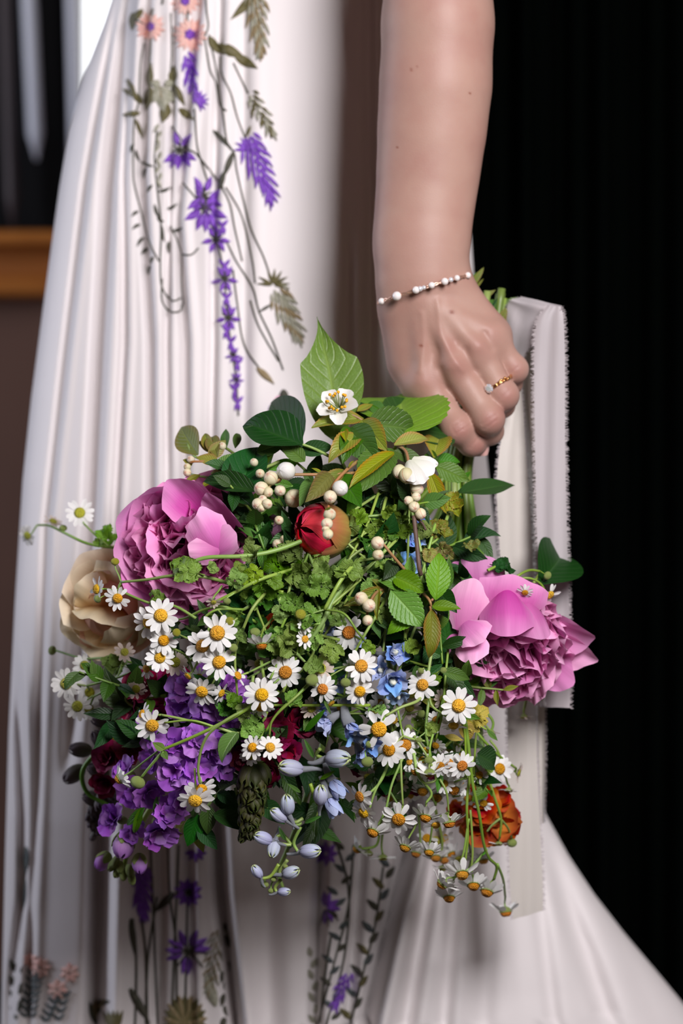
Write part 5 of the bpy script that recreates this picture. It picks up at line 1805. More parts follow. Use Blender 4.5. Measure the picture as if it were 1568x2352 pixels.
sprig('dense chamomile sprig right of centre with many flowers seen from behind',
      [[(985, 1600, 0.0), (978, 1680, -0.010), (990, 1740, -0.016)], [(1030, 1560, 0.0), (1005, 1650, -0.01), (988, 1710, -0.016), (986, 1745, -.018)], [(1060, 1620, 0.0), (1068, 1700, -0.006), (1070, 1790, -0.008)]],
      [(986, 1775, 29, (0.05, -0.75, -0.25), 'd', (988, 1748, -0.016), -0.026), (1009, 1760, 28, (0.2, -0.3, 0.8), 'o', None, -0.012), (955, 1771, 27, (-0.2, -0.2, 0.8), 'o', None, -0.014), (1030, 1754, 28, (0.0, 0.1, 0.9), 'o', None, -0.004),
       (1061, 1759, 30, (0.15, -0.1, 0.9), 'o', None, -0.012), (968, 1746, 22, (0.4, -0.1, 0.8), 's', None, 0.0), (944, 1733, 22, (-.4, -.2, .8), 's', None, .004), (940, 1750, 20, (-.5, .2, .7), 's', None, -0.01)],
      [(984, 1746, 10, (0, -0.8, 0.2), False, -0.02), (962, 1700, 8, (0, -.6, .4), False, -.012)], [(1000, 1650, 985, 1690, -0.01, 'feather')])
sprig('second dense chamomile sprig below, side-on flowers in shade over the red ranunculus',
      [[(1000, 1700, 0.01), (1020, 1780, 0.0), (1040, 1830, 0.0)], [(960, 1700, 0.01), (975, 1780, 0.0), (1000, 1850, 0.0)], [(940, 1740, 0.01), (925, 1800, 0.004), (915, 1840, 0.004)]],
      [(970, 1817, 30, (-0.1, -0.6, 0.6), 'd', None, -0.004), (1042, 1815, 30, (0.1, -0.5, 0.6), 'd', None, -0.006), (1002, 1832, 30, (0.0, -0.5, 0.7), 'd', None, 0.006), (912, 1830, 27, (-0.2, -0.3, 0.7), 'b', None, 0.012),
       (895, 1832, 24, (-0.4, -0.4, 0.6), 'n', None, 0.016), (940, 1826, 24, (0.0, -0.5, 0.7), 'n', None, 0.014), (1075, 1833, 26, (0.1, -0.5, 0.7), 'o', None, 0.004), (1060, 1805, 22, (.2, .2, .8), 's', None, 0.0)], back=0.02)
sprig('hindmost chamomile sprig along the lower right rim, blurred drooping flowers',
      [[(1000, 1860, 0.02), (1015, 1930, 0.016), (1010, 1970, 0.016)], [(960, 1860, 0.02), (965, 1940, 0.016), (955, 1970, 0.016)], [(1060, 1860, 0.02), (1080, 1960, 0.012), (1075, 2000, 0.01)]],
      [(955, 1960, 27, (-0.2, -0.8, 0.3), 'd', None, 0.014), (1000, 1970, 28, (0.0, -0.7, 0.5), 'd', None, 0.016), (1020, 1975, 26, (0.2, -0.6, 0.5), 'd', None, 0.02), (1036, 1962, 26, (0.3, -0.6, 0.4), 'd', None, 0.02), (1055, 1972, 28, (0.1, -0.6, 0.5), 'y', None, 0.014),
       (1000, 1932, 28, (0.2, 0, 0.8), 'b', None, 0.02), (980, 1925, 24, (-.2, .2, .8), 's', None, 0.02), (1020, 1925, 24, (.3, .1, .8), 's', None, .02), (1015, 1995, 24, (-.2, -.8, .2), 'y', None, 0.02), (1110, 1975, 28, (.1, -.9, .2), 'd', None, 0.01)], back=0.045)
sprig('lowest chamomile sprig, five drooping flowers with orange domes hanging at the bottom right',
      [[(1085, 1740, 0.0), (1072, 1840, -0.008), (1074, 1920, -0.014), (1068, 1980, -0.02)], [(1076, 1880, -0.010), (1066, 1950, -0.018), (1055, 1990, -0.02)], [(1080, 1860, -0.008), (1085, 1950, -0.018), (1082, 1995, -0.022)], [(1118, 1950, -0.016), (1098, 1975, -0.018), (1082, 1992, -.018), (1040, 2018, -.02)]],
      [(1061, 2008, 36, (0.05, -0.72, 0.6), 'd', (1068, 1982, -0.018), -0.030), (1087, 2034, 33, (0.0, -0.75, 0.6), 'd', (1082, 1994, -0.016), -0.026), (1016, 2030, 33, (-0.6, -0.75, -0.1), 'd', (1046, 2014, -0.018), -0.022), (1031, 2062, 31, (0.0, -0.8, 0.5), 'd', (1045, 2012, -0.014), -0.018)])
sprig('long thin chamomile stem hanging lowest at the right with two end flowers',
      [[(1062, 1600, 0.0), (1076, 1720, -0.008), (1085, 1800, -0.014), (1100, 1870, -0.018), (1110, 1935, -0.02), (1122, 1970, -0.02), (1140, 1990, -0.02), (1134, 2020, -0.02)], [(1142, 1985, -0.02), (1155, 2020, -0.02), (1160, 2060, -0.02)]],
      [(1118, 2048, 35, (-0.25, -0.8, 0.45), 'd', (1134, 2018, -0.018), -0.024), (1161, 2094, 34, (0.1, -0.95, 0.15), 'd', (1160, 2060, -0.018), -0.022)], [], [(1115, 1955, 1105, 1965, -0.02, 'leafmid', 'lance')], r0=0.0016)
sprig('chamomile sprig over the red ranunculus, its flowers turned away or nodding',
      [[(1115, 1770, 0.0), (1135, 1830, -0.004), (1150, 1880, -0.006), (1147, 1925, -0.006)], [(1150, 1882, -0.006), (1165, 1900, -0.006), (1175, 1925, -0.004)], [(1148, 1880, -0.006), (1130, 1895, -0.004), (1118, 1910, -0.002)]],
      [(1145, 1938, 22, (0.0, -1, 0.1), 'y', None, -0.004)], [(1175, 1936, 12, (0.05, -1, 0.1), False, -0.004)], [(1115, 1780, 1085, 1790, -0.008, 'feather'), (1110, 1770, 1100, 1815, -0.008, 'feather'), (1110, 1780, 1130, 1755, 0.0, 'feather')], back=0.02)
sprig('chamomile sprig against the cream ribbon with a side-on flower',
      [[(1060, 1640, 0.02), (1110, 1700, 0.01), (1145, 1735, 0.005), (1185, 1765, 0.005)], [(1125, 1700, .01), (1145, 1730, 0.005), (1165, 1800, 0.008)]],
      [(1147, 1766, 32, (0.35, 0.1, 0.85), 'o', (1150, 1738, 0.01), 0.0), (1190, 1775, 22, (0.8, -0.2, 0.2), 'b', None, 0.005), (1168, 1815, 22, (-.1, -0.9, 0.1), 'y', None, 0.008)], back=0.03)
sprig('two faint blurred chamomile flowers below the right peony on the ribbon',
      [[(1130, 1500, 0.05), (1180, 1560, 0.04), (1206, 1600, 0.04), (1202, 1635, 0.04)], [(1185, 1560, 0.04), (1215, 1580, 0.04), (1236, 1592, 0.035)]],
      [(1203, 1646, 21, (0, -1, 0.1), 'b', None, 0.04), (1241, 1598, 25, (0.5, 0, 0.8), 'y', None, 0.03)], back=0.03)
sprig('faded little chamomile sprig beneath the yellowed leaf',
      [[(1080, 1600, 0.02), (1120, 1640, 0.01), (1132, 1660, 0.008), (1128, 1680, 0.008)]],
      [(1128, 1682, 20, (0, -1, 0.1), 'b', None, 0.008), (1105, 1668, 18, (-0.3, -0.8, .2), 'b', None, .012)], back=0.03)
sprig('tangle of small chamomile flowers in shade right of the larkspur',
      [[(960, 1560, 0.02), (930, 1640, 0.012), (900, 1680, 0.012)], [(880, 1600, 0.02), (870, 1640, 0.015)], [(1000, 1640, 0.015), (960, 1680, 0.008), (948, 1740, 0.008)]],
      [(862, 1630, 24, (-0.3, 0.3, 0.8), 'y', None, 0.0), (872, 1615, 24, (0.2, 0.2, 0.8), 'o', None, 0.006), (940, 1625, 26, (0, 0, 1), 'b', None, 0.012), (905, 1655, 22, (0.4, -0.3, 0.6), 's', None, 0.004), (870, 1765, 28, (0, -0.2, 0.9), 'y', None, 0.02),
       (845, 1785, 24, (-0.2, -0.4, 0.8), 'b', None, 0.02), (1000, 1712, 22, (-.3, -.4, .6), 's', None, 0.0), (780, 1625, 20, (-.4, -.2, .7), 's', None, 0.0), (715, 1628, 24, (-.2, .4, .8), 'b', None, 0.0)],
      [(968, 1640, 10, (0, -.5, .7), False, 0.0), (938, 1672, 9, (0, -.5, .7), False, 0.0), (1012, 1620, 9, (0, -.5, .7), False, 0.0), (984, 1690, 9, (0, -.5, .7), False, 0.0)],
      [(900, 1700, 890, 1740, .01, 'feather'), (950, 1640, 970, 1680, .01, 'feather'), (1000, 1600, 1030, 1640, .01, 'feather')])
sprig('small white and yellow chamomile tangle between the lower larkspur and the peony',
      [[(1040, 1700, 0.02), (1090, 1760, 0.01), (1110, 1800, 0.01)], [(1100, 1620, 0.02), (1092, 1700, 0.01), (1088, 1780, 0.006)]],
      [(1100, 1780, 22, (0.3, 0.2, 0.8), 's', None, 0.008), (1110, 1845, 22, (0, -.4, .8), 's', None, 0.006), (1020, 1800, 22, (0, .3, .8), 's', None, 0.008), (920, 1800, 22, (-.4, 0, .8), 'b', None, .016), (1050, 1735, 20, (.3, 0, .8), 's', None, 0.01)])

# ------------------------------------------------------------------ violet stock
STK = []
for k in range(6):
    V, Fc, U = petal_v(L=1.0, W=0.95, nu=11, nv=8, a0=0.7 + 0.1 * (k % 3), a1=1.7 - 0.15 * k, cup=random.uniform(-0.3, 0.2), ruf=0.06, rf=5, base=0.12, tr=0.18, notch=0.10, seed=100 + k)
    STK.append((mesh_from('petal', V, Fc, M_['violet'], U), mesh_from('petal', V, Fc, M_['mauve'], U)))
V, Fc, U = shell_v(0.5, 3.14159, 0.05, 2.6, nu=15, nv=9, tipw=1.0, el=1.5)
STKTUBE = mesh_from('floret', V, Fc, M_['calyx'], U)


def rosette(parent, px, py, R, d, depth, n=9, meshes=STK, mauve=0.2, name='floret', core=STKTUBE, inner=True):
    c = P(px, py, depth)
    rr = lens_radius(R, depth)
    z = sdir(d)
    M = frame_z(z, (0.2, 0, 1), c - z * rr * 0.35, rr, random.uniform(0, 6))
    h = mk(name, core, parent, M @ Matrix.Translation((0, 0, -0.35)) @ Matrix.Scale(0.42, 4))
    for k in range(n):
        inn = inner and k >= n * 0.5
        a = k * 2.39996
        Mp = M @ Matrix.Rotation(a, 4, 'Z') @ Matrix.Rotation((-0.45 if inn else 0.0) + random.uniform(-0.2, 0.2), 4, 'Y') @ Matrix.Rotation(random.uniform(-.4, .4), 4, 'Z') @ Matrix.Scale((0.75 if inn else 1.05) * random.uniform(0.85, 1.1), 4)
        mk('petal', meshes[random.randrange(len(meshes))][1 if random.random() < mauve else 0], h, Mp)
    return c


def wrapbud(parent, px, py, R, d, depth, mat, el=1.3, green=True, name='bud', gm='calyx', n=4):
    c = P(px, py, depth)
    rr = lens_radius(R, depth)
    M = frame_z(sdir(d), (0.2, 0, 1), c, rr, random.uniform(0, 6))
    mb = MB()
    for k in range(n):
        V, Fc, U = shell_v(1.0 - 0.03 * k, 1.2, 0.15, 2.95, nu=9, nv=9, swirl=0.7, bulge=0.06, tipw=0.3, el=el)
        Rm = np.array(Matrix.Rotation(k * 2 * math.pi / n, 3, 'Z'))
        mb.add(np.array(V) @ Rm.T, Fc, U, 0)
    if green:
        for k in range(4):
            V, Fc, U = shell_v(1.05, 0.75, 0.0, 1.7, nu=7, nv=7, bulge=0.04, tipw=0.2, el=el)
            Rm = np.array(Matrix.Rotation(k * math.pi / 2 + 0.4, 3, 'Z'))
            mb.add(np.array(V) @ Rm.T, Fc, U, 1)
    me = mb.mesh(name, [M_[mat], M_[gm]])
    return mk(name, me, parent, M), c


stock1 = thing('stock_spike', 'violet stock spike at the left tapering down to its buds at the lowest left', 'flower', P(560, 1560, 0.0))
stem(stock1, [(600, 1480, 0.01), (520, 1640, -0.02), (440, 1740, -0.03), (350, 1850, -0.02), (300, 1940, -0.015), (285, 1990, -0.012)], 0.0032, 0.0016)
for (px, py, R, d, off) in [(345, 1690, 38, (-0.5, 0.2, 0.7), 0.004), (402, 1715, 52, (-0.1, 0.4, 0.9), -0.018), (455, 1700, 44, (0.3, 0.4, 0.8), -0.018), (400, 1768, 54, (-0.25, -0.1, 1), -0.024), (462, 1755, 50, (0.35, 0.0, 0.9), -0.014),
                            (500, 1715, 46, (0.6, 0.1, 0.8), -0.004), (430, 1810, 42, (0.2, -0.5, 0.8), -0.006), (345, 1745, 40, (-0.7, -0.1, 0.6), 0.004), (282, 1765, 40, (-0.6, 0.5, 0.5), 0.004), (300, 1822, 46, (-0.3, -0.3, 0.8), 0.0),
                            (345, 1822, 42, (0.3, -0.4, 0.8), -0.004), (255, 1880, 48, (-0.7, 0.2, 0.7), 0.006), (385, 1868, 46, (0.4, 0.3, 0.8), -0.012), (368, 1915, 50, (0.3, -0.6, 0.7), -0.010), (420, 1840, 40, (0.5, -0.1, 0.8), -0.002),
                            (305, 1912, 34, (0.0, -0.3, 0.9), -0.004), (520, 1760, 36, (0.6, -0.3, 0.6), 0.004)]:
    rosette(stock1, px, py, R, d, D(px, py, off), n=11, mauve=0.18)
for (px, py, R, d, off) in [(283, 1942, 25, (-0.1, -0.9, 0.5), -0.008), (320, 1984, 18, (0.05, -0.95, 0.3), -0.008), (236, 1978, 18, (-0.6, -0.75, 0.2), 0.0)]:
    wrapbud(stock1, px, py, R, d, D(px, py, off), 'mauve')
for (px, py, d) in [(258, 1988, (-0.5, -0.8, 0.2)), (270, 2002, (-0.3, -0.9, 0.2)), (284, 2008, (0, -1, 0.2)), (298, 2000, (0.3, -1, 0.2)), (276, 1992, (0, -1, 0.5)), (264, 1980, (-.3, -.8, .5)), (302, 2018, (0.2, -1, 0))]:
    wrapbud(stock1, px, py, 9.5, d, D(px, py, -0.004), 'calyx', 1.7, green=False)
for lf in [(325, 1855, 305, 1920, 'blade'), (332, 1855, 285, 1900, 'blade'), (360, 1830, 355, 1885, 'blade')]:
    leaf(stock1, lf[0], lf[1], D(lf[0], lf[1], -0.016), lf[2], lf[3], D(lf[2], lf[3], -0.018), 'blade', 'leafmid', 1.4)
stock2 = thing('stock_spike', 'second violet stock spike behind the chamomile, left of the dark centre', 'flower', P(560, 1540, 0.0))
stem(stock2, [(640, 1450, 0.01), (560, 1560, 0.0), (500, 1640, 0.0)], 0.003, 0.002)
for (px, py, R, d, off) in [(425, 1575, 50, (-0.5, 0.3, 0.8), 0.006), (475, 1560, 46, (0.0, 0.5, 0.8), 0.006), (420, 1620, 50, (-0.5, -0.2, 0.8), 0.008), (480, 1610, 50, (0.1, 0, 1), -0.002), (540, 1580, 48, (0.4, 0.3, 0.8), 0.0), (535, 1635, 50, (0.3, -0.2, 0.9), 0.0),
                            (585, 1610, 36, (0.7, 0.1, 0.6), 0.01), (470, 1665, 44, (-0.1, -0.4, 0.8), 0.004), (565, 1670, 44, (0.5, -0.4, 0.7), 0.006), (515, 1690, 44, (0.2, -0.5, 0.8), 0.008), (340, 1660, 36, (-.5, .3, .6), 0.012)]:
    rosette(stock2, px, py, R, d, D(px, py, off), n=11, mauve=0.08)

# ------------------------------------------------------------------ larkspur (delphinium)
DEL = []
for k in range(4):
    V, Fc, U = petal_v(L=1.25, W=0.85, nu=11, nv=9, a0=0.25, a1=0.7 + 0.35 * k, cup=0.35, ruf=0.07, rf=5, base=0.15, tr=0.35, notch=0.12, seed=200 + k)
    DEL.append((mesh_from('petal', V, Fc, M_['blue'], U), mesh_from('petal', V, Fc, M_['lilacblue'], U)))
BEL = []
for k in range(3):
    V, Fc, U = petal_v(L=1.6, W=0.85, nu=9, nv=9, a0=0.75, a1=-0.35 + 0.15 * k, cup=0.45, ruf=0.015, rf=4, base=0.25, tr=0.5, seed=220 + k)
    BEL.append(mesh_from('petal', V, Fc, M_['lilacblue'], U))
mb = MB()
for k in range(5):
    V, Fc, U = shell_v(1.0, 0.80, 0.25, 2.95, nu=9, nv=11, swirl=0.25, bulge=0.10, tipw=0.25, el=1.55)
    Rm = np.array(Matrix.Rotation(k * 2 * math.pi / 5, 3, 'Z'))
    mi = 0
    mb.add(np.array(V) @ Rm.T, Fc, U, 0)
for k in range(5):
    c = [(1.04 * math.sin(t) * math.cos(k * 1.2566), 1.04 * math.sin(t) * math.sin(k * 1.2566), -1.04 * 1.55 * math.cos(t)) for t in np.linspace(0.9, 2.95, 9)]
    tube(mb, c, 0.02, 0.13, 5, 1)
sp = [(0, 0, -1.3), (0.15, 0, -1.9), (0.45, 0, -2.6), (0.6, 0, -3.3), (0.5, 0, -4.0)]
tube(mb, catmull(sp, 4), 0.48, 0.20, 8, 2)
DBUD = mb.mesh('bud', [M_['dbud'], M_['dbudtip'], M_['spur']])


def dbud(parent, px, py, R, d, off, at=None):
    c = P(px, py, D(px, py, off))
    z = sdir(d)
    r = lens_radius(R)
    o = mk('bud', DBUD, parent, frame_z(z, (0.1, 0, 1), c, r * 0.66, random.uniform(0, 6)))
    if at:
        stem3(parent, [c - z * r * 1.3, (c - z * r * 2.2).lerp(P(at[0], at[1], D(at[0], at[1], off + 0.006)), 0.4), P(at[0], at[1], D(at[0], at[1], off + 0.006))], 0.0012, 0.0014, sides=5)
    return o


def dflower(parent, px, py, R, d, off, n=6, blue=0.6, bell=False):
    c = P(px, py, D(px, py, off))
    z = sdir(d)
    r = lens_radius(R)
    M = frame_z(z, (0.1, 0, 1), c - z * r * 0.6, r, random.uniform(0, 6))
    mbs = MB()
    Mi = np.array(M)
    tube(mbs, [np.array(M @ Vector(p)) for p in [(0, 0, 0.2), (0, 0, -0.2), (0.15, 0, -0.7), (0.4, 0, -1.2)]], r * 0.34, r * 0.12, 8)
    h = mk('floret', mbs.mesh('floret', [M_['spur']], M), parent, M)
    for k in range(n):
        a = 2 * math.pi * k / (5 if k < 5 else n - 5) + random.uniform(-0.15, 0.15)
        me = random.choice(BEL) if bell else random.choice(DEL)[0 if random.random() < blue else 1]
        s = (1.0 if k < 5 else 0.6) * random.uniform(0.9, 1.05)
        mk('petal', me, h, M @ Matrix.Rotation(a, 4, 'Z') @ Matrix.Scale(s, 4))
    if not bell:
        for k in range(4):
            mk('petal', random.choice(DEL)[1], h, M @ Matrix.Rotation(k * 1.6 + random.random(), 4, 'Z') @ Matrix.Rotation(-0.35, 4, 'Y') @ Matrix.Scale(random.uniform(0.55, 0.7), 4))
        mk('white_bee', pearlw, h, M @ Matrix.Translation((0, 0, 0.55)) @ Matrix.Diagonal((0.13, 0.16, 0.30, 1)) @ Matrix.Translation((0.3, 0, 0)))


pearlw = mesh_from('white_bee', [(x * (1 + .25 * (i % 3)), y * (1 + .2 * (i % 2)), z) for i, (x, y, z) in enumerate(sv2)], sf2, M_['white'])
lk1 = thing('larkspur_spike', 'pale blue larkspur spike hanging from the centre to its lowest buds', 'flower', P(800, 1540, 0.0))
stem(lk1, [(800, 1500, 0.0), (775, 1620, -0.014), (745, 1700, -0.018), (715, 1790, -0.018), (690, 1870, -0.016), (660, 1950, -0.014), (640, 2000, -0.012), (650, 2040, -0.012)], 0.0034, 0.0012)
dflower(lk1, 745, 1665, 36, (-0.6, -0.5, 0.4), -0.014, 5, 0.1)
dflower(lk1, 810, 1680, 44, (0.4, -0.75, 0.4), -0.020, 6, 0.5)
dflower(lk1, 850, 1712, 36, (0.7, -0.4, 0.5), -0.024, 6, 0.7)
dflower(lk1, 830, 1740, 30, (0.3, -0.8, 0.3), -0.014, 5, 0.4)
dbud(lk1, 668, 1764, 26, (-0.85, 0.15, 0.4), -0.026, (720, 1750))
dbud(lk1, 775, 1742, 28, (0.75, 0.05, 0.5), -0.030, (735, 1720))
dflower(lk1, 770, 1806, 34, (0.5, -0.8, 0.25), -0.018, 5, 0, True)
dflower(lk1, 762, 1848, 36, (0.35, -0.9, 0.2), -0.022, 5, 0, True)
dbud(lk1, 736, 1826, 22, (0.0, 0.8, 0.4), -0.026, (712, 1800))
for (x, y, R, d, at) in [(660, 1848, 22, (-0.1, 0.95, 0.3), (695, 1880)), (640, 1872, 20, (-0.7, 0.5, 0.2), (690, 1890)), (604, 1925, 20, (-0.85, 0.35, 0.3), (668, 1940)), (628, 1948, 20, (-0.2, -0.9, 0.4), (668, 1940)), (712, 1955, 23, (0.85, 0.1, 0.4), (690, 1900)),
                         (668, 2004, 20, (0.7, 0.3, 0.4), (660, 1975)), (590, 2002, 16, (-0.5, 0.75, 0.3), (640, 1985)), (652, 2048, 14, (0.85, 0.1, 0.4), (645, 2020))]:
    dbud(lk1, x, y, R, d, -0.020, at)
for (x, y, R) in [(608, 2032, 9), (628, 2020, 7), (655, 1990, 6), (622, 2046, 7)]:
    c, z, rr = budlet(lk1, x, y, R, (0, -1, 0.3), D(x, y, -0.016))
    pedicel(lk1, c, z, rr, P(642, 1995, D(642, 1995, -0.012)), r0=0.0008)
for a in [(745, 1610, 760, 1640), (700, 1680, 745, 1630), (720, 1740, 700, 1700), (690, 1820, 660, 1800), (700, 1890, 735, 1875), (655, 1930, 640, 1900), (735, 1790, 770, 1770)]:
    leaf(lk1, a[0], a[1], D(a[0], a[1], -0.02), a[2], a[3], D(a[2], a[3], -0.026), 'blade', 'leafmid', 1.3)
lk2 = thing('larkspur_spike', 'bright blue larkspur flowers right of centre beside the big leaf sprig', 'flower', P(900, 1450, 0.0))
stem(lk2, [(880, 1400, 0.0), (890, 1500, -0.006), (905, 1580, -0.01)], 0.003, 0.002)
dflower(lk2, 908, 1500, 40, (0.45, 0.2, 0.8), -0.016, 8, 0.55)
dflower(lk2, 902, 1565, 46, (0.15, -0.35, 0.9), -0.022, 11, 0.85)
dflower(lk2, 875, 1540, 34, (-0.6, 0.2, 0.7), -0.008, 5, 0.3)
dflower(lk2, 915, 1600, 32, (0.25, -0.8, 0.5), -0.016, 6, 0.9)
lk3 = thing('larkspur_spike', 'shaded blue larkspur florets among the chamomile left of the bright blue ones', 'flower', P(770, 1450, 0.0))
stem(lk3, [(780, 1400, 0.01), (770, 1500, 0.0), (790, 1570, 0.0)], 0.003, 0.002)
for (x, y, R, d, off) in [(750, 1445, 30, (-0.3, 0.6, 0.7), 0.0), (820, 1470, 26, (0.4, 0, 0.8), 0.004), (775, 1565, 38, (-0.2, -0.1, 0.9), 0.002), (735, 1640, 34, (-0.7, -0.2, 0.5), -0.004), (800, 1600, 30, (0.2, -0.5, 0.8), 0.0)]:
    dflower(lk3, x, y, R, d, off, 6, 0.5)
lk4 = thing('larkspur_spike', 'blue larkspur peeping out behind the brown twig near the stems', 'flower', P(970, 1190, 0.0))
stem(lk4, [(985, 1150, 0.02), (960, 1240, 0.01), (950, 1310, 0.006)], 0.003, 0.002)
for (x, y, R, d, off) in [(968, 1200, 26, (0.4, 0.4, 0.7), 0.0), (958, 1240, 30, (-0.1, 0.1, 0.9), -0.002), (945, 1290, 30, (-0.3, 0, 0.9), -0.002), (968, 1300, 24, (0.4, -0.2, 0.8), 0.0)]:
    dflower(lk4, x, y, R, d, off, 6, 1.0)

# ------------------------------------------------------------------ dark snapdragons, burgundy and orange blooms
def scale_spike(label, axis_pts, R, n, mat, off, name='snapdragon_spike', pointing=(0.0, -1, 0.3)):
    t = thing(name, label, 'flower', P(axis_pts[0][0], axis_pts[0][1], D(axis_pts[0][0], axis_pts[0][1], off)))
    pts = [P(x, y, D(x, y, off)) for x, y in axis_pts]
    stem3(t, pts, 0.0018, 0.001, 'stemdark')
    cc = catmull(pts, 12)
    for k in range(n):
        f = k / (n - 1)
        q = Vector(cc[int(f * (len(cc) - 1))])
        s = R * (1.0 - 0.45 * f)
        a = k * 2.39996
        z = (Vector((math.cos(a) * 0.55, -abs(math.sin(a)) * 0.5 - 0.1, 0)) + sdir(pointing)).normalized()
        V, Fc, U = SC_SH
        mk('bud', SCALE_ME[mat], t, frame_z(z, (math.cos(a), 0, .3), q + Vector((math.cos(a) * lens_radius(s) * 0.55, -abs(math.sin(a)) * lens_radius(s) * 0.5, 0)), lens_radius(s) * 0.62, a))
    return t


SC_SH = shell_v(1.0, 3.14, 0.1, 3.0, nu=9, nv=7, tipw=1.0, el=1.5)
SCALE_ME = {}
for mt in ('snap', 'dusk'):
    mbs = MB()
    for k in range(4):
        V, Fc, U = shell_v(1.0 + 0.05 * (k % 2), 1.1, 0.1, 2.9, nu=7, nv=8, bulge=0.12, tipw=0.1, el=1.55)
        Rm = np.array(Matrix.Rotation(k * math.pi / 2, 3, 'Z'))
        mbs.add(np.array(V) @ Rm.T, Fc, U)
    SCALE_ME[mt] = mbs.mesh('bud', [M_[mt]])
scale_spike('dark green and brown bud spike pointing straight down below the burgundy flowers', [(582, 1775), (578, 1830), (574, 1880), (568, 1920)], 30, 26, 'snap', -0.012)
scale_spike('near-black drooping bud spike at the far left edge, out of focus', [(265, 1800), (240, 1840), (215, 1870), (222, 1920)], 24, 18, 'dusk', 0.07)
dk = thing('snapdragon_spike', 'blurred dusky snapdragon buds on curved stalks at the far left', 'flower', P(330, 1640, 0.03))
stem(dk, [(380, 1600, -0.01), (300, 1650, 0.0), (230, 1720, 0.01), (190, 1770, 0.015), (200, 1820, 0.015), (250, 1850, 0.01)], 0.0024, 0.0014, 'stemdark')
for (px, py, R, d) in [(240, 1652, 26, (-0.9, 0.1, 0.2)), (185, 1722, 22, (-0.9, 0.1, 0.2)), (170, 1778, 24, (-0.7, -0.5, 0.2)), (225, 1770, 22, (-0.8, 0.4, 0.2)), (215, 1835, 22, (-0.8, 0.3, 0.2)), (255, 1840, 24, (-0.3, -0.8, 0.2)), (230, 1700, 22, (-0.5, 0.6, 0.2)), (270, 1720, 26, (-0.4, 0.2, 0.6))]:
    mk('bud', SCALE_ME['dusk'], dk, frame_z(sdir(d), (0, 0, 1), P(px, py, D(px, py, 0.07)), lens_radius(R) * 0.75))
FLO = {}
for mt in ('burg', 'magenta', 'orange', 'red'):
    lst = []
    for k in range(4):
        V, Fc, U = petal_v(L=1.1, W=1.2, nu=9, nv=8, a0=0.5, a1=0.9 + 0.25 * k, cup=0.3, ruf=0.06, rf=5, base=0.3, tr=0.2, notch=0.08, seed=300 + k)
        me = mesh_from('petal', V, Fc, M_[mt], U)
        lst.append((me, me))
    FLO[mt] = lst
for label, cat, nm, mt, items in [
    ('crimson ruffled blooms behind the chamomile at the left, half in shade', 'flower', 'burgundy_bloom', 'magenta', [(330, 1580, 50, (-0.3, 0.2, 0.9), 0.03), (300, 1620, 40, (-0.5, 0, 0.8), 0.035), (370, 1640, 44, (0, -0.2, 0.9), 0.025), (400, 1560, 40, (0, 0.2, 0.9), 0.03)]),
    ('dark burgundy snapdragon flowers in the shaded centre under the larkspur bud', 'flower', 'snapdragon_spike', 'burg', [(640, 1690, 46, (-0.2, 0.2, 0.9), 0.004), (660, 1725, 40, (0.2, -0.1, 0.9), 0.0), (615, 1765, 42, (-0.1, -0.4, 0.8), -0.004), (560, 1745, 36, (-0.5, -0.2, 0.7), 0.006), (590, 1800, 26, (0, -0.7, 0.5), 0.0), (690, 1660, 40, (0.3, 0.3, 0.8), 0.01), (620, 1640, 40, (-0.2, 0.3, 0.8), 0.014)]),
    ('deep burgundy bloom hidden behind the lower chamomile, right of the bells', 'flower', 'burgundy_bloom', 'burg', [(880, 1780, 50, (0, -0.1, 0.9), 0.03), (840, 1760, 40, (-0.3, 0, 0.9), 0.03), (940, 1790, 44, (0.2, -0.2, 0.9), 0.035), (1000, 1760, 40, (0, 0, 1), .04)]),
    ('dusky purple bloom in the shade behind the left end of the violet stock', 'flower', 'burgundy_bloom', 'burg', [(250, 1740, 40, (-0.3, 0, 0.8), 0.03), (300, 1720, 40, (0, 0.1, 0.9), 0.03), (240, 1800, 34, (-0.2, -0.3, 0.8), 0.035)]),
    ('orange bloom glimpsed deep between stems left of the dark centre', 'flower', 'orange_bloom', 'orange', [(640, 1435, 40, (0, 0.1, 1), 0.02), (628, 1465, 34, (0, -0.3, 0.9), 0.02)]),
]:
    t = thing(nm, label, cat, P(items[0][0], items[0][1], 0.03))
    for (px, py, R, d, off) in items:
        rosette(t, px, py, R, d, D(px, py, off), n=12, meshes=FLO[mt], mauve=0, core=STKTUBE)
    stem(t, [(items[0][0], items[0][1], D(items[0][0], items[0][1], items[0][4] + 0.005)), ((items[0][0] + 950) / 2, (items[0][1] + 1200) / 2, 0.02), (1040, 1100, 0.03)], 0.002, mat='stemdark')
rr_ = thing('ranunculus', 'red and burnt-orange ranunculus hanging low at the right before the ribbon', 'flower', P(1130, 1870, 0.0))
for (px, py, R, d, mt, off) in [(1140, 1895, 56, (0.3, -0.5, 0.8), 'orange', 0.006), (1100, 1850, 50, (-0.1, 0.2, 0.9), 'red', 0.010), (1165, 1880, 40, (0.7, 0, 0.7), 'orange', 0.004), (1095, 1900, 42, (-0.5, -0.5, 0.7), 'red', 0.01), (1140, 1835, 40, (0.3, 0.6, 0.7), 'orange', 0.012), (1055, 1865, 34, (-.6, 0, .7), 'red', 0.02)]:
    rosette(rr_, px, py, R, d, D(px, py, off + 0.035), n=11, meshes=FLO[mt], mauve=0)
big_petal(rr_, 1120, 1880, 0.0, 1190, 1870, -0.012, 0.036, 0.5, 0.4, -0.7, (0.1, 0.3, 1), 'orange', seed=41, ruf=0.001, name='petal')
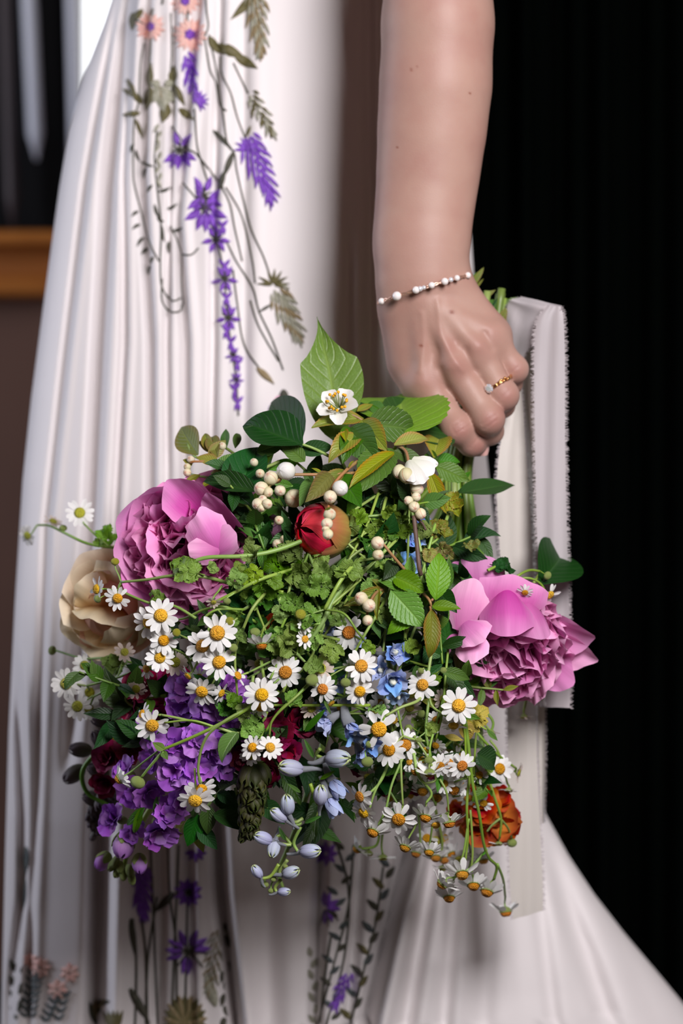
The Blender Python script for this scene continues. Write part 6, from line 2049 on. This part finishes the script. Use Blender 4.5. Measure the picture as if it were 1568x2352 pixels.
big_petal(rr_, 1120, 1885, 0.0, 1150, 1935, -0.010, 0.040, 0.4, 0.4, -0.5, (0.1, 0.5, 1), 'red', seed=42, ruf=0.001, name='petal')
big_petal(rr_, 1115, 1885, 0.0, 1085, 1930, -0.006, 0.034, 0.4, 0.4, -0.5, (-0.1, 0.4, 1), 'red', seed=43, ruf=0.001, name='petal')
stem(rr_, [(1120, 1850, 0.01), (1100, 1650, 0.03), (1060, 1300, 0.03), (1060, 1100, 0.035)], 0.0022, mat='stemdark')
yl = thing('foliage_sprig', 'yellowed lobed leaf and green one just under the right peony', 'leaf', P(1060, 1640, 0.01))
stem(yl, [(1040, 1560, 0.02), (1060, 1640, 0.005), (1070, 1680, 0.004)], 0.0014)
leaf(yl, 1060, 1670, D(1060, 1670, 0.0), 1120, 1630, D(1120, 1630, -0.01), 'feather', 'yellow', 1.2, (0, 0.3, 1))
leaf(yl, 1060, 1660, D(1060, 1660, 0.0), 1080, 1700, D(1080, 1700, -0.006), 'round', 'yellow', 1.0, (0.2, 0.3, 1))
leaf(yl, 1020, 1690, D(1020, 1690, 0.0), 1065, 1700, D(1065, 1700, -0.006), 'lance', 'yellow', 1.0, (0.2, 0.3, 1))
leaf(yl, 1095, 1730, D(1095, 1730, 0.0), 1140, 1760, D(1140, 1760, 0.0), 'round', 'leafdark', 1.0, (0.2, 0.3, 1))

# ------------------------------------------------------------------ pearl bush: pinkish round buds on reddish twigs, white blossoms, leaves
mb = MB()
for k in range(4):
    V, Fc, U = shell_v(1.0 + 0.02 * k, 1.15, 0.2, 3.12, nu=9, nv=10, swirl=1.4, bulge=0.04, tipw=1.3, el=1.08)
    Rm = np.array(Matrix.Rotation(k * 1.62, 3, 'Z'))
    mb.add(np.array(V) @ Rm.T, Fc, U, 0)
for k in range(5):
    V, Fc, U = shell_v(1.08, 0.35, 0.0, 1.0, nu=5, nv=5, tipw=0.1)
    Rm = np.array(Matrix.Rotation(k * 1.2566, 3, 'Z'))
    mb.add(np.array(V) @ Rm.T, Fc, U, 1)
PB = mb.mesh('bud', [M_['pbud'], M_['calyx']])
PBW = PB.copy()
PBW.materials[0] = M_['white']


def pearl_buds(parent, items, node_off=-0.02):
    for it in items:
        px, py, R, d, off = it[:5]
        w = len(it) > 5
        c = P(px, py, D(px, py, off))
        mk('bud', PBW if w else PB, parent, frame_z(sdir(d), (0, 0, 1), c, lens_radius(R) * (0.88 if w else 0.96), random.uniform(0, 6)))


def pb(label, stems, buds, leaves, name='pearl_bush_sprig', cat='flower'):
    s0 = stems[0][0]
    t = thing(name, label, cat, P(s0[0], s0[1], D(*s0)), 'pearl bush sprigs' if cat == 'flower' else None)
    for k, s in enumerate(stems):
        stem(t, [(a[0], a[1], D(*a)) for a in s], 0.0013 if k == 0 else 0.0010, 0.0008, 'stemred')
    pearl_buds(t, buds)
    for lf in leaves:
        bx, by, tx, ty, off, kind, mat = lf[:7]
        wide = lf[7] if len(lf) > 7 else 1.0
        face = lf[8] if len(lf) > 8 else (random.uniform(-0.5, 0.5), random.uniform(0.0, 0.8), 1)
        toff = lf[9] if len(lf) > 9 else -0.006
        leaf(t, bx, by, D(bx, by, off), tx, ty, D(tx, ty, off + toff), kind, mat, wide, face)
    return t


def blossom(parent, px, py, R, d, off, n=5, open_=0.9):
    c = P(px, py, D(px, py, off))
    rr = lens_radius(R)
    M = frame_z(sdir(d), (0, 0, 1), c, rr, 0.5)
    mbs = MB()
    for k in range(16):
        a = k * 2.4
        e_ = Vector((0.42 * math.cos(a), 0.42 * math.sin(a), 0.45 + 0.1 * (k % 3)))
        tube(mbs, [np.array(M @ Vector((0.05 * math.cos(a), 0.05 * math.sin(a), 0))), np.array(M @ e_)], rr * 0.025, rr * 0.02, 4)
        mbs.add([np.array(M @ (e_ + Vector(q) * 0.07)) for q in sv2], sf2, None, 1)
    h = mk('stamens', mbs.mesh('stamens', [M_['calyx'], M_['disc']], M), parent, M)
    for k in range(n):
        V, Fc, U = petal_v(L=1.0, W=0.75, nu=9, nv=9, a0=open_ * 0.8, a1=open_ + 0.3 * (k % 3), cup=0.35, ruf=0.02, rf=4, base=0.2, tr=0.25, notch=0.06, seed=k + px)
        mk('petal', mesh_from('petal', V, Fc, M_['white'], U), parent, M @ Matrix.Rotation(2 * math.pi * k / n + 0.3, 4, 'Z'))


s_ = pb('pearl bush sprig with an open white blossom in front of the tall upright leaf',
        [[(870, 1010, -0.02), (830, 965, -0.035), (800, 950, -0.04), (785, 940, -0.044)]], [],
        [(835, 960, 716, 975, -0.036, 'serrate', 'leafyoung', 0.8, (0.1, 0.7, 0.8)), (830, 965, 885, 1030, -0.040, 'serrate', 'leafyoung', 1.0, (-0.3, 0.3, 1)), (810, 985, 795, 1052, -0.034, 'ovate', 'leafmid', 0.8), (800, 985, 870, 1060, -0.036, 'ovate', 'leafmid', 1.0),
         (830, 1000, 750, 1045, -0.034, 'serrate', 'leafyoung', 0.8), (790, 985, 793, 1010, -0.040, 'lance', 'leafyoung', 1.0), (820, 945, 858, 925, -0.034, 'lance', 'leafyoung', 1.0)])
blossom(s_, 778, 940, 52, (-0.15, 0.55, 0.75), -0.052, 5, 1.25)
s_ = pb('pearl bush sprig drooping with a half-open blossom and pairs of buds near the hand',
        [[(905, 1020, -0.030), (930, 1035, -0.036), (938, 1065, -0.040), (942, 1100, -0.040), (950, 1150, -0.038), (966, 1185, -0.036)]],
        [(917, 1083, 15, (-0.3, -0.7, 0.5), -0.044), (932, 1092, 16, (0.2, -0.7, 0.6), -0.048), (958, 1125, 13, (0.7, 0.4, 0.5), -0.042), (955, 1142, 10, (0.6, 0.3, 0.6), -0.042), (938, 1150, 10, (-0.6, 0, 0.7), -0.042), (950, 1164, 12, (0.2, -0.3, 0.9), -0.044), (965, 1180, 12, (0.5, -0.5, 0.6), -0.042)],
        [(905, 1022, 988, 1002, -0.036, 'serrate', 'leafyoung', 0.75, (0.1, 0.8, 0.8)), (900, 1030, 820, 1120, -0.034, 'serrate', 'leafmid', 1.0, (-0.3, 0.5, 1)), (905, 1040, 800, 1110, -0.040, 'serrate', 'leafyoung', 0.5, (-0.4, 0.3, 1)), (905, 1035, 985, 1075, -0.028, 'ovate', 'leafmid', 0.8)])
for (bx, by, tx, ty, W, cu, seed) in [(940, 1056, 965, 1112, 0.017, -0.5, 1), (945, 1056, 990, 1092, 0.016, -0.4, 2), (948, 1058, 1006, 1066, 0.010, -0.35, 3), (938, 1060, 948, 1108, 0.012, -0.5, 4), (946, 1054, 998, 1078, 0.012, -0.3, 5)]:
    big_petal(s_, bx, by, D(bx, by, -0.048), tx, ty, D(tx, ty, -0.054), W, cu, -0.4, 0.25, (0.1, 0.2, 1), 'white', seed=seed, ruf=0.0004, tr=0.25, name='petal')
pb('reddish twig of pearl bush with white and pink buds reaching left over the upper foliage',
   [[(835, 1085, -0.030), (760, 1090, -0.038), (700, 1090, -0.042), (660, 1092, -0.044), (635, 1105, -0.046), (614, 1122, -0.046), (605, 1150, -0.046)]],
   [(657, 1082, 21, (-0.6, 0.1, 0.7), -0.050, 1), (622, 1098, 15, (-0.4, 0.5, 0.7), -0.050), (600, 1122, 15, (-0.6, 0.1, 0.7), -0.050), (615, 1130, 11, (0.3, -0.4, 0.7), -0.050), (592, 1157, 12, (-0.4, -0.3, 0.8), -0.050), (603, 1148, 10, (-0.1, 0.5, 0.8), -0.050), (613, 1158, 11, (0.4, -0.1, 0.8), -0.052), (600, 1166, 9, (0, -.5, .8), -0.05)],
   [(760, 1090, 705, 1150, -0.040, 'ovate', 'leafolive', 0.8), (710, 1100, 690, 1160, -0.03, 'serrate', 'leafmid', 0.7), (790, 1080, 722, 1130, -0.036, 'serrate', 'leafyoung', 0.7, (0.2, 0.5, 1)), (740, 1085, 715, 1075, -0.040, 'lance', 'leafyoung', 0.8)])
pb('pearl bush twig with a chain of cream buds hanging over the crimson peony bud',
   [[(820, 1060, -0.036), (795, 1080, -0.042), (768, 1110, -0.044), (757, 1140, -0.046), (753, 1180, -0.052), (752, 1240, -0.056)]],
   [(781, 1121, 18, (0.4, -0.2, 0.9), -0.052, 1), (758, 1142, 14, (0, -0.3, 0.9), -0.054), (757, 1182, 13, (0.3, 0.4, 0.8), -0.058), (751, 1203, 12, (0, -0.2, 0.9), -0.062), (753, 1227, 11, (0, -0.6, 0.7), -0.064), (748, 1216, 8, (-0.5, 0, 0.8), -0.062)],
   [(800, 1075, 812, 1055, -0.044, 'lance', 'leafyoung', 0.8), (780, 1090, 830, 1165, -0.034, 'ovate', 'leafmid', 0.9), (745, 1172, 762, 1165, -.06, 'lance', 'leafyoung', 0.8)])
pb('pearl bush twig with two separate rosy buds right of the crimson bud',
   [[(930, 1310, -0.020), (900, 1275, -0.030), (880, 1250, -0.034), (865, 1238, -0.036)]],
   [(867, 1247, 14, (0.3, -0.3, 0.9), -0.040), (868, 1274, 12, (0.3, -0.2, 0.9), -0.036)],
   [(905, 1290, 880, 1330, -0.02, 'ovate', 'leafdeep', 1.0)])
pb('short pearl bush twig with three buds just above the chamomile in the middle',
   [[(880, 1352, -0.014), (860, 1365, -0.02), (845, 1395, -0.024), (843, 1420, -0.024)]],
   [(829, 1375, 14, (-0.5, 0.2, 0.8), -0.030), (847, 1391, 14, (0.3, -0.2, 0.9), -0.032), (844, 1425, 11, (0.2, -0.4, 0.8), -0.030)],
   [(885, 1352, 790, 1390, -0.014, 'serrate', 'leafyoung', 0.6), (870, 1350, 862, 1425, -0.018, 'lance', 'leafyoung', 0.6), (890, 1360, 855, 1330, -0.012, 'serrate', 'leafyoung', 0.9)])
pb('leafy pearl bush sprig of five large fresh leaves beside the right peony',
   [[(960, 1350, -0.010), (985, 1378, -0.034), (990, 1395, -0.034)], [(988, 1392, -0.034), (992, 1430, -0.032)], [(990, 1380, -0.034), (1000, 1370, -0.034)]], [],
   [(1000, 1378, 1011, 1264, -0.036, 'serrate', 'leaf', 1.0, (0.1, 0.0, 1), -0.004), (992, 1392, 1060, 1398, -0.036, 'ovate', 'leaf', 0.72, (0.0, 0.3, 1), -0.01), (990, 1400, 988, 1518, -0.034, 'serrate', 'leafyoung', 0.72, (0.1, -0.1, 1), -0.006),
    (905, 1325, 975, 1358, -0.020, 'round', 'leaf', 0.75, (-0.2, 0.5, 1), -0.01), (898, 1355, 975, 1440, -0.022, 'serrate', 'leaf', 1.3, (-0.2, 0.3, 1), -0.012), (970, 1405, 882, 1450, -0.022, 'serrate', 'leaf', 0.85, (0.0, 0.6, 1), 0.0), (935, 1330, 945, 1275, -0.018, 'ovate', 'leaf', 0.9),
    (950, 1350, 870, 1330, -0.018, 'serrate', 'leafmid', 1.0, (0.0, 0.5, 1)), (955, 1390, 975, 1410, -0.01, 'ovate', 'leafmid', 1.0)])

# ------------------------------------------------------------------ single big leaves and foliage sprigs around the top
def fol(label, stems, leaves, mat='stem', r0=0.0013, group=None, name='foliage_sprig'):
    s0 = stems[0][0]
    t = thing(name, label, 'leaf', P(s0[0], s0[1], D(*s0)), group)
    for s in stems:
        stem(t, [(a[0], a[1], D(*a)) for a in s], r0, r0 * 0.7, mat)
    for lf in leaves:
        bx, by, tx, ty, off, kind, m_ = lf[:7]
        wide = lf[7] if len(lf) > 7 else 1.0
        face = lf[8] if len(lf) > 8 else (random.uniform(-0.5, 0.5), random.uniform(0.0, 0.8), 1)
        toff = lf[9] if len(lf) > 9 else -0.006
        var = lf[10] if len(lf) > 10 else None
        leaf(t, bx, by, D(bx, by, off), tx, ty, D(tx, ty, off) + toff if len(lf) > 9 else D(tx, ty, off - 0.006), kind, m_, wide, face, var)
    return t


# tall upright leaf
V, Fc, U = leaf_v(W=0.48, nv=22, nu=9, fold=0.28, bend=0.5, tipcurl=-0.2, wp=0.92, point=0.72, wav=0.02, seed=3)
V = [(x - 0.25 * max(0, z - 0.74) * (1 if y > 0 else -1) * 0.3, y * (1 - 0.85 * min(1, max(0, (z - 0.62) / 0.30)) ** 0.7) + 0.05 * math.sin(3.2 * max(0, z)) + 0.10 * max(0, z - 0.70), z) for x, y, z in V]
TALL = mesh_from('leaf', V, Fc, M_['leaf'], U)
t = thing('tall_leaf', 'tall upright fresh green leaf with a twisted tip standing above the bouquet', 'leaf', P(770, 1030, -0.03))
stem(t, [(800, 1090, -0.02), (780, 1050, -0.03), (766, 1005, -0.04)], 0.0014)
B, T = P(766, 1010, -0.042), P(722, 722, -0.035)
L = (T - B).length
mk('leaf', TALL, t, frame_z(T - B, sdir((0.15, 0.1, 1)), B, (L, L * 1.02, L)))
fol('glossy dark leaf pointing left at the top of the bouquet, beside the pink embroidered bell', [[(760, 1050, -0.02), (720, 1030, -0.03), (692, 1020, -0.034)]],
    [(694, 1022, 552, 966, -0.036, 'ovate', 'leafdark', 0.95, (0.1, 0.7, 0.9), 0.0, 1), (690, 1020, 612, 912, -0.010, 'ovate', 'leafdark', 0.7, (-0.3, 0.3, 1), 0.02)])
fol('broad rounded fresh leaf above a folded one near the fingers', [[(900, 1040, -0.02), (925, 1000, -0.03), (930, 985, -0.03)]],
    [(928, 992, 918, 893, -0.034, 'round', 'leaf', 0.95, (0.1, 0.3, 1), 0.0, 2), (845, 968, 966, 965, -0.044, 'lance', 'leafolive', 0.55, (0.0, 1.0, 0.4), 0.0), (845, 975, 965, 985, -0.040, 'round', 'leafmid', 0.75, (0.0, 0.3, 1), 0.0), (880, 945, 845, 925, -0.03, 'round', 'leafmid', 0.9)])
fol('dark smooth leaf tucked against the index finger', [[(930, 1040, -0.01), (930, 1005, -0.02)]],
    [(925, 1000, 1003, 945, -0.022, 'ovate', 'leafdark', 1.15, (0.0, 0.3, 1), 0.0), (925, 1005, 985, 935, -0.010, 'ovate', 'leafmid', 0.9, (0, .2, 1), 0.0), (800, 960, 850, 925, -0.02, 'ovate', 'leafdark', 1.0)])
fol('big dark leaves curling behind the left peony top, one with a pale edge', [[(640, 1060, -0.01), (580, 1090, -0.018), (540, 1130, -0.016)]],
    [(540, 1145, 600, 1010, -0.020, 'ovate', 'leafdark', 0.95, (-0.2, 0.2, 1), 0.0), (590, 1130, 462, 1098, -0.030, 'ovate', 'leafdark', 0.55, (0.2, 0.6, 1), 0.0), (590, 1040, 660, 1015, -0.020, 'ovate', 'leafmid', 0.8), (700, 1060, 640, 1010, -0.024, 'ovate', 'leafmid', 0.8), (690, 1040, 770, 1020, -0.024, 'ovate', 'leafdark', 0.8)])
fol('olive bronze sprig with upright leaves and rosy buds at the upper left of the bouquet', [[(560, 1080, 0.0), (500, 1060, 0.0), (450, 1050, 0.0), (430, 1020, 0.0)], [(540, 1090, 0.0), (500, 1100, 0.0), (440, 1090, 0.0)], [(560, 1060, 0.0), (520, 1030, 0.0), (480, 1010, 0.0)]],
    [(455, 1045, 405, 970, -0.002, 'lance', 'leafolive', 1.1, (-0.3, 0.2, 1)), (480, 1040, 470, 990, -0.002, 'lance', 'leafolive'), (500, 1050, 478, 985, -0.004, 'lance', 'leafolive'), (520, 1030, 515, 980, -0.002, 'lance', 'leafmid'), (540, 1030, 548, 985, -0.002, 'lance', 'leafmid'),
     (480, 1050, 520, 1010, -0.002, 'ovate', 'leafolive'), (500, 1080, 540, 1040, -0.004, 'ovate', 'leafmid'), (460, 1090, 420, 1110, -0.002, 'lance', 'leafolive'), (440, 1070, 418, 1050, -0.004, 'ovate', 'leafolive'), (490, 1100, 460, 1120, -0.004, 'lance', 'leafolive'),
     (520, 1090, 480, 1085, -0.008, 'ovate', 'leafolive'), (500, 1060, 450, 1050, -0.004, 'ovate', 'leafolive'), (540, 1110, 490, 1110, -0.008, 'lance', 'leafolive'), (510, 1040, 450, 1010, -0.0, 'lance', 'leafolive')])
t = pb('rosy little buds of a background twig at the upper left', [[(600, 1090, 0.0), (585, 1070, -0.01), (580, 1060, -0.02)], [(500, 1060, 0.0), (450, 1060, -0.01), (436, 1062, -0.01)]],
       [(583, 1062, 9, (-0.2, 0.6, 0.8), -0.030), (597, 1088, 10, (0, 0, 1), -0.030), (438, 1056, 9, (-0.3, 0.4, 0.8), -0.008), (430, 1085, 9, (-0.4, 0, 0.8), -0.008), (510, 1025, 9, (0, 0.5, 0.8), -0.004), (430, 1072, 8, (-.4, .3, .8), -.008), (643, 1127, 12, (0.1, -0.2, 0.9), -0.034), (636, 1100, 10, (0, 0, 1), -0.030),
        (640, 1195, 10, (0, 0, 1), -0.01), (675, 1145, 20, (0, 0, 1), -0.014), (637, 1250, 11, (0, 0, 1), 0.0), (665, 1250, 10, (0, 0, 1), 0.0), (660, 1275, 9, (0, 0, 1), 0.0), (652, 1240, 10, (.2, 0, 1), 0.0)], [])
fol('long dark leaf sticking out to the right below the fingers', [[(1040, 1150, 0.0), (1055, 1135, -0.002)]], [(1050, 1132, 1184, 1112, -0.004, 'lance', 'leafdark', 0.75, (0.0, 0.8, 0.8), 0.0)])
fol('dark glossy leaf hooking out over the ribbon at the far right', [[(1225, 1340, 0.0), (1236, 1320, 0.0)]], [(1238, 1342, 1314, 1246, -0.004, 'lance', 'leafdark', 1.15, (0.2, 0.3, 1), 0.0, 3)])
fol('small dark lobed leaves between the right peony and the ribbon', [[(1120, 1310, 0.0), (1140, 1300, 0.0)]], [(1125, 1295, 1182, 1305, 0.002, 'feather', 'leafdark', 1.0), (1130, 1310, 1165, 1290, 0.0, 'feather', 'leafdark', 1.0)])
fol('bronze young leaf standing by the fingertips with serrated green ones below', [[(985, 1090, -0.01), (990, 1060, -0.014)], [(1000, 1100, -0.01), (1010, 1160, -0.01)]],
    [(995, 1052, 1015, 985, -0.020, 'serrate', 'leafyoung', 0.9, (0.0, 0.2, 1), 0.0), (1000, 1070, 1078, 1105, -0.018, 'serrate', 'leafmid', 1.1, (0.0, 0.4, 1), -0.01), (985, 1080, 1025, 1180, -0.014, 'lance', 'leafyoung', 0.9, (-0.2, 0.1, 1), 0.0), (1000, 1060, 1060, 1060, -0.004, 'ovate', 'leafmid', 0.9),
     (980, 1040, 1010, 1080, -0.012, 'ovate', 'leafmid', 0.9), (1050, 1110, 1080, 1080, -0.002, 'ovate', 'leafmid', 0.9), (1040, 1170, 1060, 1130, -0.0, 'ovate', 'leafdark', 0.9)])
fol('yellow-green ruffled leaflets by the stem bundle', [[(1030, 1180, 0.0), (1010, 1230, -0.004), (990, 1250, -0.004)]],
    [(980, 1210, 1040, 1220, -0.006, 'feather', 'leafolive', 1.0), (1010, 1230, 970, 1200, -0.006, 'feather', 'leafolive', 1.0), (1000, 1250, 1040, 1280, -0.006, 'feather', 'leafolive', 1.0), (980, 1250, 990, 1290, -0.006, 'feather', 'leafolive', 1.0), (1020, 1130, 1050, 1180, -0.006, 'feather', 'leafolive', 1.0), (1060, 1260, 1100, 1245, 0.004, 'feather', 'leafolive', 1.0)])
t = thing('twig', 'thin brown woody twig standing before the blue larkspur near the stems', 'twig', P(953, 1180, -0.04))
stem(t, [(950, 1185, D(950, 1185, -0.038)), (956, 1240, D(956, 1240, -0.036)), (962, 1300, D(962, 1300, -0.034)), (966, 1320, D(966, 1320, -0.03))], 0.0016, 0.0018, 'twig')
stem(t, [(950, 1188, D(950, 1185, -0.038)), (968, 1200, D(968, 1200, -0.036)), (978, 1218, D(978, 1218, -0.034))], 0.0010, 0.0008, 'twig', name='side_shoot')
fol('dark green leaves hanging low at the left under the violet stock', [[(520, 1800, 0.01), (470, 1860, 0.01), (450, 1900, 0.012)], [(540, 1810, 0.01), (560, 1870, 0.01)]],
    [(490, 1870, 598, 1912, 0.004, 'ovate', 'leafdark', 0.6, (0.0, 0.5, 1)), (455, 1870, 430, 1945, 0.006, 'ovate', 'leafdeep', 0.9), (455, 1900, 500, 1952, 0.008, 'ovate', 'leafdark', 0.9), (480, 1850, 475, 1920, 0.008, 'ovate', 'leafdeep', 0.9), (500, 1820, 545, 1850, 0.008, 'ovate', 'leafdark', 0.8),
     (430, 1880, 400, 1930, 0.006, 'ovate', 'leafolive', 0.8), (440, 1890, 470, 1960, 0.012, 'ovate', 'leafolive', 0.7), (500, 1800, 560, 1790, 0.01, 'ovate', 'leafdeep', 1), (460, 1830, 440, 1880, .004, 'ovate', 'leafdeep', 1)])

# curly feverfew foliage in the middle, the signature light green tangle
CURL = [(700, 1250, 640, 1290), (760, 1260, 700, 1285), (720, 1300, 660, 1330), (790, 1260, 830, 1300), (850, 1190, 880, 1240), (840, 1210, 810, 1170), (880, 1200, 910, 1160), (860, 1230, 910, 1250), (870, 1280, 900, 1320), (820, 1290, 780, 1330),
        (800, 1340, 740, 1320), (690, 1340, 620, 1370), (650, 1360, 580, 1340), (600, 1350, 560, 1390), (640, 1380, 650, 1430), (700, 1380, 720, 1430), (760, 1390, 800, 1410), (830, 1330, 870, 1370), (910, 1240, 940, 1200), (880, 1170, 860, 1130),
        (920, 1180, 930, 1220), (790, 1190, 820, 1220), (560, 1400, 520, 1430), (600, 1420, 560, 1450), (660, 1440, 620, 1480), (740, 1450, 700, 1490), (780, 1470, 740, 1520), (850, 1440, 820, 1480), (680, 1500, 640, 1470), (700, 1520, 740, 1540),
        (650, 1590, 690, 1620), (700, 1620, 670, 1650), (560, 1620, 520, 1600), (600, 1650, 560, 1690), (850, 1620, 880, 1640), (770, 1500, 800, 1530), (930, 1470, 960, 1500), (940, 1150, 900, 1120), (1000, 1200, 960, 1230), (1010, 1150, 1030, 1200)]
for k in range(0, len(CURL), 4):
    grp = CURL[k:k + 3]
    a = grp[0]
    places = ['beside the crimson bud', 'right of the crimson bud', 'under the hanging cream buds', 'left of the dark centre', 'in the upper right foliage', 'over the middle stems', 'at the left of the larkspur', 'above the full orange-centred chamomile', 'in the lower shade', 'near the stem bundle']
    fol('curled light green feverfew leaves ' + places[(k // 4) % 10], [[(grp[0][0], grp[0][1], -0.014), ((grp[0][0] + grp[1][0]) / 2, (grp[0][1] + grp[1][1]) / 2, -0.012), (grp[1][0], grp[1][1], -0.014)], [(grp[-1][0], grp[-1][1], -0.012), (grp[0][0], grp[0][1], -0.008)]] + [[(grp[0][0] + random.uniform(20, 70), grp[0][1] - random.uniform(40, 110), -0.006), (grp[q % 3][0] + random.uniform(-15, 15), grp[q % 3][1] + random.uniform(-15, 15), -0.010), (grp[0][0] - random.uniform(20, 110), grp[0][1] + random.uniform(50, 130), -0.004)] for q in range(2)],
        [(x0, y0, x1, y1, -0.014, 'feather', 'feather', 1.25, (random.uniform(-1, 1), random.uniform(-.6, 1), 1), random.uniform(-0.012, 0.006)) for (x0, y0, x1, y1) in grp] + [(x0 - 8, y0 + 10, x1 - 25, y1 + 22, -0.006, 'feather', 'leafmid', 1.1) for (x0, y0, x1, y1) in grp[:1]], r0=0.0012)

# ------------------------------------------------------------------ inner foliage: filler sprigs behind everything visible, leaves coloured dark to stand for shade
G = 'green foliage sprigs tucked deep inside the bouquet'


def filler(n, xr, yr, mats, offs, size, seed, lab, free=False):
    r = random.Random(seed)
    k = 0
    while k < n:
        px, py = r.uniform(*xr), r.uniform(*yr)
        if not free and ((px - 670) / 410.0) ** 2 + ((py - 1440) / 380.0) ** 2 > 1:
            continue
        k += 1
        off = r.uniform(*offs)
        c = P(px, py, D(px, py, off))
        t = thing('foliage_sprig', lab, 'leaf', c, G)
        dr = sdir((r.uniform(-1, 1), r.uniform(-1, 0.4), r.uniform(-0.1, 0.4)))
        Ls = r.uniform(0.03, 0.05)
        stem3(t, [c, c + dr * Ls * 0.5 + Vector((0, -0.002, 0)), c + dr * Ls], 0.0011, 0.0007, r.choice(['stem', 'stemdark']))
        for q in range(8):
            b_ = c + dr * Ls * (q / 7.0)
            o_ = Vector((r.uniform(-1, 1), r.uniform(-0.6, 0.15), r.uniform(-1, 1))).normalized()
            l = r.uniform(*size)
            leaf3(t, b_, b_ + (o_ + dr * 0.5).normalized() * l, r.choice(['ovate', 'serrate', 'lance', 'lance']), r.choice(mats), 1.0, (r.uniform(-.6, .6), r.uniform(-.2, .9), 1), r.randrange(6))


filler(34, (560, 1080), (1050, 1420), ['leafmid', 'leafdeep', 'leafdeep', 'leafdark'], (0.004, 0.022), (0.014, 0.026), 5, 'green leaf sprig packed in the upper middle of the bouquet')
filler(30, (300, 1120), (1380, 1800), ['leafdeep', 'leafmid', 'leafdark', 'leafdeep'], (0.015, 0.035), (0.014, 0.026), 6, 'leaf sprig, green darkened for shade, in the interior of the bouquet')
filler(18, (560, 1100), (1060, 1480), ['leafdark', 'leafdeep'], (0.03, 0.05), (0.02, 0.034), 8, 'deep-set leaf sprig darkened for shade behind the upper foliage')
filler(18, (280, 1100), (1400, 1790), ['leafdark', 'leafdeep'], (0.035, 0.055), (0.02, 0.034), 9, 'deep-set leaf sprig darkened for shade behind the lower flowers')

filler(16, (850, 1060), (1560, 1790), ['leafmid', 'leafolive', 'leafdeep', 'leafmid'], (0.03, 0.055), (0.010, 0.020), 12, 'fine green leaf sprig behind the lower right chamomile tangle', True)

# ------------------------------------------------------------------ the stem bundle through the hand
r = random.Random(21)
for k in range(34):
    a = r.uniform(0, 6.28)
    q = math.sqrt(r.random())
    ox, oy = q * math.cos(a), q * math.sin(a)
    top = (1128 + ox * 40, 716 - ox * 20 + oy * 12 + r.uniform(-40, 25), 0.050 + oy * 0.014)
    mid = (1100 + ox * 40, 850, 0.046 + oy * 0.013)
    low = (1052 + ox * 34, 1050, 0.040 + oy * 0.014)
    lo2 = (1045 + ox * 46, 1200 + r.uniform(-30, 50), 0.034 + oy * 0.020)
    end = (980 + ox * 190, 1400 + r.uniform(-40, 60), 0.045 + oy * 0.014)
    t = thing('cut_stem', 'thick green flower stem in the bundle gripped by the hand', 'stem', P(*top), 'stems gripped in the hand')
    stem(t, [top, mid, low, lo2, end], r.uniform(0.0018, 0.0036), r.uniform(0.0016, 0.0028), r.choice(['stemdark', 'stem', 'stemdark']), sides=8)
t = thing('foliage_sprig', 'light and dark leaf blades sticking up beside the wrist above the ribbon loop', 'leaf', P(1120, 760, 0.05))
stem(t, [(1110, 780, 0.05), (1105, 700, 0.05)], 0.002, mat='stemdark')
for (bx, by, tx, ty, d_, kind, mt, w) in [(1075, 665, 1112, 614, 0.040, 'blade', 'leafolive', 1.5), (1085, 670, 1110, 640, 0.045, 'blade', 'leafolive', 1.0), (1085, 700, 1138, 664, 0.040, 'lance', 'leafolive', 0.8), (1100, 720, 1125, 662, 0.045, 'lance', 'leafdark', 0.9), (1120, 740, 1155, 672, 0.042, 'lance', 'leafdark', 0.9),
                                          (1130, 720, 1190, 676, 0.046, 'lance', 'leafmid', 0.5), (1140, 760, 1165, 700, 0.038, 'lance', 'leafolive', 0.9), (1105, 700, 1150, 690, 0.05, 'lance', 'leafmid', 0.8), (1150, 770, 1162, 720, 0.038, 'lance', 'leafolive', 0.8), (1070, 660, 1095, 625, 0.046, 'lance', 'leafmid', 0.6), (1125, 760, 1140, 690, 0.04, 'blade', 'leafmid', 1.2)]:
    leaf(t, bx, by, d_, tx, ty, d_ - 0.004, kind, mt, w, (random.uniform(-.4, .4), 0.1, 1))
